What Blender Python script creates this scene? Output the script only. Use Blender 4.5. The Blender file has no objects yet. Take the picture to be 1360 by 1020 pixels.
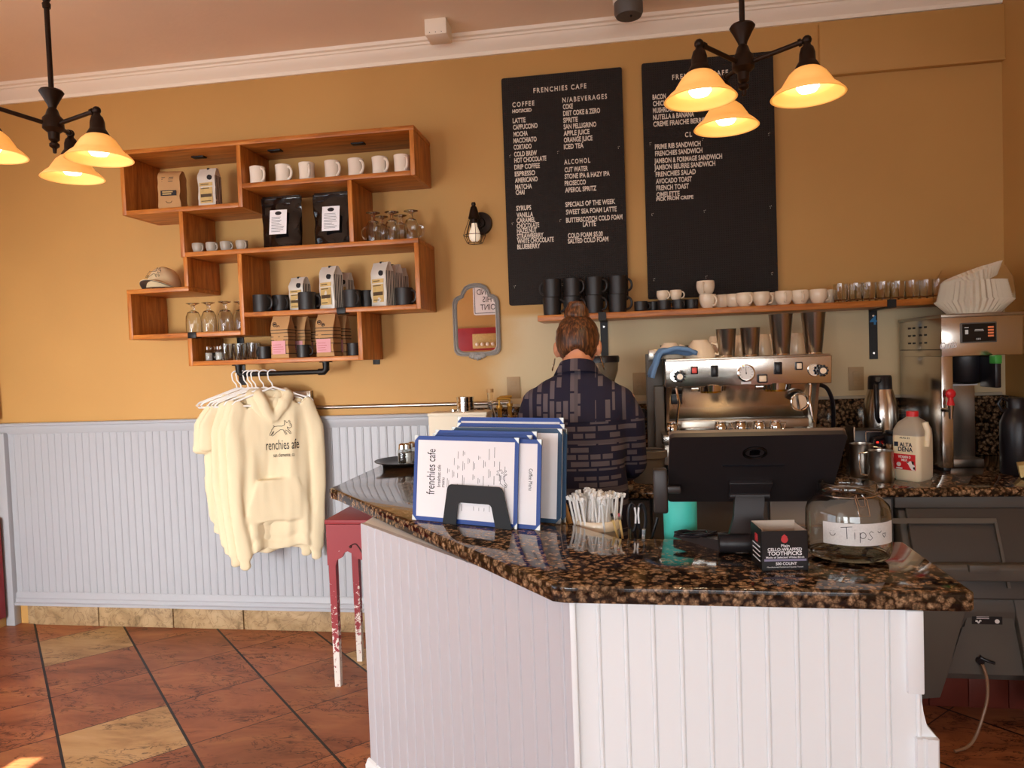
import bpy, bmesh, math, random
from math import sin, cos, pi, radians as rad
from mathutils import Vector, Matrix, noise
from mathutils.bvhtree import BVHTree

SC = bpy.context.scene
COL = SC.collection
random.seed(7)

# ------------------------------------------------------------------ camera
cam_data = bpy.data.cameras.new('camera')
cam = bpy.data.objects.new('camera', cam_data)
COL.objects.link(cam)
cam_data.sensor_width = 36.0
cam_data.lens = 25.403
cam_data.clip_start = 0.05
cam.matrix_world = Matrix(((0.987509, 0.029498, 0.154776, 0.000000), (0.153508, 0.041266, -0.987285, 0.000000), (-0.035510, 0.998713, 0.036222, 1.500000), (0.000000, 0.000000, 0.000000, 1.000000)))

SC.camera = cam

# ------------------------------------------------------------------ world, sun, daylight, exposure
SC.view_settings.view_transform = 'Standard'
SC.view_settings.look = 'None'
SC.view_settings.gamma = 1.0
SC.view_settings.use_curve_mapping = False
SC.view_settings.exposure = 0.0
world = bpy.data.worlds.new('sky')
SC.world = world
world.use_nodes = True
world.node_tree.nodes['Background'].inputs[0].default_value = (0.75, 0.86, 1.0, 1)
world.node_tree.nodes['Background'].inputs[1].default_value = 4.0

def area(name, loc, aim, sx, sy, power, col):
    d = bpy.data.lights.new(name, 'AREA')
    d.shape = 'RECTANGLE'; d.size = sx; d.size_y = sy; d.energy = power; d.color = col
    o = bpy.data.objects.new(name, d); COL.objects.link(o)
    o.location = loc
    o.rotation_euler = (Vector(aim) - Vector(loc)).to_track_quat('-Z', 'Y').to_euler()
    return o
# daylight falling in through the shop front windows behind the camera, plus two added fill lamps on the left
for loc, aim, sx, sy, pw, col, spr in (((0.75, -2.45, 1.25), (0.55, 2.2, -0.1), 2.0, 1.6, 24.5, (0.92, 0.98, 1.03), 105),
                                       ((-2.95, -2.45, 1.15), (-2.75, 2.6, -0.35), 0.95, 1.5, 30, (0.95, 0.985, 1.0), 78),
                                       ((-1.15, -2.45, 1.25), (-1.7, 2.6, -0.1), 0.90, 1.6, 27, (0.95, 0.985, 1.0), 95),
                                       ((-2.95, -2.44, 0.85), (-2.75, 3.0, 0.75), 0.95, 0.9, 20, (0.95, 0.985, 1.0), 50),  # extra narrow lamp added to brighten the lower left of the back wall
                                       ((-3.69, 1.0, 1.05), (-1.2, 2.6, 0.55), 1.5, 1.8, 6, (0.97, 0.985, 1.0), 150)):  # added before the solid left wall, for an open door not built
    a_ = area('window_and_fill_light', loc, aim, sx, sy, pw, col)
    a_.data.spread = rad(spr)
sun_d = bpy.data.lights.new('sun', 'SUN'); sun_d.energy = 24.0; sun_d.angle = rad(0.6); sun_d.color = (1.0, 0.86, 0.64)
sun = bpy.data.objects.new('sun', sun_d); COL.objects.link(sun)
sun.location = (-6, 1, 4)
sun.rotation_euler = Vector((0.553, 0.10, -0.82)).to_track_quat('-Z', 'Y').to_euler()

# ------------------------------------------------------------------ mesh helpers
class MB:
    """collects shapes; build() links them as ONE mesh object"""
    def __init__(s): s.bm = bmesh.new()
    def _merge(s, t):
        me = bpy.data.meshes.new('t'); t.to_mesh(me); t.free(); s.bm.from_mesh(me); bpy.data.meshes.remove(me)
    def box(s, x0, x1, y0, y1, z0, z1, bev=0.0, rot=None, seg=2):
        t = bmesh.new(); bmesh.ops.create_cube(t, size=1)
        c = Vector(((x0+x1)/2, (y0+y1)/2, (z0+z1)/2))
        for v in t.verts: v.co = Vector((v.co.x*(x1-x0), v.co.y*(y1-y0), v.co.z*(z1-z0)))
        if bev > 0:
            bmesh.ops.bevel(t, geom=t.edges[:], offset=bev, segments=seg, affect='EDGES', profile=0.5)
        for v in t.verts: v.co = ((rot @ v.co) if rot else v.co) + c
        s._merge(t); return s
    def cyl(s, p0, p1, r0, r1=None, seg=16):
        return s.tube([p0, p1], r0, seg, radii=[r0, r0 if r1 is None else r1])
    def loft(s, rings, cap=True, closed=False):
        vs = [[s.bm.verts.new(p) for p in r] for r in rings]
        n = len(vs[0]); m = len(vs)
        for i in range(m if closed else m-1):
            a, b = vs[i], vs[(i+1) % m]
            for k in range(n): s.bm.faces.new((a[k], a[(k+1) % n], b[(k+1) % n], b[k]))
        if cap and not closed:
            if n > 2:
                s.bm.faces.new(list(reversed(vs[0]))); s.bm.faces.new(vs[-1])
        return s
    def tube(s, pts, r, seg=8, closed=False, radii=None):
        P = [Vector(p) for p in pts]; n = len(P); rings = []
        up = None
        for i in range(n):
            if closed: d = (P[(i+1) % n]-P[i-1])
            else: d = P[min(i+1, n-1)]-P[max(i-1, 0)]
            d.normalize()
            if up is None:
                up = Vector((0, 0, 1)) if abs(d.z) < 0.9 else Vector((1, 0, 0))
            a = d.cross(up)
            if a.length < 1e-6: a = d.orthogonal()
            a.normalize(); b = a.cross(d).normalized(); up = b
            rr = radii[i] if radii else r
            rings.append([P[i] + a*(rr*cos(2*pi*k/seg)) + b*(rr*sin(2*pi*k/seg)) for k in range(seg)])
        return s.loft(rings, True, closed)
    def lathe(s, prof, seg=24, c=(0, 0, 0), M=None):
        c = Vector(c); prev = None; first = None
        for (r, z) in prof:
            if r < 1e-5: ring = [s.bm.verts.new((0, 0, z))]
            else: ring = [s.bm.verts.new((r*cos(2*pi*k/seg), r*sin(2*pi*k/seg), z)) for k in range(seg)]
            if prev:
                for k in range(seg):
                    k2 = (k+1) % seg
                    if len(prev) == 1 and len(ring) > 1: s.bm.faces.new((prev[0], ring[k], ring[k2]) if False else (ring[k2], ring[k], prev[0]))
                    elif len(ring) == 1 and len(prev) > 1: s.bm.faces.new((prev[k], prev[k2], ring[0]))
                    elif len(ring) > 1: s.bm.faces.new((prev[k], prev[k2], ring[k2], ring[k]))
            for v in ring: v.co = ((M @ v.co) if M else v.co) + c
            prev = ring
        return s
    def ball(s, c, r, sc=(1, 1, 1), sub=2, rot=None):
        t = bmesh.new(); bmesh.ops.create_icosphere(t, subdivisions=sub, radius=r)
        for v in t.verts:
            q = Vector((v.co.x*sc[0], v.co.y*sc[1], v.co.z*sc[2]))
            v.co = ((rot @ q) if rot else q) + Vector(c)
        s._merge(t); return s
    def chain(s, nodes, sub=2, dens=0.35):
        """dense row of ellipsoids through (x,y,z,rx,ry,rz) nodes, to be fused by blob()"""
        for a, b in zip(nodes, nodes[1:]):
            L = (Vector(a[:3])-Vector(b[:3])).length
            n = max(1, int(math.ceil(L/(dens*min(min(a[3:]), min(b[3:]))))))
            for i in range(n+1):
                t = i/n; q = [a[k]*(1-t)+b[k]*t for k in range(6)]
                s.ball(q[:3], 1.0, q[3:], sub)
        return s
    def limb(s, nodes, sub=2):
        return s.chain([(x, y, z, r, r, r) for (x, y, z, r) in nodes], sub)
    def prism(s, poly, a0, a1, plane='xy', bev=0.0):
        def P(u, v, w): return {'xy': (u, v, w), 'xz': (u, w, v), 'yz': (w, u, v)}[plane]
        t = bmesh.new()
        A = [t.verts.new(P(u, v, a0)) for u, v in poly]; B = [t.verts.new(P(u, v, a1)) for u, v in poly]
        n = len(poly); t.faces.new(list(reversed(A))); t.faces.new(B)
        for k in range(n): t.faces.new((A[k], A[(k+1) % n], B[(k+1) % n], B[k]))
        bmesh.ops.recalc_face_normals(t, faces=t.faces[:])
        if bev > 0:
            bmesh.ops.bevel(t, geom=t.edges[:], offset=bev, segments=3, affect='EDGES', profile=0.5, clamp_overlap=True)
        s._merge(t); return s
    def quad(s, a, b, c, d):
        s.bm.faces.new([s.bm.verts.new(p) for p in (a, b, c, d)]); return s
    def text(s, body, size, M, width=None, depth=0.001, bold=0.0, align='LEFT', spacing=1.0, sx=1.0):
        """flat lettering in local XY, transformed by M; width= fits the line to that length"""
        cu = bpy.data.curves.new('t', 'FONT'); cu.body = body; cu.size = size; cu.extrude = depth; cu.offset = bold
        cu.space_character = spacing; cu.align_x = align; cu.resolution_u = 3
        ob = bpy.data.objects.new('t', cu); COL.objects.link(ob)
        dg = bpy.context.evaluated_depsgraph_get(); dg.update()
        me = bpy.data.meshes.new_from_object(ob.evaluated_get(dg))
        COL.objects.unlink(ob); bpy.data.objects.remove(ob); bpy.data.curves.remove(cu)
        if width and len(me.vertices):
            xs = [v.co.x for v in me.vertices]; k = width/max(1e-6, max(xs)-min(xs)); x0 = min(xs)
            for v in me.vertices: v.co.x = (v.co.x-x0)*k
        if sx != 1.0:
            for v in me.vertices: v.co.x *= sx
        me.transform(M); s.bm.from_mesh(me); bpy.data.meshes.remove(me); return s
    def fuse(s, voxel, smooth=2, disp=None):
        """voxel-remeshes everything collected so far into one continuous surface"""
        me = bpy.data.meshes.new('t'); s.bm.to_mesh(me); s.bm.free()
        ob = bpy.data.objects.new('t', me); COL.objects.link(ob)
        md = ob.modifiers.new('r', 'REMESH'); md.mode = 'VOXEL'; md.voxel_size = voxel
        dg = bpy.context.evaluated_depsgraph_get(); dg.update()
        m2 = bpy.data.meshes.new_from_object(ob.evaluated_get(dg))
        COL.objects.unlink(ob); bpy.data.objects.remove(ob); bpy.data.meshes.remove(me)
        s.bm = bmesh.new(); s.bm.from_mesh(m2); bpy.data.meshes.remove(m2)
        for i in range(smooth): bmesh.ops.smooth_vert(s.bm, verts=s.bm.verts[:], factor=0.5, use_axis_x=True, use_axis_y=True, use_axis_z=True)
        if disp:
            s.bm.normal_update()
            mv = [(v, v.co + v.normal*disp(v.co)) for v in s.bm.verts]
            for v, c in mv: v.co = c
        return s
    def xf(s, M):
        s.bm.transform(M); return s
    def build(s, name, mat, parent=None, world=False, origin=None, smooth=40, recalc=True, weld=False):
        if weld: bmesh.ops.remove_doubles(s.bm, verts=s.bm.verts[:], dist=1e-5)
        if recalc: bmesh.ops.recalc_face_normals(s.bm, faces=s.bm.faces[:])
        o0 = None
        if origin is not None: o0 = Vector(origin)
        elif world and parent is not None:
            o0 = Vector(parent.location)
            if parent.parent: o0 = o0 + Vector(parent.parent.location)
        if o0 is not None: s.bm.transform(Matrix.Translation(-o0))
        me = bpy.data.meshes.new(name); s.bm.to_mesh(me); s.bm.free()
        me.materials.append(mat)
        if smooth:
            for p in me.polygons: p.use_smooth = True
            me.set_sharp_from_angle(angle=rad(smooth))
        o = bpy.data.objects.new(name, me); COL.objects.link(o)
        if parent is not None: o.parent = parent
        if origin is not None: o.location = origin
        return o

def tag(o, label, cat, group=None, kind=None):
    o['label'] = label; o['category'] = cat
    if group: o['group'] = group
    if kind: o['kind'] = kind
    return o
def thing(name, label, cat, loc=(0, 0, 0), rotz=0.0, group=None):
    o = bpy.data.objects.new(name, None); COL.objects.link(o)
    o.empty_display_size = 0.05
    o.location = loc; o.rotation_euler = (0, 0, rotz)
    return tag(o, label, cat, group)
def struct(o):
    o['kind'] = 'structure'; return o
def dup(root, loc, rotz=0.0, label=None, group=None, scale=None):
    def cp(o, par):
        c = o.copy(); COL.objects.link(c)
        if par is not None: c.parent = par
        for ch in list(o.children): cp(ch, c)
        return c
    r = cp(root, None); r.location = loc; r.rotation_euler = (0, 0, rotz)
    if label: r['label'] = label
    if group: r['group'] = group
    if scale: r.scale = (scale, scale, scale)
    return r
def chaikin(pts, n=2):
    P = [Vector(p) for p in pts]
    for _ in range(n):
        Q = [P[0]]
        for a, c in zip(P, P[1:]): Q += [a.lerp(c, 0.25), a.lerp(c, 0.75)]
        P = Q+[P[-1]]
    return P
T = Matrix.Translation
def RX(a): return Matrix.Rotation(a, 4, 'X')
def RY(a): return Matrix.Rotation(a, 4, 'Y')
def RZ(a): return Matrix.Rotation(a, 4, 'Z')
FACE = RX(pi/2)      # lettering standing upright, read from -Y
ORD = ['first', 'second', 'third', 'fourth', 'fifth', 'sixth', 'seventh', 'eighth', 'ninth', 'tenth', 'eleventh', 'twelfth', 'thirteenth', 'fourteenth']

# ------------------------------------------------------------------ materials
def lin(c):
    if isinstance(c, str):
        c = [int(c[i:i+2], 16)/255 for i in (0, 2, 4)]
        c = [x/12.92 if x <= 0.04045 else ((x+0.055)/1.055)**2.4 for x in c]
    return tuple(c)+(1,)
def mat(name, col, rough=0.5, metal=0.0, bump=0.0, bscale=60.0, var=0.0, vscale=6.0, spec=0.5, trans=0.0, ior=1.45, emit=None, estr=0.0, coat=0.0, alpha=1.0, sss=0.0, stretch=None):
    m = bpy.data.materials.new(name); m.use_nodes = True
    nt = m.node_tree; b = nt.nodes['Principled BSDF']; I = b.inputs
    I['Base Color'].default_value = lin(col); I['Roughness'].default_value = rough; I['Metallic'].default_value = metal
    I['Specular IOR Level'].default_value = spec; I['IOR'].default_value = ior
    I['Transmission Weight'].default_value = trans; I['Coat Weight'].default_value = coat; I['Alpha'].default_value = alpha
    if sss: I['Subsurface Weight'].default_value = sss; I['Subsurface Radius'].default_value = (0.01, 0.005, 0.003)
    if emit: I['Emission Color'].default_value = lin(emit); I['Emission Strength'].default_value = estr
    if bump or var:
        tc = nt.nodes.new('ShaderNodeTexCoord'); src = tc.outputs['Object']
        if stretch:
            mp = nt.nodes.new('ShaderNodeMapping'); mp.inputs['Scale'].default_value = stretch
            nt.links.new(src, mp.inputs[0]); src = mp.outputs[0]
    if bump:
        n = nt.nodes.new('ShaderNodeTexNoise'); n.inputs['Scale'].default_value = bscale; n.inputs['Detail'].default_value = 4
        nt.links.new(src, n.inputs['Vector'])
        bp = nt.nodes.new('ShaderNodeBump'); bp.inputs['Strength'].default_value = bump; bp.inputs['Distance'].default_value = 0.004
        nt.links.new(n.outputs['Fac'], bp.inputs['Height']); nt.links.new(bp.outputs[0], I['Normal'])
    if var:
        n = nt.nodes.new('ShaderNodeTexNoise'); n.inputs['Scale'].default_value = vscale; n.inputs['Detail'].default_value = 5
        nt.links.new(src, n.inputs['Vector'])
        h = nt.nodes.new('ShaderNodeHueSaturation'); h.inputs['Color'].default_value = lin(col)
        mr = nt.nodes.new('ShaderNodeMapRange'); mr.inputs[1].default_value = 0.3; mr.inputs[2].default_value = 0.7
        mr.inputs[3].default_value = 1-var; mr.inputs[4].default_value = 1+var
        nt.links.new(n.outputs['Fac'], mr.inputs[0]); nt.links.new(mr.outputs[0], h.inputs['Value']); nt.links.new(h.outputs[0], I['Base Color'])
    return m
def nodes(m):
    nt = m.node_tree
    def N(t, **kw):
        n = nt.nodes.new('ShaderNode'+t)
        for k, v in kw.items():
            if k.startswith('i_'): n.inputs[k[2:].replace('_', ' ')].default_value = v
            else: setattr(n, k, v)
        return n
    return nt, N, nt.links.new, nt.nodes['Principled BSDF']
def ramp(nt, stops, interp='LINEAR'):
    r = nt.nodes.new('ShaderNodeValToRGB'); e = r.color_ramp; e.interpolation = interp
    while len(e.elements) < len(stops): e.elements.new(0.5)
    for el, (p, c) in zip(e.elements, stops): el.position = p; el.color = lin(c)
    return r

MW = mat('wall_paint', 'c39453', 0.62, bump=0.10, bscale=45, var=0.05, vscale=1.6)
MWG = mat('bare_plaster_paint', 'b9a37c', 0.7, bump=0.25, bscale=14, var=0.08, vscale=3)
MCEIL = mat('ceiling_paint', 'fbe4c8', 0.8, bump=0.22, bscale=40, var=0.05, vscale=1.2)
MCROWN = mat('cream_trim_paint', 'fcf0dc', 0.5)
MWAIN = mat('pale_grey_gloss_paint', 'acaeb3', 0.38, bump=0.04, bscale=30)
MPANEL_SHADED = mat('shaded_white_gloss_paint', 'c6c5ca', 0.38, bump=0.05, bscale=24)  # the white counter paint darkened: shade of its left panel put into colour
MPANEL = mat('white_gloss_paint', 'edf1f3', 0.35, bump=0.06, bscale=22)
MRED = mat('red_paint', 'a0262c', 0.5, var=0.1)
MBLACK = mat('black_metal', '14110f', 0.45, 0.3)
MIRON = mat('oil_rubbed_bronze', '2a1c12', 0.45, 0.6, var=0.2, vscale=30)
MBLKPL = mat('black_plastic', '17151a', 0.35)
MGRYPL = mat('grey_plastic', '5d5852', 0.5, bump=0.05, bscale=80, var=0.05)
MCHAR = mat('charcoal_stoneware', '25211f', 0.42)
MWHITE = mat('white_ceramic', 'efe3d2', 0.16, coat=0.3)
MCREAMC = mat('cream_ceramic', 'f0dcc0', 0.18, coat=0.3)
MGREYC = mat('grey_ceramic', 'a59a8b', 0.35)
MSTEEL = mat('brushed_steel', 'd2ccc3', 0.20, 1.0, bump=0.02, bscale=200)
MSTEELD = mat('satin_steel', 'b0a89d', 0.28, 1.0, bump=0.03, bscale=160)
MCHROME = mat('chrome', 'd8d4ce', 0.08, 1.0)
MGLASS = mat('clear_glass', 'f4f6f4', 0.02, trans=1.0, ior=1.45)
MPAPER = mat('white_paper', 'eeecee', 0.7)
MKRAFT = mat('kraft_paper', 'b98d5c', 0.75, bump=0.12, bscale=25, var=0.08)
MINK = mat('black_ink', '151214', 0.6)
MGOLD = mat('gold_label', 'c9a96a', 0.5, var=0.12, vscale=40)
MSILV = mat('silver_white_foil', 'd8d2c6', 0.32, 0.25, bump=0.15, bscale=18)
MBLKFOIL = mat('black_foil', '0b0a0b', 0.14, 0.0, bump=1.0, bscale=13, coat=0.4)
MPINK = mat('pink_label', 'd59aa0', 0.7)
MCLOTH = mat('cream_fleece', 'e3d3b0', 0.9, bump=0.10, bscale=180)
MHANG = mat('white_plastic', 'f0eeea', 0.35)
MBLUE = mat('blue_vinyl', '24458f', 0.4)
MNAVY = mat('dark_blue_vinyl', '2f4a66', 0.45)
MSKIN = mat('skin', 'c98a68', 0.5, sss=0.1)
MLETTER = mat('white_letters', 'e9dccb', 0.5)
MSTRAW = mat('white_straw_paper', 'f3f1ee', 0.6)
MWOODL = mat('pale_wood', 'c79a63', 0.55, var=0.1, vscale=20)

def wood_mat():
    m = mat('oiled_wood', 'a85f2c', 0.38)
    nt, N, L, b = nodes(m)
    tc = N('TexCoord'); mp = N('Mapping'); mp.inputs['Scale'].default_value = (2.0, 16, 16)
    n = N('TexNoise', i_Scale=2.2, i_Detail=8.0, i_Roughness=0.65, i_Distortion=0.6)
    r = ramp(nt, [(0.25, '7e4216'), (0.45, 'b06626'), (0.6, 'c87c34'), (0.8, 'dc984c')])
    L(tc.outputs['Object'], mp.inputs[0]); L(mp.outputs[0], n.inputs['Vector']); L(n.outputs['Fac'], r.inputs[0]); L(r.outputs[0], b.inputs['Base Color'])
    bp = N('Bump', i_Strength=0.12); bp.inputs['Distance'].default_value = 0.003; L(n.outputs['Fac'], bp.inputs['Height']); L(bp.outputs[0], b.inputs['Normal'])
    return m
MWOOD = wood_mat()
def wood_mat_v():
    m = MWOOD.copy(); m.name = 'oiled_wood_upright'
    for n in m.node_tree.nodes:
        if n.type == 'MAPPING': n.inputs['Scale'].default_value = (16, 16, 2.0)
    return m
MWOODV = wood_mat_v()

def granite_mat():
    m = mat('baltic_brown_granite', '5a4030', 0.07, spec=0.6)
    nt, N, L, b = nodes(m)
    tc = N('TexCoord')
    nz = N('TexNoise', i_Scale=40.0, i_Detail=3.0)
    mix = N('MixRGB'); mix.inputs[0].default_value = 0.025
    L(tc.outputs['Object'], mix.inputs[1]); L(tc.outputs['Object'], nz.inputs['Vector']); L(nz.outputs['Color'], mix.inputs[2])
    v = N('TexVoronoi', i_Scale=58.0); L(mix.outputs[0], v.inputs['Vector'])
    r = ramp(nt, [(0.0, 'b39676'), (0.40, '97785a'), (0.54, '5c4633'), (0.66, '30241c'), (1.0, '1a1412')])
    L(v.outputs['Distance'], r.inputs[0])
    n2 = N('TexNoise', i_Scale=120.0, i_Detail=6.0, i_Roughness=0.7); L(tc.outputs['Object'], n2.inputs['Vector'])
    r2 = ramp(nt, [(0.36, '0c0a0a'), (0.47, '7a7068'), (0.58, 'ffffff')])
    L(n2.outputs['Fac'], r2.inputs[0])
    mm = N('MixRGB', blend_type='MULTIPLY'); mm.inputs[0].default_value = 0.75
    L(r.outputs[0], mm.inputs[1]); L(r2.outputs[0], mm.inputs[2])
    hs = N('HueSaturation'); L(mm.outputs[0], hs.inputs['Color'])
    mr = N('MapRange'); mr.inputs[3].default_value = 0.65; mr.inputs[4].default_value = 1.35
    sx = N('SeparateColor'); L(v.outputs['Color'], sx.inputs[0]); L(sx.outputs[0], mr.inputs[0]); L(mr.outputs[0], hs.inputs['Value'])
    L(hs.outputs[0], b.inputs['Base Color'])
    return m
MGRAN = granite_mat()

def tile_mat():
    """diagonal terracotta floor tiles with wide dark joints one way, thin joints the other and a few cream tiles"""
    m = mat('terracotta_tile', 'a35e3c', 0.42, spec=0.35)
    nt, N, L, b = nodes(m)
    tc = N('TexCoord'); se = N('SeparateXYZ'); L(tc.outputs['Object'], se.inputs[0])
    def math_(op, a, c, c2=None):
        n = N('Math', operation=op)
        for i, q in enumerate((a, c, c2)):
            if q is None: continue
            if hasattr(q, 'links'): L(q, n.inputs[i])
            else: n.inputs[i].default_value = q
        return n.outputs[0]
    k = 0.70711
    s = math_('MULTIPLY', math_('ADD', se.outputs[0], se.outputs[1]), k)
    t = math_('MULTIPLY', math_('SUBTRACT', se.outputs[1], se.outputs[0]), k)
    s = math_('DIVIDE', math_('SUBTRACT', s, 0.17), 0.42)
    t = math_('DIVIDE', math_('SUBTRACT', t, 3.08), 0.44)
    si, ti = math_('FLOOR', s, 0), math_('FLOOR', t, 0)
    sf, tf = math_('SUBTRACT', s, si), math_('SUBTRACT', t, ti)
    ds = math_('MINIMUM', sf, math_('SUBTRACT', 1.0, sf)); dt = math_('MINIMUM', tf, math_('SUBTRACT', 1.0, tf))
    pale = None
    for (a, c) in ((0, 3), (0, 0), (3, 0), (-3, 2), (5, -4), (2, -5), (7, -7), (6, 1)):
        q = math_('MULTIPLY', math_('COMPARE', si, float(a), 0.1), math_('COMPARE', ti, float(c), 0.1))
        pale = q if pale is None else math_('ADD', pale, q)
    cell = N('CombineXYZ'); L(si, cell.inputs[0]); L(ti, cell.inputs[1])
    wn = N('TexWhiteNoise'); L(cell.outputs[0], wn.inputs['Vector'])
    off = N('VectorMath', operation='MULTIPLY_ADD'); L(wn.outputs['Color'], off.inputs[0]); off.inputs[1].default_value = (9, 9, 9); L(tc.outputs['Object'], off.inputs[2])
    rotm = N('Mapping'); rotm.inputs['Rotation'].default_value = (0, 0, rad(-45)); rotm.inputs['Scale'].default_value = (1.0, 2.6, 1.0); L(off.outputs[0], rotm.inputs[0])
    n1 = N('TexNoise', i_Scale=2.5, i_Detail=6.0, i_Roughness=0.6, i_Distortion=0.8); L(rotm.outputs[0], n1.inputs['Vector'])
    red = ramp(nt, [(0.28, '7a4428'), (0.5, 'a3623f'), (0.72, 'b87a4c')]); L(n1.outputs['Fac'], red.inputs[0])
    crm = ramp(nt, [(0.3, '9c7448'), (0.5, 'c29a66'), (0.75, 'd3b081')]); L(n1.outputs['Fac'], crm.inputs[0])
    mx = N('MixRGB'); L(pale, mx.inputs[0]); L(red.outputs[0], mx.inputs[1]); L(crm.outputs[0], mx.inputs[2])
    hv = N('HueSaturation'); L(mx.outputs[0], hv.inputs['Color']); L(math_('MULTIPLY_ADD', wn.outputs['Value'], 0.25, 0.87), hv.inputs['Value'])
    # dark travertine-like pits and cracks
    n2 = N('TexNoise', i_Scale=5.5, i_Detail=9.0, i_Roughness=0.62, i_Distortion=1.6); L(rotm.outputs[0], n2.inputs['Vector'])
    cr = ramp(nt, [(0.475, 'ffffff'), (0.497, '3a2418'), (0.503, '3a2418'), (0.525, 'ffffff')]); L(n2.outputs['Fac'], cr.inputs[0])
    n3 = N('TexNoise', i_Scale=3.0, i_Detail=2.0); L(rotm.outputs[0], n3.inputs['Vector'])
    msk = ramp(nt, [(0.42, '000000'), (0.56, 'f0f0f0')]); L(n3.outputs['Fac'], msk.inputs[0])
    mul = N('MixRGB', blend_type='MULTIPLY'); L(msk.outputs[0], mul.inputs[0]); L(hv.outputs[0], mul.inputs[1]); L(cr.outputs[0], mul.inputs[2])
    wide = math_('LESS_THAN', ds, 0.013); thin = math_('LESS_THAN', dt, 0.006)
    g1 = N('MixRGB'); L(thin, g1.inputs[0]); L(mul.outputs[0], g1.inputs[1]); g1.inputs[2].default_value = lin('3b2218')
    g2 = N('MixRGB'); L(wide, g2.inputs[0]); L(g1.outputs[0], g2.inputs[1]); g2.inputs[2].default_value = lin('1c120d')
    L(g2.outputs[0], b.inputs['Base Color'])
    hgt = math_('SUBTRACT', math_('MULTIPLY', n1.outputs['Fac'], 0.5), math_('MAXIMUM', wide, thin))
    bp = N('Bump', i_Strength=0.35); bp.inputs['Distance'].default_value = 0.004; L(hgt, bp.inputs['Height']); L(bp.outputs[0], b.inputs['Normal'])
    return m
MTILE = tile_mat()
def base_tile_mat():
    m = mat('tumbled_stone_tile', 'b08f66', 0.6)
    nt, N, L, b = nodes(m)
    tc = N('TexCoord')
    n = N('TexNoise', i_Scale=7.0, i_Detail=8.0, i_Roughness=0.65, i_Distortion=1.0); L(tc.outputs['Object'], n.inputs['Vector'])
    r = ramp(nt, [(0.3, '75603f'), (0.42, '967a56'), (0.55, 'ac8f68'), (0.75, 'b89c76')]); L(n.outputs['Fac'], r.inputs[0])
    n2 = N('TexNoise', i_Scale=9.0, i_Detail=8.0, i_Distortion=2.0); L(tc.outputs['Object'], n2.inputs['Vector'])
    cr = ramp(nt, [(0.47, 'ffffff'), (0.5, '5a4330'), (0.53, 'ffffff')]); L(n2.outputs['Fac'], cr.inputs[0])
    mul = N('MixRGB', blend_type='MULTIPLY'); mul.inputs[0].default_value = 0.4; L(r.outputs[0], mul.inputs[1]); L(cr.outputs[0], mul.inputs[2])
    L(mul.outputs[0], b.inputs['Base Color']); return m
MBASET = base_tile_mat()
def board_mat():
    m = mat('black_felt_letterboard', '1c140f', 0.7)
    nt, N, L, b = nodes(m)
    tc = N('TexCoord'); w = N('TexWave', i_Scale=28.0); w.bands_direction = 'Z'; L(tc.outputs['Object'], w.inputs['Vector'])
    w2 = N('TexWave', i_Scale=28.0); w2.bands_direction = 'X'; L(tc.outputs['Object'], w2.inputs['Vector'])
    ad = N('Math', operation='MULTIPLY'); L(w.outputs['Fac'], ad.inputs[0]); L(w2.outputs['Fac'], ad.inputs[1])
    bp = N('Bump', i_Strength=0.6); bp.inputs['Distance'].default_value = 0.004; L(ad.outputs[0], bp.inputs['Height']); L(bp.outputs[0], b.inputs['Normal'])
    return m
MBOARD = board_mat()
def chipped_red():
    m = mat('chipped_red_paint', '8f2d33', 0.5)
    nt, N, L, b = nodes(m)
    tc = N('TexCoord'); n = N('TexNoise', i_Scale=38.0, i_Detail=6.0, i_Roughness=0.7); L(tc.outputs['Object'], n.inputs['Vector'])
    se = N('SeparateXYZ'); L(tc.outputs['Object'], se.inputs[0])
    mr = N('MapRange'); mr.inputs[1].default_value = 0.0; mr.inputs[2].default_value = 0.55; mr.inputs[3].default_value = 0.22; mr.inputs[4].default_value = -0.1
    L(se.outputs[2], mr.inputs[0])
    a = N('Math', operation='ADD'); L(n.outputs['Fac'], a.inputs[0]); L(mr.outputs[0], a.inputs[1])
    g = ramp(nt, [(0.585, '000000'), (0.6, 'ffffff')]); L(a.outputs[0], g.inputs[0])
    mx = N('MixRGB'); L(g.outputs[0], mx.inputs[0]); mx.inputs[1].default_value = lin('8f2d33'); mx.inputs[2].default_value = lin('e0d6cc')
    L(mx.outputs[0], b.inputs['Base Color']); return m
MCHIP = chipped_red()
def stripe_mat(name, base, ink, scale, direction='Z', thr=0.5):
    m = mat(name, base, 0.6)
    nt, N, L, b = nodes(m)
    tc = N('TexCoord'); w = N('TexWave', i_Scale=scale); w.bands_direction = direction; L(tc.outputs['Object'], w.inputs['Vector'])
    r = ramp(nt, [(0.0, ink), (thr, base)], 'CONSTANT'); L(w.outputs['Fac'], r.inputs[0]); L(r.outputs[0], b.inputs['Base Color'])
    return m
MSTRIPE = stripe_mat('striped_foil', 'd8cfc0', '1d1a18', 26.0, 'Y', 0.5)
MMIRROR = mat('mirror_silver', 'f2f0ec', 0.01, 1.0)
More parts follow.
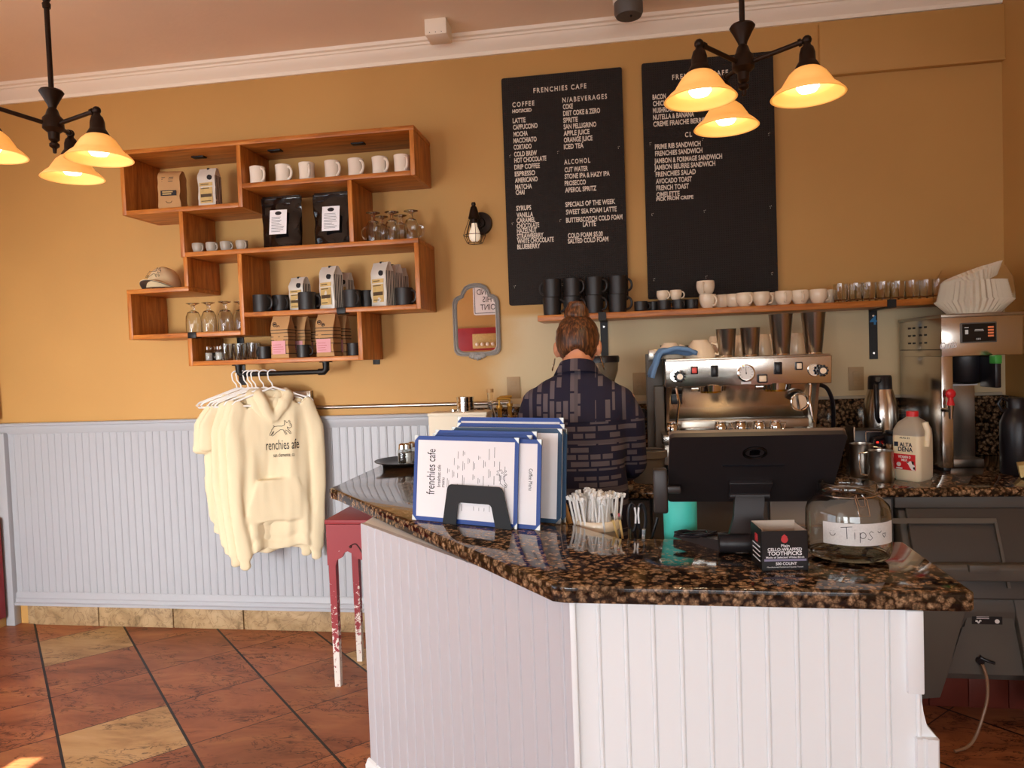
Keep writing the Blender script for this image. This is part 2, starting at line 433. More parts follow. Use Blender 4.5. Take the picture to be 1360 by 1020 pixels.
def shirt_mat(vertical):
    m = mat('patterned_navy_cotton' + ('_yoke' if vertical else ''), '181632', 0.85)
    nt, N, L, b = nodes(m)
    tc = N('TexCoord'); se = N('SeparateXYZ'); L(tc.outputs['Object'], se.inputs[0])
    cm = N('CombineXYZ')
    if vertical: L(se.outputs[2], cm.inputs[0]); L(se.outputs[0], cm.inputs[1])
    else: L(se.outputs[0], cm.inputs[0]); L(se.outputs[2], cm.inputs[1])
    br = N('TexBrick'); L(cm.outputs[0], br.inputs['Vector']); br.offset = 0.37; br.squash = 0.6; br.squash_frequency = 3
    br.inputs['Scale'].default_value = 5.0; br.inputs['Brick Width'].default_value = 0.36; br.inputs['Row Height'].default_value = 0.125
    br.inputs['Mortar Size'].default_value = 0.020; br.inputs['Bias'].default_value = 0.0
    br.inputs['Color1'].default_value = lin('15132b'); br.inputs['Color2'].default_value = lin('6b6062'); br.inputs['Mortar'].default_value = lin('15132b')
    sx = N('SeparateColor'); L(br.outputs['Color'], sx.inputs[0])
    r = ramp(nt, [(0.0, '17142c'), (0.055, '5a5157')], 'CONSTANT'); L(sx.outputs[0], r.inputs[0])
    # plain navy bands and narrow solid stripes break the blocks up
    ax = se.outputs[0 if vertical else 2]
    w = N('TexNoise', noise_dimensions='1D', i_Scale=9.0, i_Detail=0.0); L(ax, w.inputs['W'])
    g = ramp(nt, [(0.0, '000000'), (0.60, 'ffffff')], 'CONSTANT'); L(w.outputs['Fac'], g.inputs[0])
    mx1 = N('MixRGB'); L(g.outputs[0], mx1.inputs[0]); L(r.outputs[0], mx1.inputs[1]); mx1.inputs[2].default_value = lin('17142c')
    md = N('Math', operation='PINGPONG'); md.inputs[1].default_value = 0.085; L(ax, md.inputs[0])
    lt = N('Math', operation='LESS_THAN'); lt.inputs[1].default_value = 0.0065; L(md.outputs[0], lt.inputs[0])
    mx = N('MixRGB'); L(lt.outputs[0], mx.inputs[0]); L(mx1.outputs[0], mx.inputs[1]); mx.inputs[2].default_value = lin('50484f')
    L(mx.outputs[0], b.inputs['Base Color'])
    n = N('TexNoise', i_Scale=300.0); L(tc.outputs['Object'], n.inputs['Vector'])
    bp = N('Bump', i_Strength=0.2); bp.inputs['Distance'].default_value = 0.002; L(n.outputs['Fac'], bp.inputs['Height']); L(bp.outputs[0], b.inputs['Normal'])
    return m
MSHIRT = shirt_mat(False); MYOKE = shirt_mat(True)
def hair_mat():
    m = mat('brown_hair', '3d2415', 0.42)
    nt, N, L, b = nodes(m)
    tc = N('TexCoord'); mp = N('Mapping'); mp.inputs['Scale'].default_value = (22, 22, 3); L(tc.outputs['Object'], mp.inputs[0])
    n = N('TexNoise', i_Scale=6.0, i_Detail=6.0, i_Distortion=0.4); L(mp.outputs[0], n.inputs['Vector'])
    r = ramp(nt, [(0.3, '1f1109'), (0.5, '4a2b17'), (0.68, '80502c')]); L(n.outputs['Fac'], r.inputs[0]); L(r.outputs[0], b.inputs['Base Color'])
    bp = N('Bump', i_Strength=0.5); bp.inputs['Distance'].default_value = 0.004; L(n.outputs['Fac'], bp.inputs['Height']); L(bp.outputs[0], b.inputs['Normal'])
    return m
MHAIR = hair_mat()


# ================================================================== THE ROOM
WY = 3.809      # face of the back wall
RXW = 1.812     # face of the right wall
LXW = -3.72     # face of the left wall
CZ = 3.19       # ceiling
FY = -2.5       # front wall behind the camera

def back_wall_mat():
    m = MW.copy(); m.name = 'back_wall_paint'
    nt, N, L, b = nodes(m)
    h = [n for n in nt.nodes if n.type == 'HUE_SAT'][0]
    tc = N('TexCoord'); nz = N('TexNoise', i_Scale=3.0, i_Detail=5.0); L(tc.outputs['Object'], nz.inputs['Vector'])
    se = N('SeparateXYZ'); L(tc.outputs['Object'], se.inputs[0])
    def sm(out, a, c):
        r = N('MapRange', interpolation_type='SMOOTHSTEP'); r.inputs[1].default_value = a; r.inputs[2].default_value = c; L(out, r.inputs[0]); return r.outputs[0]
    ad = N('Math', operation='MULTIPLY_ADD'); L(nz.outputs['Fac'], ad.inputs[0]); ad.inputs[1].default_value = 0.35; L(se.outputs[0], ad.inputs[2])
    a = sm(ad.outputs[0], -0.62, -0.30); c = sm(se.outputs[2], 1.74, 1.70)
    mu = N('Math', operation='MULTIPLY'); L(a, mu.inputs[0]); L(c, mu.inputs[1])
    mx = N('MixRGB'); L(mu.outputs[0], mx.inputs[0]); L(h.outputs[0], mx.inputs[1]); mx.inputs[2].default_value = lin('d2be96')
    L(mx.outputs[0], b.inputs['Base Color']); return m
def wallbox(name, b, m): return struct(MB().box(*b).build(name, m, smooth=0))
wallbox('floor', (LXW-0.2, RXW+0.2, FY-0.2, WY+0.2, -0.1, 0.0), MTILE)
wallbox('ceiling', (LXW-0.2, RXW+0.2, FY-0.2, WY+0.2, CZ, CZ+0.1), MCEIL)
wallbox('wall_back', (LXW-0.2, RXW+0.2, WY, WY+0.2, 0.0, CZ), back_wall_mat())
wallbox('wall_right', (RXW, RXW+0.2, FY, WY, 0.0, CZ), MW)
wallbox('wall_front', (LXW-0.2, RXW+0.2, FY-0.2, FY, 0.0, CZ), MW)
# left wall with a high transom window the sun comes through
w = MB()
ZW0, ZW1 = 1.93, 2.40
w.box(LXW-0.2, LXW, 0.30, WY, 0.0, ZW0); w.box(LXW-0.2, LXW, FY, WY, ZW1, CZ); w.box(LXW-0.2, LXW, FY, -2.2, 0.0, ZW1); w.box(LXW-0.2, LXW, -2.2, 0.30, 0.0, 0.35)
w.box(LXW-0.2, LXW, 0.30, 0.50, ZW0, ZW1); w.box(LXW-0.2, LXW, 2.22, WY, ZW0, ZW1)
struct(w.build('wall_left', MW, smooth=0))
w = MB()
for (a, c, d, e) in ((0.5, 2.22, 1.93, 1.95), (0.5, 2.22, 2.38, 2.40), (0.5, 0.53, 1.95, 2.38), (2.20, 2.22, 1.95, 2.38)):
    w.box(LXW-0.06, LXW+0.012, a, c, d, e)
struct(w.build('window_1', MPANEL, smooth=0))
w = MB()
for (a, c, d, e) in ((-2.2, 0.3, 0.35, 0.39), (-2.2, 0.3, 2.36, 2.40), (-2.2, -2.16, 0.39, 2.36), (0.26, 0.3, 0.39, 2.36), (-0.97, -0.93, 0.39, 2.36)): w.box(LXW-0.06, LXW+0.012, a, c, d, e)
struct(w.build('window_2', MPANEL, smooth=0))  # added, unseen opening; sun through it bounces off the floor to the ceiling
# the daylit shop front panes behind the camera
MPANE = mat('daylit_pane', 'cfd8dc', 0.1, emit='f2f7ff', estr=1.3)
for k, (a, c) in enumerate(((-0.25, 1.75), (-3.43, -2.47), (-1.60, -0.70))):
    w = MB().box(a, c, FY, FY+0.012, 0.45, 2.05).build('window_%d' % (k+3), MPANE, smooth=0); struct(w)
    fr = MB()
    for (x0, x1, z0, z1) in ((a-0.05, c+0.05, 0.40, 0.45), (a-0.05, c+0.05, 2.05, 2.10), (a-0.05, a, 0.45, 2.05), (c, c+0.05, 0.45, 2.05), ((a+c)/2-0.02, (a+c)/2+0.02, 0.45, 2.05)): fr.box(x0, x1, FY, FY+0.03, z0, z1)
    fr.build('window_frame', MPANEL, w, smooth=0)
# red door beside the end of the wainscot, white above
d1 = MB().box(LXW, LXW+0.03, 3.20, 3.74, 0.06, 0.66, 0.006).build('door_1', MRED); struct(d1)
struct(MB().box(LXW, LXW+0.022, 3.16, 3.78, 1.24, 2.2, 0.004).build('trim_3', MPANEL))

# crown moulding, soffit panel
prof = [(0, 3.093), (-0.012, 3.093), (-0.014, 3.112), (-0.030, 3.125), (-0.050, 3.145), (-0.056, 3.158), (-0.064, 3.16), (-0.066, 3.170), (-0.080, 3.174), (-0.086, CZ), (0, CZ)]
struct(MB().prism([(WY+y, z) for y, z in prof], LXW, RXW, 'yz').build('trim_1', MCROWN, smooth=30))
w = MB(); w.box(0.985, RXW, 3.775, WY, 2.82, 3.078, 0.004); w.box(0.985, RXW, 3.772, 3.777, 2.82, 2.828)
struct(w.build('trim_2', MW))

def bead(u0, u1, s):
    pts = []; u = u0
    while u < u1-1e-6:
        e = min(u+s, u1)
        if e-u > 0.03: pts += [(u, 0), (e-0.0125, 0), (e-0.0112, -0.0016), (e-0.0098, 0.0016), (e-0.0075, 0.0030), (e-0.0048, 0.0030), (e-0.0027, 0.0016), (e-0.0013, -0.0016)]
        u = e
    pts.append((u1, 0)); return pts
# wainscot on the back wall: beadboard, cap rail, bottom trim, end post, tile skirting
bw = bead(-3.66, -0.88, 0.0455)
struct(MB().prism([(u, WY-0.018-d) for u, d in bw]+[(-0.88, WY), (-3.66, WY)], 0.19, 1.165, 'xy').build('trim_4', MWAIN, smooth=20))
prof = [(0, 1.150), (-0.022, 1.150), (-0.026, 1.160), (-0.030, 1.172), (-0.034, 1.186), (-0.034, 1.196), (-0.046, 1.200), (-0.048, 1.210), (-0.044, 1.216), (0, 1.216)]
struct(MB().prism([(WY+y, z) for y, z in prof], LXW+0.01, -0.88, 'yz').build('trim_5', MWAIN, smooth=30))
prof = [(0, 0.122), (-0.042, 0.122), (-0.044, 0.136), (-0.034, 0.142), (-0.034, 0.160), (-0.028, 0.166), (-0.026, 0.190), (-0.020, 0.200), (0, 0.200)]
struct(MB().prism([(WY+y, z) for y, z in prof], -3.66, -0.88, 'yz').build('trim_6', MWAIN, smooth=30))
struct(MB().box(-3.715, -3.655, WY-0.05, WY, 0.0, 1.16, 0.004).build('trim_7', MWAIN))
w = MB(); xs = [-3.55, -3.118, -2.635, -2.195, -1.66, -1.25, -0.9]
w.box(-3.60, -3.553, WY-0.012, WY, 0, 0.118, 0.004)
for a, c in zip(xs, xs[1:]): w.box(a+0.003, c-0.003, WY-0.022, WY, 0.0, 0.122, 0.005)
struct(w.build('baseboard_back', MBASET))
# dark red quarry tile skirting below the back cabinets
w = MB()
for k in range(7): w.box(0.75+k*0.151, 0.75+k*0.151+0.149, 3.16, 3.19, 0.0, 0.165, 0.004)
struct(w.build('baseboard_right', mat('quarry_tile', '6d2f24', 0.45, var=0.1, vscale=9)))

# ---- what the wall mirror shows of the front wall: a hanging notice and a red frame with lamps
sgn = thing('hanging_sign', 'white sign with black lettering, seen reversed in the grey mirror', 'sign', (-1.862, FY+0.02, 2.12))
MB().prism([(-0.23+0.03*(1-cos(a)) if 0 else x, z) for x, z in [(-0.20, 0), (0.20, 0), (0.225, 0.01), (0.23, 0.035), (0.23, 0.42), (0.22, 0.445), (0.19, 0.45), (-0.19, 0.45), (-0.22, 0.445), (-0.23, 0.42), (-0.23, 0.035), (-0.225, 0.01)]], -0.01, 0.01, 'xz').build('panel', MPAPER, sgn)
m = MB()
for x0, x1, z0, z1 in ((-0.205, 0.205, 0.022, 0.030), (-0.205, 0.205, 0.40, 0.43), (-0.213, -0.205, 0.022, 0.43), (0.205, 0.213, 0.022, 0.43)): m.box(x0, x1, 0.008, 0.0125, z0, z1)
m.build('border', MINK, sgn, smooth=0)
m = MB()
for s, z, wd in (('BEYOND', 0.285, 0.35), ('THIS', 0.18, 0.19), ('POINT', 0.07, 0.26)):
    m.text(s, 0.115, RZ(pi) @ T((-wd/2, -0.011, z)) @ FACE, width=wd, depth=0.001)
m.build('lettering', MINK, sgn, smooth=0)
rf = thing('vanity_light_panel', 'tan panel of round bulbs in a dark red frame, seen only in the grey mirror', 'lamp', (-2.04, FY, 1.62))
MB().box(-0.30, 0.30, 0.0, 0.04, 0.0, 0.32, 0.004).build('frame', MRED, rf)
MB().box(-0.08, 0.26, 0.03, 0.05, 0.03, 0.235, 0.003).build('panel', MGOLD, rf)
for k in range(4): MB().ball((-0.01+0.075*k, 0.075, 0.085), 0.028).build('bulb', MWHITE, rf)


# ================================================================== SERVICE COUNTER
ZC = 0.985
def P3(p, d): return p
top = [(-1.205, 2.80), (-1.224, 2.818), (-1.226, 2.845), (-1.226, WY-0.02), (-0.85, WY-0.02), (-0.85, 2.95), (-0.024, 2.024), (0.70, 2.0), (0.705, 1.99), (0.698, 1.60), (0.688, 1.588), (-0.150, 1.598), (-0.178, 1.607), (-1.165, 2.765)]
ct = MB().prism(top, ZC-0.04, ZC, 'xy', bev=0.017).build('countertop', MGRAN, origin=(-0.15, 1.9, ZC-0.04))
tag(ct, 'polished brown granite bar top with a bend, in front of the barista', 'countertop')
ZB = 0.943
P0, P1, P2 = Vector((-0.925, 2.385)), Vector((-0.130, 1.622)), Vector((0.597, 1.606))
cn = thing('service_counter', 'white beadboard counter below the brown granite bar top', 'counter', (P1.x, P1.y, 0))
def bead_panel(A, B, s, z0, z1):
    d = (B-A); L = d.length; d /= L; n = Vector((d.y, -d.x))
    pts = [(u, q) for u, q in bead(0, L, s)]
    poly = [A+d*u+n*(-q if 0 else q*1.0) for u, q in pts]          # grooves cut inwards
    poly += [B-n*0.018, A-n*0.018]
    return MB().prism([(p.x, p.y) for p in poly], z0, z1, 'xy')
bead_panel(P0, P1, 0.0560, 0.0, ZB).build('beadboard_panel', MPANEL_SHADED, cn, world=True, smooth=20)
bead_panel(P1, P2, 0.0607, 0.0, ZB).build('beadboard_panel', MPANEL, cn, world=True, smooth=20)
MB().prism([(-0.915, 2.40), (-0.125, 1.642), (0.585, 1.626), (0.585, 1.94), (-0.03, 1.965), (-0.845, 2.91), (-0.845, WY-0.01), (-0.915, WY-0.01)], 0.0, ZB, 'xy').build('carcass', MPANEL, cn, world=True, smooth=0)
MB().box(P1.x-0.010, P1.x+0.004, P1.y-0.012, P1.y+0.006, 0.0, ZB, 0.003).build('corner_bead', MPANEL, cn, world=True)
MB().box(0.567, 0.600, 1.597, 1.66, 0.765, ZB, 0.003).build('edge_strip', MPANEL, cn, world=True)
# fluted end post with a coved top on the right hand side
m = MB(); m.prism([(0.582, 1.592), (0.592, 1.592), (0.594, 1.597), (0.600, 1.597), (0.602, 1.592), (0.622, 1.592), (0.626, 1.596), (0.626, 1.66), (0.582, 1.66)], 0.0, 0.672, 'xy')
m.prism([(0.590, 0.672), (0.624, 0.672), (0.618, 0.680), (0.606, 0.695), (0.600, 0.722), (0.597, 0.745), (0.590, 0.745)], 1.606, 1.66, 'xz')
m.build('end_post', MPANEL, cn, world=True, smooth=30)
d = (P1-P0).normalized(); n = Vector((d.y, -d.x))
def strip(A, B, prof):
    m = MB(); rings = []
    for p in (A, B): rings.append([(p.x+n.x*o, p.y+n.y*o, z) for o, z in prof])
    return m.loft(rings)
strip(P0-d*0.012, P1, [(0, 0), (0.016, 0), (0.016, 0.085), (0.012, 0.092), (0.008, 0.102), (0, 0.106)]).build('base_moulding', MPANEL, cn, world=True, smooth=30)

# steel shelf on the staff side, one step lower than the bar top
us = thing('under_bar_shelf', 'dark steel work shelf behind the granite bar top', 'shelf', (0.2, 2.2, 0))
pl = [(-0.323, 2.372), (-0.012, 2.032), (0.60, 2.010), (0.60, 2.34), (0.04, 2.36), (0.02, 2.262), (-0.181, 2.486)]
MB().prism(pl, 0.82, 0.84, 'xy', 0.003).build('tray', mat('dark_steel', '3d3a38', 0.4, 0.8), us, world=True)
m = MB().loft([[(x, y, 0.84), (x, y+0.012, 0.84), (x, y+0.012, 0.895), (x, y, 0.895)] for x, y in ((0.05, 2.347), (0.60, 2.327))])
m.build('rail', MSTEELD, us, world=True)
MB().box(0.02, 0.58, 2.03, 2.30, 0.0, 0.82).build('cabinet_body', mat('dark_grey_laminate', '302c2b', 0.5), us, world=True, smooth=0)  # cabinet in one plain dark grey laminate

# ================================================================== RED SIDE TABLE under the left end of the bar top
st = thing('side_table', 'chipped red side table with scalloped apron under left end of the granite bar', 'table', (-1.19, 3.29, 0))
def tb(x0, x1, y0, y1, z0, z1, nm, m=MCHIP, bv=0.004): return MB().box(x0, x1, y0, y1, z0, z1, bv).build(nm, m, st)
tb(-0.197, 0.197, -0.165, 0.165, 0.764, 0.785, 'tabletop')
for sx in (-1, 1):
    for sy in (-1, 1):
        x, y = sx*0.172, sy*0.14
        MB().loft([[(x+a*w_, y+c*w_, z) for a, c in ((-1, -1), (1, -1), (1, 1), (-1, 1))] for z, w_ in ((0, 0.0135), (0.45, 0.0165), (0.764, 0.0175))]).build('leg', MCHIP, st, smooth=0)
sc = [(-0.19, 0.764), (-0.19, 0.575)] + [(-0.15, 0.575), (-0.142, 0.60), (-0.118, 0.612), (-0.106, 0.634), (-0.09, 0.640), (-0.072, 0.632), (-0.058, 0.612), (-0.02, 0.60), (0.02, 0.60), (0.058, 0.612), (0.072, 0.632), (0.09, 0.640), (0.106, 0.634), (0.118, 0.612), (0.142, 0.60), (0.15, 0.575)] + [(0.19, 0.575), (0.19, 0.764)]
MB().prism(sc, -0.166, -0.150, 'xz').build('apron', MCHIP, st, smooth=0)
MB().prism(sc, 0.150, 0.166, 'xz').build('apron', MCHIP, st, smooth=0)
for sx in (-1, 1): tb(sx*0.182-0.008, sx*0.182+0.008, -0.13, 0.13, 0.62, 0.764, 'side_rail')
m = MB()
m.tube([(-0.07+0.09*t, -0.167, 0.668-0.05*t+0.018*sin(t*6.3)) for t in [k/14 for k in range(15)]], 0.003, 6)
m.ball((-0.075, -0.167, 0.662), 0.007); m.ball((0.025, -0.167, 0.615), 0.006)
m.build('scroll_carving', mat('dark_scroll', '3a1714', 0.6), st)


# ================================================================== WOODEN BOX SHELF on the left of the back wall
SF, SB = 3.50, 3.806      # shelf front and back
sh = thing('wall_shelf', 'staggered oiled wood box shelf unit on the tan wall at left', 'shelf', (-1.8, SF, 1.51))
def hb(x0, x1, z1, t=0.024): MB().box(x0, x1, SF, SB, z1-t, z1, 0.0025).build('shelf_board', MWOOD, sh, world=True)
def vb(x0, z0, z1, t=0.024): MB().box(x0, x0+t, SF+0.001, SB, z0, z1, 0.0025).build('upright_board', MWOODV, sh, world=True)
Z1T, Z1B, Z1R = 2.667, 2.350, 2.446      # top board, floor of the top left box, floor of the mug box
Z2, Z3L, Z3LB, Z3R, Z4 = 2.112, 1.934, 1.692, 1.784, 1.540
XL, XD1, XR = -2.606, -1.943, -1.020
hb(XL, XR+0.026, Z1T); vb(XL, Z1B-0.024, Z1T-0.024); vb(XD1, Z1B-0.024, Z1T-0.024); vb(XR, Z1R-0.024, Z1T-0.024)
hb(XL+0.024, XD1, Z1B); hb(XD1+0.024, XR, Z1R)
X2L, X2R = -2.282, -1.352
vb(X2L, Z2-0.024, Z1B-0.024); vb(X2R, Z2, Z1R-0.024); hb(X2L+0.024, XR+0.026, Z2)
X3 = -1.965
vb(X2L+0.012, Z3L, Z2-0.024); hb(XL, X2L+0.036, Z3L); vb(XL, Z3LB-0.024, Z3L-0.024)
vb(X3, Z3LB-0.024, Z2-0.024); hb(XL+0.024, X3, Z3LB); vb(XR+0.002, Z3R-0.024, Z2-0.024); hb(X3+0.024, XR+0.002, Z3R)
X4L, X4R = -2.268, -1.330
vb(X4L, Z4-0.024, Z3LB-0.024); vb(X4R, Z4-0.024, Z3R-0.024); hb(X4L+0.024, X4R, Z4)
# black steel brackets and front clips
def br(nm, *b): MB().box(*b, 0.002).build(nm, MBLACK, sh, world=True)
br('bracket', -2.160, -2.118, WY-0.008, WY-0.001, 1.400, 1.735)
br('bracket', -1.364, -1.325, WY-0.008, WY-0.001, 1.490, 1.74)
br('clip', -2.262, -2.215, SF-0.006, SF+0.05, Z3LB-0.030, Z3LB+0.002)
br('clip', -1.435, -1.388, SF-0.006, SF+0.05, Z3R-0.030, Z3R+0.002)
for x in (-2.22, -1.78, -1.32): br('strap', x-0.05, x+0.02, SF+0.12, SF+0.16, Z1T-0.031, Z1T-0.022)
# pipe rail hanging from the lowest board
cr = MB()
za, zr = Z4-0.024, 1.462
xa, xb, yr = -2.042, -1.549, 3.60
cr.tube([(xa, yr, za), (xa, yr, zr+0.025), (xa+0.007, yr, zr+0.007), (xa+0.025, yr, zr), (xb-0.025, yr, zr), (xb-0.007, yr, zr+0.007), (xb, yr, zr+0.025), (xb, yr, za)], 0.0125, 12)
rail = cr.build('clothes_rail', MBLACK, sh, world=True)
for x, s in ((xa, 1), (xb, -1)):
    m = MB(); m.cyl((x, yr, za), (x, yr, za-0.006), 0.034, seg=20); m.cyl((x, yr, za), (x, yr, za-0.022), 0.018)
    m.tube([(x, yr, zr+0.040), (x, yr, zr+0.012), (x+s*0.012, yr, zr), (x+s*0.042, yr, zr)], 0.0175, 12)
    m.build('pipe_fitting', MBLACK, rail, world=True)

# ------------------------------------------------------------------ crockery builders (local coordinates, base at z=0)
def cup_prof(r0, r1, h, t=0.004, foot=0.0, belly=0.0):
    n = 8; out = [(0, 0), (r0*0.92, 0), (r0, 0.003)]
    for i in range(1, n+1):
        u = i/n; out.append((r0+(r1-r0)*u**0.6 + belly*sin(pi*u), 0.003+(h-0.003)*u))
    inn = [(r-t, z) for r, z in reversed(out[3:])]
    out += [(r1-t*0.5, h+t*0.35)] + inn + [(r0*0.8, 0.007), (0, 0.006)]
    return out
def handle_pts(r, zc, hh, out_, n=12, r2=None):
    return [(r-0.004+out_*sin(pi*i/n)**0.75*(1 if i else 1), 0, zc+hh*cos(pi*i/n)) for i in range(n+1)]
def mug(name, cat, m, r0, r1, h, hr=0.005, ho=0.028, belly=0.0, t=0.004, loc=(0, 0, 0), label='', group=None, rotz=0):
    root = thing(name, label, cat, loc, rotz, group)
    MB().lathe(cup_prof(r0, r1, h, t, belly=belly), 28).build('bowl', m, root)
    rm = (r0+r1)/2+belly*0.9
    MB().tube(handle_pts(rm, h*0.53, h*0.33, ho), hr, 8).build('handle', m, root)
    return root
# seven white diner mugs
SHY = 3.565
wm = None
MUGX = [-1.863, -1.722, -1.591, -1.453, -1.326, -1.199, -1.082]
rots = [-0.55, -0.45, -0.95, -0.6, -0.6, -0.6, -0.85]
for i, x in enumerate(MUGX):
    lb = '%s white diner mug from the left in the row of seven on the top shelf' % ORD[i]
    if i == 0: wm = mug('diner_mug', 'mug', MWHITE, 0.039, 0.041, 0.092, 0.0065, 0.030, -0.002, 0.006, (x, SHY, Z1R), lb, 'white mugs on the top shelf', rots[0])
    else: dup(wm, (x, SHY+0.004*(i % 2), Z1R), rots[i], lb)
# four grey espresso cups
EX = [-2.219, -2.141, -2.059, -1.970]
for i, x in enumerate(EX):
    lb = '%s small grey espresso cup from the left, on the second shelf beside the black pouches' % ORD[i]
    if i == 0: ec = mug('espresso_cup', 'cup', MGREYC, 0.021, 0.031, 0.052, 0.004, 0.020, 0.003, 0.003, (x, SHY, Z2), lb, 'grey espresso cups', -0.5)
    else: dup(ec, (x, SHY, Z2), (-0.5, -0.4, -0.3, -0.6)[i], lb)

# charcoal mugs on the third shelf and small ones on the lowest shelf
CM = [(-1.870, 3.56, 'wide charcoal mug at the left end of the third shelf', -0.3, 0.046, 0.090), (-1.799, 3.63, 'charcoal mug partly behind another, left of the short striped coffee bag', -0.6, 0.042, 0.084),
      (-1.614, 3.55, 'charcoal mug standing in front of the short striped coffee bag', 0.25, 0.046, 0.092), (-1.579, 3.65, 'charcoal mug mostly hidden left of the tall middle coffee bag', 0.2, 0.040, 0.08),
      (-1.369, 3.55, 'charcoal mug right of the tall middle coffee bag', -0.75, 0.044, 0.096), (-1.314, 3.62, 'charcoal mug left of the rightmost striped coffee bag', -0.5, 0.042, 0.088),
      (-1.102, 3.58, 'charcoal mug at the right end of the third shelf', -0.3, 0.044, 0.098)]
cm0 = None
for i, (x, y, lb, rz, r, h) in enumerate(CM):
    if cm0 is None: cm0 = mug('charcoal_mug', 'mug', MCHAR, r, r, h, 0.006, 0.028, 0, 0.004, (x, y, Z3R), lb, 'charcoal mugs on the left shelves', rz)
    else: dup(cm0, (x, y, Z3R), rz, lb)
for x, y, lb, rz in ((-1.875, 3.57, 'small black cup left of the brown paper bags on the lowest shelf', 2.9), (-1.647, 3.55, 'small black cup between the two groups of brown paper bags', 0.0), (-1.384, 3.58, 'small black cup at the right end of the lowest shelf', -0.4)):
    dup(cm0, (x, y, Z4), rz, lb, scale=0.72)

# inverted stemmed glass mugs and goblets
def goblet_prof(rb, h, rf):
    """upside-down footed glass, rim down"""
    return [(rb*0.97, 0), (rb, 0.004), (rb*1.02, h*0.35), (rb*0.98, h*0.55), (rb*0.72, h*0.70), (0.010, h*0.76), (0.009, h*0.90), (0.014, h*0.94), (rf, h*0.985), (rf, h), (0, h),
            ]
def goblet(name, cat, rb, h, rf, loc, label, group, handle=False, rotz=0):
    root = thing(name, label, cat, loc, rotz, group)
    p = goblet_prof(rb, h, rf)
    inner = [(0, h*0.72), (rb*0.66, h*0.665), (rb*0.93, h*0.53), (rb*0.97, h*0.35), (rb*0.94, 0.0)]
    MB().lathe(list(reversed(p)) + list(reversed(inner))[0:] , 24).build('bowl', MGLASS, root)
    if handle: MB().tube(handle_pts(rb, h*0.33, h*0.2, 0.028), 0.0045, 8).build('handle', MGLASS, root)
    return root
gl = None
for i, (x, y, rz) in enumerate(((-1.243, 3.56, 3.3), (-1.237, 3.67, 0.4), (-1.148, 3.57, 2.4), (-1.135, 3.67, 0.4), (-1.048, 3.575, 0.3))):
    lb = '%s upside down glass mug from the left, right of the black pouches' % ORD[i]
    if gl is None: gl = goblet('glass_mug', 'glass', 0.036, 0.150, 0.036, (x, y, Z2), lb, 'upside down glass mugs', True, rz)
    else: dup(gl, (x, y, Z2), rz, lb)
gb = None
for i, x in enumerate((-2.275, -2.185, -2.090, -2.013)):
    lb = '%s upside down beer goblet from the left, below the cap' % ORD[i]
    if gb is None: gb = goblet('beer_goblet', 'glass', 0.038, 0.160, 0.034, (x, 3.575, Z3LB), lb, 'upside down beer goblets')
    else: dup(gb, (x if i < 3 else x-0.012, 3.575 if i < 3 else 3.62, Z3LB), 0, lb)

# ------------------------------------------------------------------ bags
def sag(n, amp, seed):
    return [amp*noise.noise(Vector((i*0.9, seed, 0))) for i in range(n)]
def bag_mesh(w, d, h, gusset=True, seed=1.0, top=0.16, lean=0.0, roll=0.012):
    """stand-up gusseted bag: rectangular base, pinched and folded top"""
    M_ = MB(); rings = []
    for i in range(13):
        u = i/12; z = h*u
        k = 1.0 if u < 1-top-0.12 else max(0.0, 1-(u-(1-top-0.12))/(top+0.12))
        dd = d*(roll/d+(1-roll/d)*k**0.8); ww = w*(1.0-0.03*sin(pi*u))
        pts = []
        for (a, c) in ((-1, -1), (-0.5, -1.06), (0, -1.08), (0.5, -1.06), (1, -1), (0.985, -0.4), (0.93, 0), (0.985, 0.4), (1, 1), (0.5, 1.06), (0, 1.08), (-0.5, 1.06), (-1, 1), (-0.985, 0.4), (-0.93, 0), (-0.985, -0.4)):
            q = Vector((a*ww/2, c*dd/2 + lean*u*u*d, z))
            q += Vector((0.004, 0.006, 0))*noise.noise(Vector((a*3+seed, c*3, u*5)))
            if 0 < i < 12: q.z += 0.004*noise.noise(Vector((a*2, c*2+seed, u*3)))
            pts.append(q)
        rings.append(pts)
    return M_.loft(rings)
def label_quad(x0, x1, y, z0, z1, th=0.0012): return MB().box(x0, x1, y-th, y, z0, z1)
def bag(name, label, loc, rotz, w, d, h, m, group=None, seed=1.0, top=0.16, roll=0.012):
    root = thing(name, label, 'bag', loc, rotz, group)
    bag_mesh(w, d, h, seed=seed, top=top, roll=roll).build('pouch', m, root, smooth=50)
    return root
def lines(m, x0, x1, y, zs, h=0.0022, seed=0):
    rnd = random.Random(seed)
    for z in zs:
        e = x0+(x1-x0)*rnd.uniform(0.6, 1.0); m.box(x0, e, y-0.0006, y, z, z+h)
    return m

# kraft bag, top left box
kb = bag('kraft_coffee_bag', 'plain kraft coffee bag with a black label, in the top left box', (-2.359, 3.575, Z1B), 0.12, 0.122, 0.075, 0.205, MKRAFT, seed=2.2, top=0.05, roll=0.02)
label_quad(-0.042, 0.042, -0.0425, 0.070, 0.098).build('label', MINK, kb, smooth=0)
m = MB(); lines(m, -0.032, 0.036, -0.0440, (0.076, 0.087), 0.006, 3); m.build('label_lettering', MGOLD, kb, smooth=0)
m = MB(); lines(m, -0.035, 0.035, -0.040, (0.145, 0.156, 0.165), 0.003, 5); m.tube([(0.016*cos(a), -0.0425, 0.043+0.011*sin(a)) for a in [pi+k*pi/8 for k in range(9)]], 0.0012, 5); m.build('printing', MINK, kb, smooth=0)

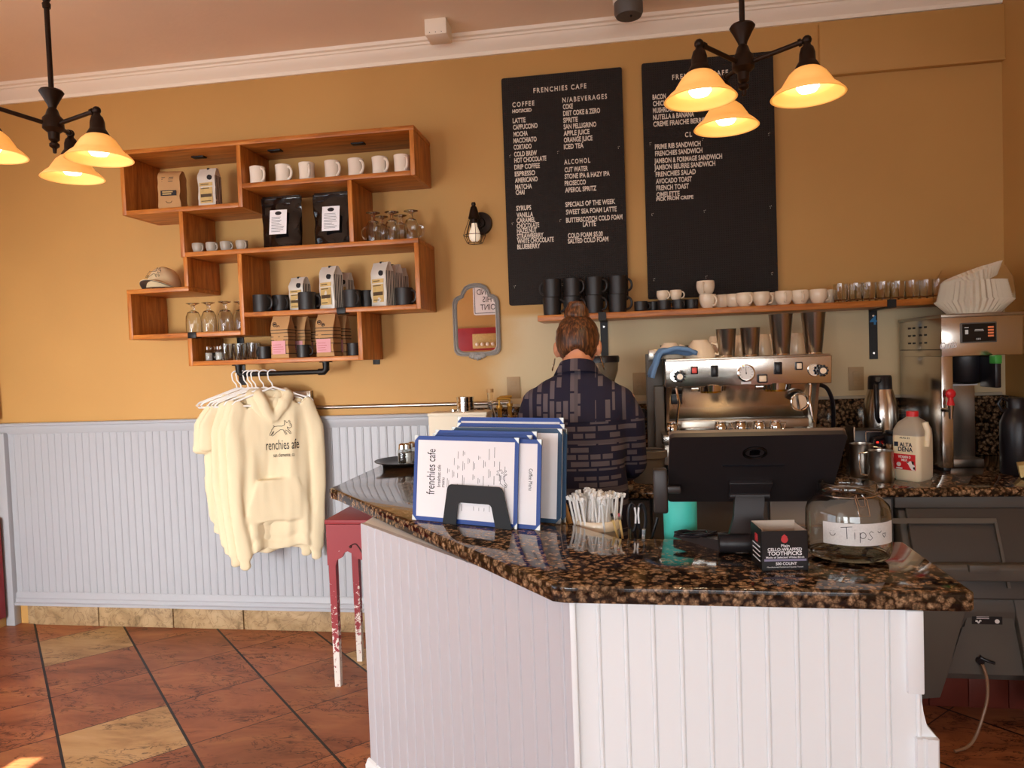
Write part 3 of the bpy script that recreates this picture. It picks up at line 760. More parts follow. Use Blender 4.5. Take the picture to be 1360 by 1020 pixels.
def foil_bag(label, loc, rotz, w, d, h, seed, group='striped foil coffee bags'):
    r = bag('foil_coffee_bag', label, loc, rotz, w, d, h, MSILV, group, seed, 0.10, 0.014)
    y = -d/2*1.10
    label_quad(-w*0.36, w*0.36, y, h*0.10, h*0.50).build('label', MGOLD, r, smooth=0)
    label_quad(-w*0.38, w*0.38, y, h*0.53, h*0.62).build('name_band', MGOLD, r, smooth=0)
    m = MB(); lines(m, -w*0.30, w*0.30, y-0.0015, (h*0.565, h*0.46, h*0.14), h*0.02, int(seed*9)); m.box(-w*0.32, w*0.32, y-0.0022, y-0.001, h*0.25, h*0.33); m.build('label_lettering', mat('brown_ink', '4a3820', 0.6) if 'brown_ink' not in bpy.data.materials else bpy.data.materials['brown_ink'], r, smooth=0)
    MB().cyl((w*0.22, y+0.012, h*0.745), (w*0.22, y-0.004, h*0.745), w*0.13, seg=20).build('round_sticker', MINK, r)
    MB().box(-w*0.06, w*0.06, -0.012, 0.012, h*0.965, h*1.02, 0.002).build('clip', MINK, r)
    for s in (1, -1): MB().box(s*w*0.492-0.0008, s*w*0.492+0.0008, -d*0.44, d*0.44, h*0.03, h*0.80).build('side_stripes', MSTRIPE, r, smooth=0)
    return r
foil_bag('silver and gold coffee bag in the top left box, beside the kraft bag', (-2.144, 3.58, Z1B), -0.05, 0.100, 0.062, 0.205, 1.3)
foil_bag('short striped foil coffee bag behind a charcoal mug on the third shelf', (-1.687, 3.625, Z3R), -0.30, 0.098, 0.060, 0.180, 4.1)
foil_bag('tallest striped foil coffee bag, middle of the third shelf', (-1.493, 3.585, Z3R), -0.38, 0.100, 0.075, 0.222, 5.7)
foil_bag('striped foil coffee bag peeking out behind the tallest one', (-1.472, 3.705, Z3R), -0.30, 0.095, 0.055, 0.200, 6.2)
foil_bag('striped foil coffee bag at the front of the row of three at right, third shelf', (-1.212, 3.575, Z3R), -0.42, 0.102, 0.066, 0.226, 7.9)
foil_bag('dark striped foil coffee bag second in the row of three, third shelf', (-1.186, 3.665, Z3R), -0.42, 0.098, 0.055, 0.222, 8.8)
foil_bag('striped foil coffee bag hindmost in the row of three, third shelf', (-1.179, 3.745, Z3R), -0.42, 0.095, 0.050, 0.212, 9.6)

# black foil pouches with white labels
for i, (x, lb, sd) in enumerate(((-1.755, 'left of the two shiny black foil pouches with white labels', 1.7), (-1.467, 'right of the two shiny black foil pouches with white labels', 3.9))):
    r = thing('foil_pouch', lb, 'bag', (x, 3.60, Z2), 0.0, 'black foil pouches')
    m = MB(); rings = []
    for k in range(15):
        u = k/14; z = 0.272*u; dd = 0.085*(1-u)**0.8+0.006; ww = 0.190+0.012*u
        rings.append([Vector((a*ww/2, c*dd/2, z)) + Vector((0, 0.016*noise.noise(Vector((a*2.2+sd, u*4.5, c))), 0))*(0 if k in (0, 14) else 1) for a, c in [(cos(q)*(1.12 if abs(cos(q)) > .7 else 1), sin(q)) for q in [2*pi*j/28 for j in range(28)]]])
    m.loft(rings).build('pouch', MBLKFOIL, r, smooth=60)
    m = MB(); m.box(-0.104, 0.104, -0.005, 0.005, 0.262, 0.279, 0.002); m.box(-0.104, 0.104, -0.006, 0.006, 0.236, 0.240, 0.001); m.build('zip_seal', MBLKFOIL, r)
    ly = -0.056
    rot = RX(0.13)
    m = MB(); m.box(-0.047, 0.047, -0.001, 0.001, -0.065, 0.065); m.xf(T((0.0, ly+0.008, 0.135)) @ RX(-0.16)); m.build('label', MPAPER, r, smooth=0)
    m = MB(); m.cyl((0, -0.0012, 0.047), (0, -0.0024, 0.047), 0.010, seg=20)
    for v in m.bm.verts: v.co.x *= 1.8
    lines(m, -0.036, 0.036, -0.0012, [0.025-0.0085*j for j in range(10)], 0.0018, i+4)
    m.xf(T((0.0, ly+0.008, 0.135)) @ RX(-0.16)); m.build('label_print', MINK, r, smooth=0)

# brown paper bags with black stripes and pink labels
def paper_bag(label, loc, rotz, w, d, h, seed):
    r = bag('striped_paper_bag', label, loc, rotz, w, d, h, MKRAFT, 'brown paper bags on the lowest shelf', seed, 0.22, 0.010)
    m = MB()
    for k, z in enumerate((0.10, 0.30, 0.42, 0.50, 0.59, 0.66)):
        zz = h*z; e = 0.0035
        for s in (-1, 1):
            m.box(-w/2*0.985, w/2*0.985, s*(d/2*1.07)-0.0012, s*(d/2*1.07)+0.0012, zz, zz+e)
            m.box(s*w/2*1.0-0.0015, s*w/2*1.0+0.0015, -d/2, d/2, zz, zz+e)
    m.build('stripes', MINK, r, smooth=0)
    label_quad(-w*0.42, w*0.36, -d/2*1.13, h*0.10, h*0.41).build('label', MPINK, r, smooth=0)
    m = MB(); lines(m, -w*0.34, w*0.30, -d/2*1.13-0.0014, [h*(0.15+0.055*k) for k in range(4)], 0.0016, int(seed)); m.build('label_lettering', MRED, r, smooth=0)
    m = MB()
    for cx_, cz_, rr in ((-w*0.27, h*0.80, 0.011), (-w*0.06, h*0.735, 0.008)):
        m.tube([(cx_+rr*cos(a), -d/2*0.93, cz_+rr*sin(a)) for a in [2*pi*k/14 for k in range(14)]], 0.0016, 5, closed=True); m.box(cx_-rr*0.5, cx_+rr*0.5, -d/2*0.93-0.001, -d/2*0.93+0.001, cz_-rr*0.3, cz_+rr*0.4)
    m.build('stamp', MINK, r, smooth=0)
    return r
paper_bag('brown paper bag with pink label at the front of the left group, lowest shelf', (-1.762, 3.565, Z4), -0.10, 0.100, 0.075, 0.220, 1.4)
paper_bag('brown paper bag second in the left group, lowest shelf', (-1.716, 3.66, Z4), -0.12, 0.100, 0.060, 0.218, 2.6)
paper_bag('crumpled brown paper bag hindmost in the left group, lowest shelf', (-1.697, 3.745, Z4), -0.12, 0.092, 0.050, 0.205, 3.1)
paper_bag('brown paper bag with pink label at the front of the right group, lowest shelf', (-1.517, 3.57, Z4), -0.12, 0.104, 0.075, 0.222, 4.5)
paper_bag('brown paper bag behind the front one of the right group, lowest shelf', (-1.492, 3.67, Z4), -0.14, 0.096, 0.060, 0.215, 5.3)

# salt and pepper shakers, tumblers on the lowest shelf
def shaker(loc, label, fill, group):
    r = thing('shaker', label, 'shaker', loc, 0, group)
    MB().lathe([(0, 0), (0.019, 0), (0.020, 0.004), (0.0205, 0.05), (0.016, 0.062), (0.014, 0.062), (0.0185, 0.05), (0.018, 0.004), (0, 0.003)], 16).build('jar', MGLASS, r)
    MB().lathe([(0, 0.0045), (0.0172, 0.0045), (0.0178, 0.043), (0, 0.044)], 16).build('filling', fill, r)
    MB().lathe([(0, 0.083), (0.010, 0.082), (0.0165, 0.076), (0.0175, 0.060), (0, 0.060)], 16).build('cap', MCHROME, r)
    return r
MPEP = mat('ground_pepper', '4b4038', 0.9); MSALT = mat('salt', 'f2efe9', 0.8)
s0 = shaker((-2.186, 3.56, Z4), 'salt shaker at the left end of the lowest shelf', MSALT, 'shakers on the lowest shelf')
shaker((-2.174, 3.60, Z4), 'pepper shaker just behind the salt shaker on the lowest shelf', MPEP, 'shakers on the lowest shelf')
dup(s0, (-2.136, 3.575, Z4), 0, 'salt shaker beside the stacked tumblers on the lowest shelf')
def tumbler(loc, label, r, h, group, taper=0.9, ribs=True):
    root = thing('glass_tumbler', label, 'glass', loc, 0, group)
    MB().lathe([(0, 0), (r*taper, 0), (r*taper+0.001, 0.003), (r*0.97, h*0.55), (r, h), (r-0.003, h), (r*0.95-0.003, h*0.55), (r*taper-0.003, 0.012), (0, 0.010)], 20).build('glass_wall', MGLASS, root)
    return root
tu = None
for i, (x, y) in enumerate(((-2.088, 3.57), (-2.010, 3.57), (-2.107, 3.67), (-1.938, 3.575), (-2.023, 3.68))):
    lb = ['faceted tumbler beside the shakers on the lowest shelf', 'second faceted tumbler from the left at the front of the lowest shelf', 'faceted tumbler at the back left of the lowest shelf group', 'faceted tumbler beside the small black cup on the lowest shelf', 'faceted tumbler at the back right of the lowest shelf group'][i]
    if tu is None: tu = tumbler((x, y, Z4), lb, 0.036, 0.088, 'tumblers on the lowest shelf', 0.78)
    else: dup(tu, (x, y, Z4), 0.3*i, lb)

# baseball cap
cp = thing('baseball_cap', 'cream baseball cap with a line drawing of a dog, on the lower left box', 'cap', (-2.471, 3.625, Z3L), 0.0)
MCAP = mat('cream_twill', 'e2c79c', 0.85, bump=0.1, bscale=200)
rings = []
m = MB()
for i in range(9):
    u = i/8; a = u*pi/2; rr = 0.088*cos(a)**0.8 + 0.001; rings.append([Vector((rr*cos(q)*(0.92), rr*1.1*sin(q)+0.02*u, 0.012+0.112*sin(a)*(1+0.06*max(0, -sin(q))) )) for q in [2*pi*k/28 for k in range(28)]])
m.loft(rings).build('crown', MCAP, cp, smooth=60)
def visor(zo, mt, nm):
    m = MB(); n_ = 20; G = []
    for j in range(6):
        v = j/5; row = []
        for k in range(n_+1):
            c = -1+2*k/n_; q = 1-abs(c)**2.2
            row.append(Vector((0.082*c*(1-v)+0.100*c*v, -0.02-0.070*q-v*(0.010+0.058*q**0.8), 0.010+0.038*q-v*0.006+zo)))
        G.append(row)
    for j in range(5):
        for k in range(n_): m.quad(G[j][k], G[j+1][k], G[j+1][k+1], G[j][k+1])
    o = m.build(nm, mt, cp, smooth=60, weld=True); s_ = o.modifiers.new('t', 'SOLIDIFY'); s_.thickness = 0.002; return o
visor(0.003, MCAP, 'visor'); visor(-0.001, mat('grey_lining', '6f665c', 0.8), 'visor_underside')
MB().ball((0, 0.012, 0.126), 0.007, (1, 1, 0.5)).build('button', MCAP, cp)
MB().box(-0.037, 0.037, -0.052, -0.047, 0.006, 0.026).build('inner_label', MINK, cp, smooth=0)
# simple line drawing of a running dog, reused on the cap, the hoodie and the menus
DOG = [[(0.0, 0.30), (0.06, 0.36), (0.10, 0.42), (0.14, 0.46), (0.30, 0.47), (0.48, 0.46), (0.58, 0.50)], [(0.14, 0.46), (0.12, 0.50), (0.09, 0.49)],
       [(0.58, 0.50), (0.60, 0.60), (0.59, 0.72), (0.64, 0.70), (0.69, 0.60), (0.74, 0.62), (0.80, 0.72), (0.83, 0.66), (0.82, 0.58), (0.88, 0.52), (0.90, 0.44), (0.86, 0.38), (0.80, 0.36), (0.74, 0.38), (0.70, 0.42)],
       [(0.70, 0.42), (0.72, 0.32), (0.82, 0.20), (0.86, 0.10), (0.81, 0.09), (0.74, 0.20), (0.62, 0.28), (0.60, 0.22), (0.68, 0.08), (0.64, 0.05), (0.56, 0.18), (0.54, 0.28)],
       [(0.54, 0.28), (0.40, 0.30), (0.32, 0.24), (0.20, 0.16), (0.10, 0.06), (0.02, 0.03), (0.00, 0.08), (0.08, 0.16), (0.12, 0.24), (0.06, 0.20), (-0.02, 0.06), (-0.08, 0.06), (-0.06, 0.14), (0.02, 0.28)],
       [(0.80, 0.50), (0.86, 0.48)], [(0.78, 0.56), (0.79, 0.55)], [(0.86, 0.56), (0.865, 0.55)]]
def dog(m, w, th, M_):
    t = MB()
    for ln in DOG: t.tube([(x*w, 0, z*w) for x, z in ln], th, 5)
    t.bm.transform(M_); me = bpy.data.meshes.new('t'); t.bm.to_mesh(me); t.bm.free(); m.bm.from_mesh(me); bpy.data.meshes.remove(me); return m
dog(MB(), 0.085, 0.0011, T((-0.034, -0.0955, 0.058)) @ RX(-0.35)).build('embroidery', MINK, cp)

# ================================================================== BACK WALL FITTINGS
# letter boards

TXT1 = [("FRENCHIES CAFE", -0.425, 2.867, 0.273, 1), ("COFFEE", -0.538, 2.804, 0.115, 1), ("HOT/ICED", -0.539, 2.774, 0.101, 0), ("LATTE", -0.539, 2.722, 0.067, 2), ("CAPPUCCINO", -0.538, 2.688, 0.128, 2), ("MOCHA", -0.537, 2.652, 0.075, 2), ("MACCHIATO", -0.539, 2.619, 0.122, 2), ("CORTADO", -0.539, 2.585, 0.094, 2), ("COLD BREW", -0.538, 2.549, 0.120, 2), ("HOT CHOCOLATE", -0.538, 2.517, 0.168, 2), ("DRIP COFFEE", -0.539, 2.482, 0.134, 2), ("ESPRESSO", -0.538, 2.447, 0.107, 2), ("AMERICANO", -0.538, 2.414, 0.119, 2), ("MATCHA", -0.538, 2.379, 0.088, 2), ("CHAI", -0.536, 2.351, 0.046, 2), ("SYRUPS", -0.536, 2.269, 0.078, 2), ("VANILLA", -0.536, 2.233, 0.087, 2), ("CARAMEL", -0.537, 2.205, 0.099, 2), ("CHOCOLATE", -0.537, 2.177, 0.118, 2), ("HAZELNUT", -0.537, 2.151, 0.105, 2), ("STRAWBERRY", -0.538, 2.123, 0.140, 2), ("WHITE CHOCOLATE", -0.537, 2.097, 0.192, 2), ("BLUEBERRY", -0.538, 2.068, 0.121, 2), ("N/ABEVERAGES", -0.277, 2.805, 0.228, 1), ("COKE", -0.275, 2.771, 0.051, 2), ("DIET COKE & ZERO", -0.275, 2.737, 0.189, 2), ("SPRITE", -0.276, 2.702, 0.075, 2), ("SAN PELLIGRINO", -0.275, 2.669, 0.168, 2), ("APPLE JUICE", -0.276, 2.635, 0.133, 2), ("ORANGE JUICE", -0.276, 2.601, 0.147, 2), ("ICED TEA", -0.277, 2.567, 0.101, 2), ("ALCOHOL", -0.278, 2.489, 0.134, 1), ("CUT WATER", -0.277, 2.449, 0.120, 2), ("STONE IPA & HAZY IPA", -0.278, 2.415, 0.231, 2), ("PROSECCO", -0.279, 2.380, 0.109, 2), ("APEROL SPRITZ", -0.278, 2.345, 0.161, 2), ("SPECIALS OF THE WEEK", -0.279, 2.271, 0.255, 2), ("SWEET SEA FOAM LATTE", -0.277, 2.232, 0.260, 2), ("BUTTERSCOTCH COLD FOAM", -0.278, 2.190, 0.289, 2), ("LATTE", -0.192, 2.164, 0.067, 2), ("COLD FOAM $5.00", -0.271, 2.110, 0.180, 2), ("SALTED COLD FOAM", -0.272, 2.082, 0.208, 2), ]
TXT2 = [("FRENCHIES CAFE", 0.279, 2.869, 0.272, 1), ("BACON", 0.179, 2.779, 0.066, 2), ("CHICKEN", 0.180, 2.746, 0.092, 2), ("MUSHROOM", 0.179, 2.712, 0.111, 2), ("NUTELLA & BANANA", 0.179, 2.678, 0.202, 2), ("CREME FRAICHE BERRIES", 0.179, 2.644, 0.267, 2), ("CL", 0.334, 2.579, 0.034, 1), ("PRIME RIB SANDWICH", 0.184, 2.530, 0.225, 2), ("FRENCHIES SANDWICH", 0.184, 2.496, 0.233, 2), ("JAMBON & FORMAGE SANDWICH", 0.179, 2.459, 0.333, 2), ("JAMBON BEURRE SANDWICH", 0.178, 2.426, 0.300, 2), ("FRENCHIES SALAD", 0.184, 2.392, 0.198, 2), ("AVOCADO TOAST", 0.184, 2.357, 0.178, 2), ("FRENCH TOAST", 0.186, 2.323, 0.160, 2), ("OMELETTE", 0.185, 2.289, 0.115, 2), ("PICK FROM CREPE", 0.184, 2.270, 0.183, 0), ]

def letterboard(label, x0, x1, z0, z1, lines_):
    r = thing('letter_board', label, 'menu board', ((x0+x1)/2, WY-0.012, z0))
    pts = []
    for cx_, cz_, a0 in ((x1-0.01, z1-0.01, 0), (x0+0.01, z1-0.01, 90), (x0+0.01, z0+0.01, 180), (x1-0.01, z0+0.01, 270)):
        for k in range(4): pts.append((cx_+0.01*cos(rad(a0+30*k)), cz_+0.01*sin(rad(a0+30*k))))
    MB().prism(pts, WY-0.030, WY-0.001, 'xz').build('panel', MBOARD, r, world=True)
    tx = MB()
    for s, x, z, w_, k in lines_:
        q_ = MB() if k == 1 else tx
        q_.text(s, 0.0345 if k else 0.024, T((x, WY-0.0315, z)) @ FACE, width=w_, depth=0.0015, bold=0.0006 if k == 1 else 0.0008, spacing=1.35 if k == 1 else 1.0)
        if k == 1: q_.build('heading', MLETTER, r, world=True, smooth=0)
    tx.build('lettering', MLETTER, r, world=True, smooth=0)
    m = MB()
    for x in (x0+0.03, (x0+x1)/2-0.03, x1-0.03):
        for z in (z0+0.10, z0+0.43, z1-0.40):
            for q in ((0, 0), (0.006, 0.002), (0.001, -0.008)): m.cyl((x+q[0], WY-0.030, z+q[1]), (x+q[0], WY-0.0315, z+q[1]), 0.0016, seg=6)
    m.build('pin', MLETTER, r, world=True, smooth=0)
letterboard('left black letter board with the drinks menu in white letters', -0.592, 0.030, 1.776, 2.957, TXT1)
letterboard('right black letter board with the sandwich menu, behind the lit chandelier', 0.129, 0.767, 1.776, 2.964, TXT2)

# caged wall sconce
sc_ = thing('wall_sconce', 'caged bronze wall sconce with a bare bulb, left of the letter boards', 'wall lamp', (-0.727, WY-0.002, 2.20))
bx, bz = -0.735, 2.218
MB().cyl((bx+0.002, WY-0.001, bz), (bx+0.002, WY-0.022, bz), 0.062, 0.058, 28).cyl((bx, WY-0.022, bz), (bx, WY-0.034, bz), 0.030, 0.026, 20).build('backplate', MIRON, sc_, world=True)
lx, ly = -0.748, 3.70
zt = 2.306
MB().tube([(bx, WY-0.03, bz), (bx-0.005, WY-0.06, bz+0.02), (lx+0.005, ly+0.02, zt-0.02), (lx, ly, zt-0.015)], 0.007, 10).build('arm', MIRON, sc_, world=True)
MB().lathe([(0, 0.0), (0.010, -0.002), (0.012, -0.012), (0.009, -0.020), (0.016, -0.026), (0.020, -0.040), (0.027, -0.070), (0.031, -0.083), (0.027, -0.088), (0.018, -0.090), (0.018, -0.108), (0, -0.108)], 20, (lx, ly, zt+0.006)).build('socket', MIRON, sc_, world=True)
MB().lathe([(0, -0.108), (0.014, -0.108), (0.016, -0.125), (0.026, -0.150), (0.030, -0.170), (0.026, -0.190), (0.014, -0.202), (0, -0.205)], 20, (lx, ly, zt+0.004)).build('bulb', mat('frosted_bulb', 'f3e3cf', 0.3, emit='ffe6c4', estr=0.35), sc_, world=True)
m = MB()
def hexr(r, z): return [(lx+r*cos(2*pi*k/8+0.3), ly+r*sin(2*pi*k/8+0.3), zt+z) for k in range(8)]
r1, r2, r3 = hexr(0.028, -0.085), hexr(0.058, -0.165), hexr(0.040, -0.205)
for k in range(8): m.tube([r1[k], r2[k], r3[k]], 0.0016, 5)
m.tube(r2, 0.0018, 5, closed=True); m.tube(r3, 0.0018, 5, closed=True)
m.build('cage', MBLACK, sc_, world=True)

# small grey mirror with a shaped frame
mr_ = thing('wall_mirror', 'small mirror in a grey scalloped frame below the caged sconce', 'mirror', (-0.784, WY-0.002, 1.50))
xc_, z0_, z1_ = -0.776, 1.515, 1.905
wd = 0.128
half = [(0.0, z1_), (0.030, z1_-0.003), (0.058, z1_-0.016), (0.075, z1_-0.040), (0.082, z1_-0.060), (0.100, z1_-0.066), (0.118, z1_-0.078), (0.127, z1_-0.100), (wd, z1_-0.15), (wd, z0_+0.06), (0.126, z0_+0.03), (0.112, z0_+0.010), (0.09, z0_+0.002), (0.05, z0_), (0.0, z0_)]
outl = [(xc_+x, z) for x, z in half]+[(xc_-x, z) for x, z in reversed(half[1:-1])]
def inset(p, k):
    cz = (z0_+z1_)/2; return [(xc_+(x-xc_)*(1-k/wd), cz+(z-cz)*(1-k/0.195)) for x, z in p]
m = MB(); prof = [(0.0, 0.0), (0.0, 0.014), (0.006, 0.020), (0.011, 0.012), (0.018, 0.019), (0.024, 0.008)]
m.loft([[(x, WY-0.003-dy, z) for x, z in inset(outl, k)] for k, dy in prof], cap=False)
MFRAME = mat('grey_painted_frame', '9a948e', 0.45)
m.build('frame', MFRAME, mr_, world=True, smooth=30)
gl_ = inset(outl, 0.022)
m = MB(); m.bm.faces.new([m.bm.verts.new((x, WY-0.009, z)) for x, z in gl_]); m.build('mirror_glass', MMIRROR, mr_, world=True, smooth=0)
m = MB()
for k in range(-3, 4): m.ball((xc_+0.012*k*(1 if abs(k) < 3 else 0.9), WY-0.016, z0_+0.006-0.004*(3-abs(k))), 0.016, (0.55, 0.5, 1.15), rot=RY(-0.28*k).to_3x3())
m.ball((xc_, WY-0.015, z0_-0.006), 0.015, (1.1, 0.6, 0.9))
for s in (-1, 1): m.tube([(xc_+s*(0.03+0.012*cos(a)), WY-0.02, z0_+0.004+0.012*sin(a)) for a in [k*pi/5 for k in range(9)]], 0.004, 6)
m.build('shell_ornament', MFRAME, mr_, world=True)

# electrical box, conduit, outlet plates, plaster bump
eb = thing('junction_box', 'grey metal electrical box behind the hanging hoodie', 'electrical box', (-1.79, WY, 1.285))
MB().box(-1.887, -1.722, WY-0.035, WY, 1.284, 1.358, 0.003).build('box', MSTEELD, eb, world=True)
MB().box(-1.878, -1.730, WY-0.040, WY-0.034, 1.290, 1.352, 0.002).build('cover', MSTEELD, eb, world=True)
tag(MB().tube([(-1.722, WY-0.018, 1.264), (-1.64, WY-0.016, 1.262), (-0.60, WY-0.016, 1.262)], 0.0105, 10).build('conduit', MSTEELD, origin=(-1.7, WY-0.016, 1.262)), 'grey metal conduit running along the wall above the wainscot', 'conduit')
for i, (px0, pz0, lb) in enumerate(((-0.588, 1.340, 'tan outlet plate by the gold pump bottles'), (0.076, 1.341, 'tan outlet plate left of the espresso machine'), (1.133, 1.336, 'tan outlet plate left of the tall steel thermos'))):
    o = thing('outlet_plate', lb, 'outlet', (px0, WY, pz0), 0, 'outlet plates')
    MB().box(-0.036, 0.036, -0.006, 0, -0.058, 0.058, 0.002).build('plate', mat('beige_plastic', 'ad9068', 0.5) if i == 0 else bpy.data.materials['beige_plastic'], o)
    m = MB()
    for z in (-0.022, 0.022): m.box(-0.016, 0.016, -0.008, -0.004, z-0.014, z+0.014, 0.002)
    m.build('socket', bpy.data.materials['beige_plastic'], o)

# ceiling fittings
bx_ = thing('ceiling_alarm', 'small cream box on the ceiling by the crown moulding', 'alarm', (-0.875, 3.60, CZ))
MB().box(-0.055, 0.055, -0.06, 0.06, -0.078, 0, 0.003).build('housing', MCROWN, bx_)
m = MB()
for k in range(3): m.cyl((-0.03+0.03*k, -0.0602, -0.068), (-0.03+0.03*k, -0.0615, -0.068), 0.0022, seg=8)
m.build('screw', MIRON, bx_)
cx_, cy_ = 0.066, 3.459
cm_ = thing('ceiling_speaker', 'white and grey round fitting on the ceiling above the left letter board', 'speaker', (cx_, cy_, CZ))
MB().lathe([(0, 0), (0.066, 0), (0.066, -0.115), (0.058, -0.13), (0, -0.13)], 24).build('housing', MGRYPL, cm_)
MB().lathe([(0.071, 0.0), (0.071, -0.065), (0.068, -0.070), (0.0, -0.070)], 24).build('collar', MCROWN, cm_)
MB().ball((0.01, -0.01, -0.132), 0.006).build('sensor', MIRON, cm_)

# ================================================================== HANGERS AND GARMENTS on the pipe rail
RY_, RZ_ = 3.60, 1.462
ROT = rad(33)
def hanger(name_label, x, rot, drop=0.0, lean=0.0):
    r = thing('coat_hanger', name_label, 'hanger', (x, RY_, RZ_), rot, 'white plastic hangers on the pipe rail')
    m = MB()
    m.tube([(0.024*cos(a)-0.0, 0, 0.0+0.020*sin(a)) for a in [rad(-15+q*20) for q in range(11)]] + [(-0.020, 0, -0.030), (-0.004, 0, -0.052), (0.0, 0, -0.075)], 0.0036, 8)
    m.build('hook', MHANG, r)
    m = MB(); m.tube([(-0.205, 0, -0.155), (-0.19, 0, -0.140), (0, 0, -0.072), (0.19, 0, -0.140), (0.205, 0, -0.155), (0.195, 0, -0.165), (0, 0, -0.165), (-0.195, 0, -0.165)], 0.0055, 8, closed=True)
    m.build('shoulder_bar', MHANG, r); return r
def garment(name, label, cat, x, rot, length, half, sleeve, hood=False, seed=1.0, yoff=0.0):
    """garment on a hanger: local x along the shoulders, -y front, origin at the rail"""
    r = thing(name, label, cat, (x, RY_, RZ_), rot)
    m = MB()
    zs = -0.105
    N_ = 30
    nodes_ = []
    for i in range(N_):
        u = i/(N_-1); z = zs-length*u
        if u < 0.10: w_ = half*(0.42+0.5*(u/0.10)**0.7)
        else: w_ = half*(0.92+0.08*sin(pi*u)) * (1 if u < 0.93 else 0.93)
        d_ = (0.011+0.008*min(1, u*2.2))*(0.55 if 0.90 < u < 0.95 else 1.0)
        nodes_.append((0.006*sin(u*5+seed), 0.0, z, w_, d_, 0.03))
    rings = []
    for (cx, cy, z, w_, d_, _) in nodes_:
        u_ = max(0.0, (zs-z)/length)
        ring = []
        for k in range(64):
            a = 2*pi*k/64; c, s = cos(a), sin(a)
            fold = 1.0; cy = 0.016*min(1, (zs-z)*2.2)*sin(26*w_*c+seed*3+2.5*z)+0.009*min(1, (zs-z)*2)*sin(57*w_*c+seed-3*z)
            slope = -0.055*abs(c)**1.3 if z > zs-0.05 else -0.055*abs(c)**1.3*max(0, 1-(zs-0.05-z)*6)
            ring.append(Vector((cx+w_*(abs(c)**0.75)*(1 if c > 0 else -1), cy+d_*s*fold, z+slope-0.010*u_*sin(9*c+seed))))
        rings.append(ring)
    m.loft(rings)
    for s in (-1, 1):
        x0 = s*(half*0.90)
        if sleeve > 0.3:
            lean_ = 0.07 if s < 0 else 0.03
            m.chain([(x0-s*0.04, 0, zs-0.075, 0.04, 0.016, 0.05), (x0-s*0.005, -0.008, zs-0.20, 0.042, 0.018, 0.05), (x0+s*0.000-0.00, -0.026 if s < 0 else -0.010, zs-0.20-sleeve*0.45, 0.038, 0.018, 0.04), (x0-s*0.012, -0.030 if s < 0 else -0.014, zs-0.20-sleeve*0.7, 0.040, 0.020, 0.04), (x0-s*(0.03), -0.034 if s < 0 else -0.014, zs-0.20-sleeve*0.92, 0.043, 0.020, 0.03), (x0-s*(0.03), -0.034 if s < 0 else -0.014, zs-0.20-sleeve*0.93, 0.030, 0.015, 0.02), (x0-s*(0.032), -0.034 if s < 0 else -0.014, zs-0.20-sleeve, 0.030, 0.015, 0.02)], 2, 0.6)
        else:
            m.chain([(x0-s*0.03, 0, zs-0.075, 0.04, 0.014, 0.05), (x0+s*0.02, -0.006, zs-0.16, 0.048, 0.016, 0.04), (x0+s*0.028, -0.008, zs-0.16-sleeve, 0.052, 0.017, 0.02)], 2, 0.6)
    if hood:
        for s in (-1, 1):
            m.chain([(s*0.010, -0.022, zs-0.125, 0.018, 0.014, 0.03), (s*0.050, -0.024, zs-0.060, 0.026, 0.018, 0.035), (s*0.078, 0.000, zs-0.015, 0.028, 0.022, 0.032), (s*0.066, 0.022, zs-0.004, 0.032, 0.020, 0.034), (0, 0.030, zs-0.012, 0.05, 0.016, 0.034)], 2, 0.5)
        m.prism([(-half*0.66, zs-length*0.82), (half*0.66, zs-length*0.82), (half*0.66, zs-length*0.72), (half*0.42, zs-length*0.55), (-half*0.42, zs-length*0.55), (-half*0.66, zs-length*0.72)], -0.034, 0.0, 'xz', 0.006)
    else:
        m.chain([(-0.085, 0, zs-0.010, 0.02, 0.014, 0.016), (0, -0.020, zs-0.045, 0.02, 0.010, 0.016), (0.085, 0, zs-0.010, 0.02, 0.014, 0.016)], 2, 0.5)
    def dsp(c):
        return 0.009*noise.noise(Vector((c.x*13+seed, c.y*9, c.z*3.2)))+0.004*noise.noise(Vector((c.x*26, c.y*20+seed, c.z*7)))
    m.fuse(0.0075, 2, dsp)
    bvh = BVHTree.FromBMesh(m.bm)
    m.build('body', MCLOTH, r, smooth=80)
    def on(px, pz):
        h = bvh.ray_cast(Vector((px, -0.5, pz)), Vector((0, 1, 0)))
        return h[0].y if h[0] else -0.05
    m = MB()     # ribbed hem
    for i in range(2): pass
    return r, on
hd_, on = garment('hoodie', 'cream hoodie with a black dog drawing and lettering, frontmost on the pipe rail', 'hoodie', (-1.852), ROT, 0.83, 0.240, 0.70, True, 1.3)
def conform(m, on, off=0.0022):
    for v in m.bm.verts: v.co.y = on(v.co.x, v.co.z)-off-v.co.y*0.0
    return m
cx0 = 0.035
m = MB(); dog(m, 0.115, 0.0014, T((cx0-0.055, 0, -0.335))); conform(m, on)
m.build('dog_drawing', MINK, hd_, smooth=0)
m = MB(); m.text('renchies', 0.075, T((cx0-0.085, 0, -0.405)) @ FACE, width=0.115, depth=0); m.text('afe', 0.075, T((cx0+0.043, 0, -0.405)) @ FACE, width=0.04, depth=0)
m.text('san clemente, ca', 0.03, T((cx0-0.05, 0, -0.445)) @ FACE, width=0.105, depth=0)
conform(m, on); m.build('lettering', MINK, hd_, smooth=0)
garment('sweatshirt', 'cream sweatshirt directly behind the printed hoodie', 'sweatshirt', (-1.852)-0.050, ROT, 0.84, 0.232, 0.68, True, 2.9)
garment('sweatshirt', 'cream sweatshirt third from the front on the pipe rail', 'sweatshirt', (-1.852)-0.095, ROT+0.02, 0.80, 0.228, 0.62, False, 4.2)
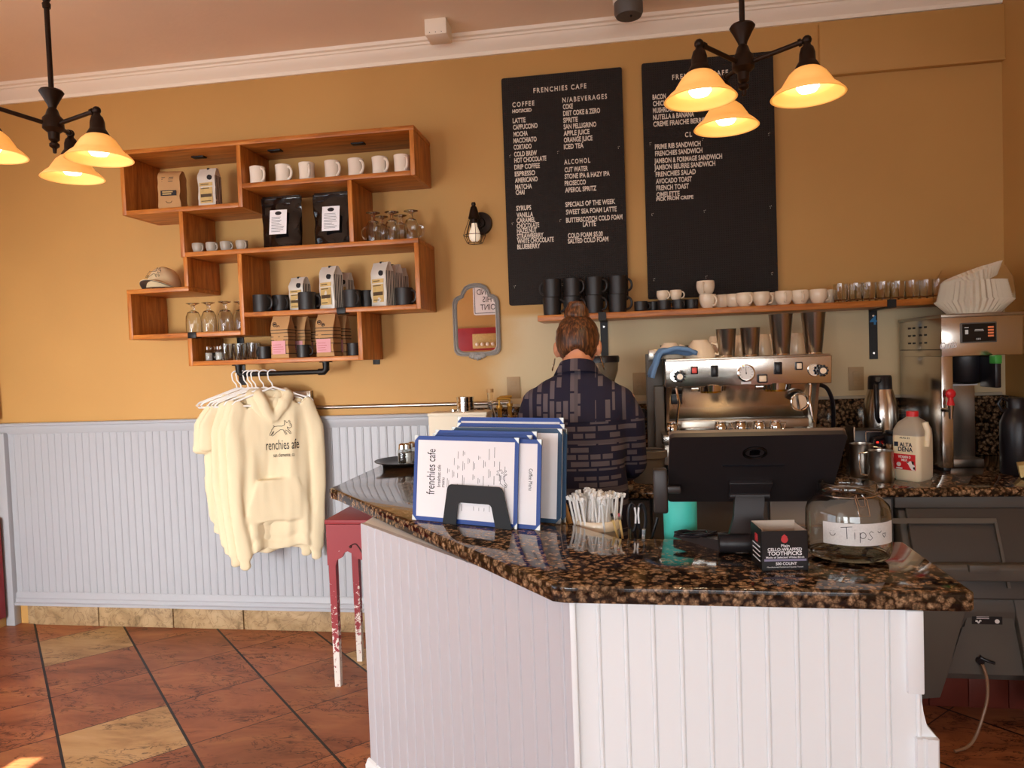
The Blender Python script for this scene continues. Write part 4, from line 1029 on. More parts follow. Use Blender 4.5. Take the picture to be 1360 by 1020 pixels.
garment('t_shirt', 'cream t-shirt behind the sweatshirts on the pipe rail', 't-shirt', (-1.852)-0.140, ROT+0.03, 0.76, 0.205, 0.11, False, 5.5)
garment('t_shirt', 'cream t-shirt hindmost on the pipe rail, at far left', 't-shirt', (-1.852)-0.180, ROT+0.05, 0.74, 0.200, 0.12, False, 7.1)
for i, (dx, dr, lb) in enumerate(((0.0, 0.0, 'white hanger inside the printed hoodie, rightmost on the rail'), (-0.050, 0.0, 'second white hanger from the right on the rail'), (-0.095, 0.02, 'third white hanger from the right on the rail'), (-0.117, 0.03, 'fourth white hanger from the right, bare on the rail'), (-0.140, 0.03, 'white hanger right of the two leftmost on the rail'), (-0.180, 0.05, 'white hanger second from the left on the rail'), (-0.205, 0.10, 'white hanger leftmost on the rail, its end sticking out'))):
    hanger(lb, (-1.852)+dx, ROT+dr)

# ================================================================== CHANDELIERS
MSHADE = mat('lit_amber_glass', 'f2cf8a', 0.35, emit='ffa23a', estr=0.58, trans=0.0)
nt_, N_f, L_f, b_ = nodes(MSHADE)
MBULB = mat('lit_bulb', 'ffffff', 0.4, emit='fff0cc', estr=9.0)
def chandelier(label, loc, angs, glow):
    r = thing('chandelier', label, 'chandelier', loc, 0, 'three-armed bronze chandeliers')
    MB().lathe([(0, 0.095), (0.030, 0.094), (0.034, 0.088), (0.024, 0.070), (0.013, 0.048), (0.011, 0.040), (0.015, 0.034), (0.020, 0.018), (0.029, 0.008), (0.030, -0.022), (0.024, -0.028), (0.016, -0.034), (0.015, -0.055), (0.008, -0.062), (0.014, -0.068), (0.014, -0.075), (0.006, -0.082), (0.005, -0.095), (0, -0.097)], 24).build('hub', MIRON, r)
    h = CZ-loc[2]
    MB().cyl((0, 0, 0.09), (0, 0, 0.345), 0.0075, seg=12).lathe([(0, 0.34), (0.011, 0.34), (0.012, 0.352), (0.008, 0.358), (0.013, 0.368), (0.008, 0.378), (0.008, 0.395), (0, 0.396)], 16).build('stem', MIRON, r)
    m = MB(); z = 0.412; k = 0
    while z < h-0.02:
        M_ = RZ(k*pi/2)
        m.tube([M_ @ Vector((0.016*cos(a), 0, z+0.019*sin(a))) for a in [2*pi*q/16 for q in range(16)]], 0.0034, 6, closed=True)
        z += 0.030; k += 1
    m.build('chain', MIRON, r)
    MB().lathe([(0, h), (0.06, h), (0.055, h-0.015), (0.02, h-0.03), (0, h-0.03)], 20).build('ceiling_rose', MIRON, r)
    for a in angs:
        c, s = cos(rad(a)), sin(rad(a)); R = 0.163
        arm = MB().tube([(0.026*c, 0.026*s, -0.008), (0.05*c, 0.05*s, -0.004), (R*c, R*s, 0.014)], 0.0065, 10).ball((R*c, R*s, 0.014), 0.0125).tube([(0.142*c, 0.142*s, 0.0105), (0.150*c, 0.150*s, 0.012)], 0.010, 10).build('arm', MIRON, r)
        MB().lathe([(0, 0.012), (0.008, 0.010), (0.010, 0.000), (0.016, -0.006), (0.020, -0.020), (0.021, -0.040), (0.024, -0.044), (0.031, -0.056), (0.031, -0.062), (0.0, -0.062)], 20, (R*c, R*s, 0)).build('lamp_holder', MIRON, arm)
        prof = [(0.027, -0.058), (0.034, -0.062), (0.047, -0.074), (0.060, -0.094), (0.066, -0.104), (0.070, -0.108), (0.080, -0.116), (0.091, -0.127), (0.094, -0.131)]
        inn = [(q-0.0035, z_-0.001) for q, z_ in reversed(prof)]
        MB().lathe(prof+inn, 36, (R*c, R*s, 0)).build('lamp_shade', MSHADE, arm, smooth=70)
        MB().lathe([(0, -0.062), (0.012, -0.064), (0.014, -0.078), (0.026, -0.094), (0.029, -0.108), (0.022, -0.118), (0, -0.121)], 20, (R*c, R*s, 0)).build('light_bulb', MBULB, arm)
        d = bpy.data.lights.new('lamp_glow', 'SPOT'); d.spot_size = rad(165); d.spot_blend = 0.6; d.energy = glow; d.color = (1.0, 0.74, 0.42); d.shadow_soft_size = 0.02
        lo = bpy.data.objects.new('lamp_glow', d); COL.objects.link(lo); lo.parent = arm; lo.location = (R*c, R*s, -0.126)
    return r
chandelier('bronze chandelier with three lit amber shades in front of the right letter board', (0.343, 2.078, 2.288), (99, 219, -21), 6.5)
chandelier('bronze chandelier with lit amber shades cut by the left edge of the picture', (-1.697, 1.991, 2.268), (114, -6, -126), 3.4)


# ================================================================== ON THE GRANITE BAR TOP
# serving tray with shakers at the far left end
tr = tag(MB().lathe([(0, 0), (0.125, 0), (0.150, 0.016), (0.165, 0.018), (0.166, 0.022), (0.148, 0.021), (0.122, 0.006), (0, 0.006)], 40).build('serving_tray', mat('dark_tray', '1e1714', 0.35), origin=None), 'round dark serving tray at the wall end of the granite bar', 'tray')
TRX, TRY = -1.094, 3.50
tr.location = (TRX, TRY, ZC)
shk = []
for i, (px, y, fill, lb) in enumerate(((-1.106, 3.46, MPEP, 'pepper shaker on the round dark tray'), (-1.085, 3.47, MSALT, 'salt shaker next to the pepper on the round dark tray'), (-1.080, 3.53, MSALT, 'salt shaker at the back of the round dark tray'))):
    r = shaker((px, y, ZC+0.006), lb, fill, 'shakers on the tray'); r.scale = (1.25, 1.25, 1.25)

# white box with a stack of steel tins
WBX0, WBX1 = -0.920, -0.642
wb = thing('white_box', 'white box behind the blue menus carrying shiny tins', 'box', ((WBX0+WBX1)/2, 3.36, ZC))
hw = (WBX1-WBX0)/2
MB().box(-hw, hw, -0.07, 0.07, 0, 0.265, 0.004).build('body', mat('cream_enamel', 'eadfc8', 0.5), wb)
MB().box(-hw-0.003, hw+0.003, -0.073, 0.073, 0.252, 0.268, 0.003).build('lid', bpy.data.materials['cream_enamel'], wb)
tn = None
for k in range(3):
    p = (-0.753, 3.35, ZC+0.268+0.024*k)
    lb = ['lowest shiny tin of the stack on the white box', 'middle shiny tin of the stack on the white box', 'topmost shiny tin of the stack on the white box'][k]
    if tn is None:
        tn = thing('steel_tin', lb, 'tin', p, 0, 'stacked tins')
        MB().lathe([(0, 0), (0.040, 0), (0.0405, 0.017), (0.043, 0.018), (0.043, 0.0225), (0.039, 0.0235), (0, 0.0235)], 28).build('tin_body', MCHROME, tn)
    else: dup(tn, p, 0, lb)
tn2 = dup(tn, (-0.805, 3.34, ZC+0.268), 0, 'small shiny tin left of the stack on the white box', scale=0.55)

# blue edged menus held by a black bookend
MO = Vector((-0.515, 2.192, ZC)); MA = rad(-19.6)
mx, my = Vector((cos(MA), sin(MA), 0)), Vector((-sin(MA), cos(MA), 0))
def menu(label, off, back, w, h, lean, edge=MBLUE, front=0):
    p = MO + mx*off + my*back
    r = thing('menu', label, 'menu', p, MA, 'blue edged menus in the bookend')
    L_ = T((0, 0, 0.001)) @ RX(-lean)
    t = 0.0022
    m = MB(); e = 0.013
    for b in ((-w/2, w/2, -t, t, 0, e), (-w/2, w/2, -t, t, h-e, h), (-w/2, -w/2+e, -t, t, e, h-e), (w/2-e, w/2, -t, t, e, h-e)): m.box(*b)
    m.xf(L_).build('edging', edge, r, smooth=0)
    MB().box(-w/2+e, w/2-e, -t*0.55, t*0.55, e, h-e).xf(L_).build('page', MPAPER, r, smooth=0)
    m = MB()
    for sx in (-1, 1):
        for z in (0, h):
            s = 1 if z == 0 else -1
            x = sx*(w/2+0.0008)
            m.prism([(x, z-0.0008*s), (x-sx*0.017, z-0.0008*s), (x, z+s*0.017)], -t-0.0008, t+0.0008, 'xz')
    m.xf(L_).build('metal_corner', MSTEELD, r, smooth=0)
    if front == 1:
        m = MB()
        TX = lambda x, z: T((x, -t*0.55-0.0006, z)) @ FACE @ RZ(pi/2)
        m.text('frenchies cafe', 0.045, TX(-w/2+0.082, 0.085), width=0.145, depth=0.0002)
        for j, (s, ln) in enumerate((('breakfast cafe', 0.07), ('menu', 0.03))): m.text(s, 0.018, TX(-w/2+0.104+0.016*j, 0.11), width=ln, depth=0.0002)
        rnd = random.Random(4)
        for cx0_ in [-w/2+0.130+0.019*k for k in range(12)]:
            z = 0.04
            while z < h-0.06:
                ln = rnd.uniform(0.012, 0.035)
                if rnd.random() < 0.72: m.box(cx0_, cx0_+0.0011, -t*0.55-0.0006, -t*0.55, z, z+ln)
                if rnd.random() < 0.6: m.box(cx0_+0.0055, cx0_+0.0064, -t*0.55-0.0006, -t*0.55, z+0.004, z+ln*0.8)
                z += ln+rnd.uniform(0.01, 0.03)
        m.xf(L_).build('lettering', MINK, r, smooth=0)
        dog(MB(), 0.055, 0.0006, L_ @ T((w/2-0.035, -t*0.55-0.0005, 0.125)) @ RY(-pi/2)).build('dog_drawing', MINK, r)
    if front == 2:
        m = MB(); m.text('Coffee Menu', 0.018, T((w/2-0.040, -t*0.55-0.0006, 0.18)) @ FACE @ RZ(-pi/2), width=0.065, depth=0.0002)
        m.xf(L_).build('lettering', MINK, r, smooth=0)
    return r
LN = rad(7)
menu('front menu with the cafe name printed sideways, against the black bookend', 0.0, 0.0, 0.385, 0.272, LN, front=1)
menu('menu reading coffee sideways, sticking out right behind the front menu', 0.072, 0.010, 0.385, 0.268, LN, front=2)
menu('blue edged menu third from the front, upright behind the front pair', 0.030, 0.045, 0.365, 0.275, LN)
menu('blue edged menu fourth from the front', 0.034, 0.062, 0.375, 0.285, LN)
menu('menu with a plain white page showing at right, behind the front four', 0.085, 0.105, 0.405, 0.290, LN, MNAVY)
menu('dark edged menu third from the back of the bookend', 0.092, 0.128, 0.405, 0.288, LN, MNAVY)
menu('dark edged menu second from the back of the bookend', 0.075, 0.150, 0.400, 0.300, LN)
menu('rearmost and tallest blue edged menu', 0.062, 0.172, 0.400, 0.318, LN)
be = thing('bookend', 'black metal bookend holding the blue menus upright', 'bookend', MO + mx*0.055 + my*-0.012, MA)
m = MB()
pts = [(-0.122, 0.001), (-0.106, 0.112), (-0.101, 0.121), (-0.092, 0.125), (0.082, 0.125), (0.091, 0.121), (0.096, 0.112), (0.126, 0.001), (0.070, 0.001), (0.056, 0.062), (0.051, 0.068), (0.044, 0.070), (-0.055, 0.070), (-0.062, 0.068), (-0.066, 0.062), (-0.072, 0.001)]
m.prism(pts, -0.0015, 0.0015, 'xz').xf(T((0, -0.001, 0)) @ RX(-rad(5))).build('plate', MBLACK, be, smooth=0)
MB().box(-0.12, 0.125, -0.0012, 0.215, 0, 0.0012).build('foot', MBLACK, be, smooth=0)

# ---- behind the inner edge: stirrer tray, straw crock, pens, tumbler
stx, sty = -0.265, 2.804
sty = 2.40; stx = -0.220
sd = thing('stirrer_tray', 'small steel tray of wooden stirrers right of the menus', 'tray', (stx, sty, 0.935))
MB().lathe([(0, 0), (0.055, 0), (0.062, 0.016), (0.064, 0.016), (0.056, -0.002), (0, -0.002)], 28).build('dish', MSTEEL, sd)
stb = thing('riser', 'dark block carrying the stirrer tray behind the menus', 'block', (stx, sty, 0.84))
MB().box(-0.042, 0.042, -0.042, 0.042, 0.0, 0.093, 0.004).build('body', MBLKPL, stb)
s0 = None
for k in range(7):
    x = stx-0.030+0.010*k
    if s0 is None:
        s0 = tag(MB().box(-0.0045, 0.0045, -0.0012, 0.0012, 0, 0.115, 0.0008).xf(RX(-0.25) @ RY(-0.22)).build('wooden_stirrer', MWOODL), 'flat wooden stirrer in the small steel tray right of the menus', 'stirrer', 'wooden stirrers')
        s0.location = (x, sty-0.012, 0.938)
    else:
        c = s0.copy(); COL.objects.link(c); c.location = (x, sty-0.012+0.006*(k % 3), 0.938); c.rotation_euler = (0.05*(k % 3), 0.06*(k % 2), 0.05*k)

crx, cry = -0.099, 2.25
crk = tag(MB().lathe([(0, 0), (0.058, 0), (0.062, 0.004), (0.066, 0.118), (0.071, 0.122), (0.072, 0.148), (0.069, 0.152), (0.065, 0.148), (0.062, 0.12), (0.058, 0.01), (0, 0.008)], 36).build('straw_crock', MCREAMC), 'cream stoneware crock packed with white wrapped straws', 'crock')
crk.location = (crx, cry, 0.84)
st0 = None; rnd = random.Random(11); n = 0
for ringk, cnt in ((0, 1), (0.018, 6), (0.034, 12), (0.050, 17), (0.061, 22)):
    for q in range(cnt):
        a = 2*pi*q/cnt+ringk*40; x, y = ringk*0.88*cos(a), ringk*0.88*sin(a)
        if st0 is None:
            m = MB(); m.cyl((0, 0, 0), (0, 0, 0.200), 0.0036, seg=7)
            for k in range(4):
                b = k*pi/2+0.3; m.quad((0, 0, 0.197), (0.009*cos(b), 0.009*sin(b), 0.200), (0.010*cos(b+0.5), 0.010*sin(b+0.5), 0.211), (0.002*cos(b+0.7), 0.002*sin(b+0.7), 0.213))
            m.ball((0, 0, 0.203), 0.005, (1, 1, 1.3), 1)
            st0 = tag(m.build('wrapped_straw', MSTRAW), 'white paper wrapped straw in the cream crock', 'straw', 'wrapped straws in the crock')
            c = st0
        else:
            c = st0.copy(); COL.objects.link(c)
        c.location = (crx+x, cry+y, 0.853+rnd.uniform(0, 0.014)); tl = ringk*2.6
        c.rotation_euler = (-tl*sin(a)+rnd.uniform(-0.03, 0.03), tl*cos(a)+rnd.uniform(-0.03, 0.03), rnd.uniform(0, 6))
# pen cup, pencils, scissors
pcx, pcy = 0.021, 2.165
pc = tag(MB().lathe([(0, 0), (0.042, 0), (0.044, 0.003), (0.046, 0.085), (0.043, 0.085), (0.041, 0.006), (0, 0.005)], 24).build('pen_cup', MBLKPL), 'black cup of pens and scissors behind the bar edge', 'cup')
pc.location = (pcx, pcy, 0.84)
def pencil(px_top, py_top, px_b, py_b, label, mt, er):
    a = Vector(px_b); b = Vector(px_top); d = (b-a).normalized()
    r = thing('pencil', label, 'pencil', a)
    MB().tube([(0, 0, 0), (b-a)*0.90], 0.0038, 6).build('shaft', mt, r, smooth=0)
    MB().tube([(b-a)*0.90, (b-a)*0.955], 0.0041, 10).build('ferrule', MSTEELD, r)
    MB().tube([(b-a)*0.955, (b-a)], 0.0037, 10).build('eraser', er, r)
MPENC = mat('yellow_pencil_wood', 'dcb878', 0.5); MERA = mat('pink_eraser', 'c4606a', 0.7)
pencil((-0.030, 2.140, 1.029), 0, (pcx-0.030, pcy-0.012, 0.847), 0, 'pencil with pink eraser leaning right of the straw crock', MPENC, MERA)
pencil((-0.052, 2.150, 1.027), 0, (pcx-0.034, pcy+0.008, 0.847), 0, 'pencil with black end leaning against the straw crock', MPENC, MINK)
sz = thing('scissors', 'black scissors with white inlaid handles standing in the pen cup', 'scissors', (pcx+0.002, pcy-0.004, 0.848))
for s in (-1, 1):
    m = MB(); m.tube([(s*0.014+0.011*cos(a), 0, 0.165+0.042*sin(a)) for a in [2*pi*k/20 for k in range(20)]], 0.005, 8, closed=True); m.tube([(s*0.010, 0, 0.125), (s*0.002, 0, 0.085)], 0.005, 8); m.build('handle', MBLKPL, sz)
    MB().tube([(s*0.005, -0.0045, 0.148+0.0), (s*0.0035, -0.005, 0.172), (s*0.006, -0.0045, 0.196)], 0.0028, 8).build('inlay', MPAPER, sz)
    MB().prism([(s*0.001, 0.002), (s*0.008, 0.085), (-s*0.004, 0.085)], -0.001+0.001*s, 0.001+0.001*s, 'xz').build('blade', MSTEEL, sz, smooth=0)
def pen(label, a, b, m, cap):
    a, b = Vector(a), Vector(b); r = thing('pen', label, 'pen', a)
    MB().tube([(0, 0, 0), (b-a)*0.9], 0.0045, 10).build('barrel', m, r); MB().tube([(b-a)*0.9, b-a], 0.0052, 10).build('cap', cap, r)
pen('silver pen standing left in the pen cup', (pcx-0.022, pcy-0.015, 0.847), (-0.000, 2.130, 0.987), MCHROME, MCHROME)
pen('grey capped marker standing in the pen cup', (pcx+0.010, pcy-0.026, 0.847), (0.041, 2.120, 0.987), MPAPER, mat('grey_cap', '9aa0a8', 0.4))
pen('black marker leaning right out of the pen cup', (pcx+0.012, pcy+0.012, 0.847), (0.083, 2.190, 1.005), MBLKPL, MBLKPL)

# teal tumbler
tx, ty = 0.146, 2.13
tt = thing('tumbler', 'matte teal tumbler behind the point of sale screen', 'tumbler', (tx, ty, 0.84))
MTEAL = mat('teal_plastic', '4fd0c0', 0.45)
MB().lathe([(0, 0), (0.043, 0), (0.0455, 0.004), (0.0485, 0.23), (0.046, 0.245), (0, 0.246)], 32).build('body', MTEAL, tt)
MB().lathe([(0, 0.246), (0.044, 0.245), (0.044, 0.262), (0.03, 0.268), (0, 0.268)], 32).build('lid', MTEAL, tt)

# point of sale screen seen from behind
PB = Vector((0.325, 1.86, ZC))
ps = thing('point_of_sale_screen', 'black touch screen register on a stand, its back towards the viewer', 'screen', PB)
MDKPL = mat('soft_black_plastic', '262122', 0.42)
pL, pR = 0.104-PB.x, 0.516-PB.x
hgt, th = 0.262, 0.022
TILT = rad(42)
PM = T((0.0, 0.115, 0.112)) @ RX(TILT)       # local: x across, z up the panel, +y is the screen side
rp = []
for cx2, cz2, a0 in ((pR-0.012, hgt-0.012, 0), (pL+0.012, hgt-0.012, 90), (pL+0.012, 0.012, 180), (pR-0.012, 0.012, 270)):
    for k in range(5): rp.append((cx2+0.012*cos(rad(a0+22.5*k)), cz2+0.012*sin(rad(a0+22.5*k))))
MB().prism(rp, 0, th*0.6, 'xz').xf(PM).build('back_shell', MDKPL, ps, smooth=30)
MB().prism(rp, th*0.6, th, 'xz').xf(PM).build('bezel', mat('warm_grey_bezel', '6a5a4e', 0.35), ps, smooth=30)
MB().box(pL+0.02, pR-0.02, th, th+0.001, 0.02, hgt-0.02).xf(PM).build('display', mat('screen_glass', '101216', 0.1), ps, smooth=0)
lg = MB(); pc_ = (pL+pR)/2-0.0
lg.tube([(pc_+0.026*cos(a), -0.0006, 0.200+0.020*sin(a)*1.0) for a in [2*pi*k/28 for k in range(28)]], 0.004, 6, closed=True)
lg.prism([(pc_-0.012, 0.192), (pc_+0.012, 0.192), (pc_+0.012, 0.206), (pc_+0.006, 0.211), (pc_-0.006, 0.211), (pc_-0.012, 0.206)], -0.0012, 0, 'xz')
lg.xf(PM).build('logo', mat('gloss_black', '070607', 0.2), ps)
MB().box(pc_-0.075, pc_+0.075, -0.004, 0.001, 0.150, 0.153).xf(PM).build('seam', MBLKPL, ps)
m = MB(); m.prism([(pc_-0.054, 0.092), (pc_+0.054, 0.092), (pc_+0.048, 0.040), (pc_-0.048, 0.040)], -0.012, 0.001, 'xz', 0.002); m.tube([(pc_-0.050, -0.012, 0.042), (pc_+0.050, -0.012, 0.042)], 0.0085, 12)
m.xf(PM).build('hinge_plate', MDKPL, ps)
hp = PM @ Vector((pc_, -0.012, 0.042))
m = MB(); rings = []
for u, w_, y_, z_ in ((0, 0.036, hp.y, hp.z), (0.12, 0.037, hp.y-0.004, hp.z-0.012), (0.4, 0.036, hp.y-0.012, hp.z-0.05), (0.7, 0.046, hp.y-0.025, hp.z-0.095), (1, 0.058, hp.y-0.045, 0.012)):
    xo = pc_ + (-0.016)*u
    rings.append([Vector((xo-w_, y_-0.010, z_)), Vector((xo+w_, y_-0.010, z_)), Vector((xo+w_, y_+0.012, z_)), Vector((xo-w_, y_+0.012, z_))])
m.loft(rings); m.build('stand_column', MDKPL, ps, smooth=50)
b0 = Vector((pc_-0.016, hp.y-0.045, 0))
MB().tube([(b0.x-0.070, b0.y-0.008, 0.024), (b0.x+0.070, b0.y-0.008, 0.024)], 0.0235, 20).build('pivot', MDKPL, ps)
for s in (-1, 1):
    m = MB(); A_, B_ = Vector((b0.x+s*0.040, b0.y, 0)), Vector((b0.x+s*0.158, b0.y+0.160, 0))
    rings = []
    for u in range(7):
        q = A_.lerp(B_, u/6); hh = 0.030-0.020*u/6; ww = 0.020
        d_ = (B_-A_).normalized(); nn = Vector((-d_.y, d_.x, 0))
        rings.append([q-nn*ww, q+nn*ww, q+nn*ww*0.8+Vector((0, 0, hh)), q-nn*ww*0.8+Vector((0, 0, hh))])
    m.loft(rings).build('foot', MDKPL, ps, smooth=30)
m = MB(); m.box(pL-0.040, pL-0.004, 0.02, 0.060, 0.10, 0.215, 0.006).box(pL-0.036, pL+0.03, 0.03, 0.05, 0.15, 0.17, 0.004)
m.build('card_reader', mat('brown_black_plastic', '2c2421', 0.4), ps)
# coiled cable
cb = thing('power_cable', 'black cable coil tied up on the bar left of the screen stand', 'cable', (0.175, 1.985, ZC+0.017))
m = MB(); pts = []
for k in range(90):
    a = 2*pi*k/18; j = 0.0035*sin(k*1.7)
    pts.append((0.055*cos(a)*(1-0.04*(k % 4))+j, 0.018*sin(a)+j, 0.004+0.003*sin(k*0.9)+0.0012*(k//18)))
m.tube(pts, 0.0028, 6); m.tube([pts[-1], (0.085, 0.0, 0.010), (0.11, -0.03, -0.004), (0.135, -0.05, -0.012)], 0.0028, 6)
m.build('coil', MBLKPL, cb)
MB().tube([(0.03, 0.021*cos(a), 0.004+0.008*sin(a)) for a in [2*pi*k/12 for k in range(12)]], 0.0018, 5, closed=True).build('tie', MBLKPL, cb)

# toothpick box
tb_ = thing('toothpick_box', 'open black box of cello wrapped toothpicks beside the tip jar', 'box', (0.301, 1.730, 0.985), rad(6))
W_, D_, H_ = 0.106, 0.086, 0.092
MTB = mat('black_card', '1a1719', 0.3); MCARD = mat('grey_card', 'cdbfae', 0.8)
m = MB(); t = 0.0015
m.box(0, W_, 0, t, 0, H_).box(0, t, 0, D_, 0, H_+0.004).box(W_-t, W_, 0, D_, 0, H_).box(0, W_, D_-t, D_, 0, H_+0.006).box(0, W_, 0, D_, 0, t); m.build('carton', MTB, tb_, smooth=0)
m = MB(); m.box(t, W_-t, D_-2.2*t, D_-t, 0.01, H_+0.006).box(t, 2*t, t, D_-t, 0.01, H_+0.004).box(W_-2*t, W_-t, t, D_-t, 0.01, H_); m.build('inside', MCARD, tb_, smooth=0)
m = MB()
def tl(s, x, z, w_, sz, b=0.0): m.text(s, sz, T((x, -0.0006, z)) @ FACE, width=w_, depth=0.0002, bold=b)
tl('Plain', 0.011, 0.043, 0.019, 0.009); m.bm.transform(Matrix.Identity(4))
m.bm.free(); m.bm = bmesh.new()
tl('Plain', 0.045, 0.0545, 0.019, 0.009, 0.0001)
tl('CELLO-WRAPPED', 0.014, 0.0455, 0.078, 0.010, 0.0002); tl('TOOTHPICKS', 0.014, 0.0355, 0.078, 0.0125, 0.0003); tl('Made of Selected White Birch', 0.010, 0.0285, 0.087, 0.006, 0.0001); tl('500 COUNT', 0.032, 0.0125, 0.048, 0.009, 0.0002); tl('Manufactured Packed and Quality Tested', 0.012, 0.0065, 0.082, 0.004)
m.build('lettering', MPAPER, tb_, smooth=0)
MB().box(0.006, W_-0.004, -0.0006, 0, 0.0215, 0.0265).build('band', mat('lilac_band', '8b84a0', 0.5), tb_, smooth=0)
m = MB(); m.cyl((0.053, 0, 0.072), (0.053, -0.0012, 0.072), 0.0078, seg=20).prism([(0.046, 0.078), (0.053, 0.084), (0.060, 0.078)], -0.0012, 0, 'xz'); m.box(-0.0008, 0, 0.03, 0.05, 0.06, 0.078); m.build('red_emblem', mat('emblem_red', 'c5383c', 0.5), tb_, smooth=0)
m = MB()
for k in range(4): m.box(-0.0008, 0, 0.012, 0.07, 0.018+0.011*k, 0.0205+0.011*k)
m.build('side_lettering', MPAPER, tb_, smooth=0)
tp = None; rnd = random.Random(3)
for k in range(16):
    q = (0.012+0.0125*(k % 7), 0.02+0.017*(k//7))
    w = Matrix.Rotation(rad(6), 3, 'Z') @ Vector((q[0], q[1], 0.002)) + Vector((0.301, 1.730, 0.985))
    if tp is None: tp = tag(MB().cyl((0, 0, 0), (0, 0, 0.065), 0.0016, seg=6).build('toothpick', MWOODL), 'wrapped toothpick inside the open black toothpick box', 'toothpick', 'toothpicks in the box'); c = tp
    else: c = tp.copy(); COL.objects.link(c)
    c.location = w

# tip jar
JC = Vector((0.531, 1.869, 0.985))
jr = thing('tip_jar', 'big clear glass jar with a handwritten tips label', 'jar', JC)
R_ = 0.097
po = [(0, 0), (0.080, 0), (0.092, 0.006), (R_, 0.020), (R_+0.001, 0.07), (R_, 0.112), (0.092, 0.128), (0.078, 0.143), (0.067, 0.150), (0.064, 0.153), (0.068, 0.157), (0.064, 0.161), (0.067, 0.166), (0.066, 0.180), (0.063, 0.182)]
pi_ = [(max(0, q-0.0025), z if z > 0.004 else 0.008) for q, z in reversed(po)]
MB().lathe(po+pi_, 48).build('glass_body', MGLASS, jr, smooth=60)
va = math.atan2(-JC.y, -JC.x)           # direction from the jar to the middle of the room in front
def cyl_patch(m, a0, a1, z0, z1, r, n=28):
    for k in range(n):
        b0_, b1_ = a0+(a1-a0)*k/n, a0+(a1-a0)*(k+1)/n
        m.quad((r*cos(b0_), r*sin(b0_), z0), (r*cos(b1_), r*sin(b1_), z0), (r*cos(b1_), r*sin(b1_), z1), (r*cos(b0_), r*sin(b0_), z1))
    return m
la0, la1 = va-rad(33), va+rad(72)
cyl_patch(MB(), la0, la1, 0.048, 0.100, R_+0.0022).build('paper_label', mat('speckled_label', 'd9d6d2', 0.8, var=0.06, vscale=260), jr, weld=True)
def wrapcyl(m, ang0, z0):
    for v in m.bm.verts:
        a = ang0+v.co.x/R_; r = R_+0.0030+v.co.y*0.0; v.co = Vector((r*cos(a), r*sin(a), z0+v.co.z))
    return m
m = MB(); wd_ = 0.0007
def stroke(pts): m.tube([(x, 0, z) for x, z in pts], wd_, 5)
stroke([(0.0, 0.026), (0.024, 0.029)]); stroke([(0.012, 0.028), (0.013, 0.000)])
stroke([(0.029, 0.016), (0.029, 0.0)]); stroke([(0.029, 0.022), (0.0295, 0.0215)])
stroke([(0.040, 0.016), (0.040, -0.008)]); stroke([(0.040+0.0065+0.0065*cos(a), 0.009+0.007*sin(a)) for a in [pi-k*pi/7 for k in range(15)]])
stroke([(0.070, 0.015), (0.065, 0.018), (0.060, 0.014), (0.064, 0.008), (0.068, 0.003), (0.063, -0.002), (0.057, 0.001)])
def smile(x, z, s=1.0):
    stroke([(x+0.006*s*cos(a), z+0.006*s*sin(a)) for a in [pi+k*pi/8 for k in range(9)]]); stroke([(x-0.003*s, z+0.005*s), (x-0.0028*s, z+0.0058*s)]); stroke([(x+0.003*s, z+0.005*s), (x+0.0032*s, z+0.0058*s)])
smile(-0.018, 0.011); smile(0.086, 0.018, 0.75)
stroke([(x_+0.010, z_-0.001) for x_, z_ in ((0.090, 0.002), (0.085, 0.009), (0.086, 0.012), (0.089, 0.012), (0.090, 0.010), (0.092, 0.0125), (0.095, 0.011), (0.094, 0.007), (0.090, 0.002))])
wrapcyl(m, la0+0.42, 0.064); m.build('handwriting', MINK, jr, smooth=0)
m = MB(); fa = va+rad(22)
def jp(a, r, z): return (r*cos(a), r*sin(a), z)
m.tube([jp(fa-0.15, 0.070, 0.158), jp(fa-0.17, 0.082, 0.150), jp(fa-0.13, R_+0.004, 0.118), jp(fa+0.10, R_+0.004, 0.118), jp(fa+0.15, 0.082, 0.150), jp(fa+0.13, 0.070, 0.158)], 0.0016, 6)
m.tube([jp(fa-0.11, 0.069, 0.162), jp(fa-0.13, 0.078, 0.156), jp(fa-0.08, 0.088, 0.138), jp(fa+0.05, 0.088, 0.138), jp(fa+0.10, 0.078, 0.156), jp(fa+0.09, 0.069, 0.162)], 0.0014, 6)
m.tube([jp(2*pi*k/36, 0.0665, 0.1535) for k in range(36)], 0.0016, 6, closed=True)
m.build('wire_clasp', MCHROME, jr)
# scrap of paper lying on the bar
sp = tag(MB().box(-0.004, 0.004, -0.016, 0.016, 0, 0.0006).build('paper_scrap', MPAPER), 'tiny scrap of white paper on the granite left of the toothpick box', 'paper scrap')
sp.location = (0.264, 1.905, 0.985); sp.rotation_euler = (0, 0, 0.25)


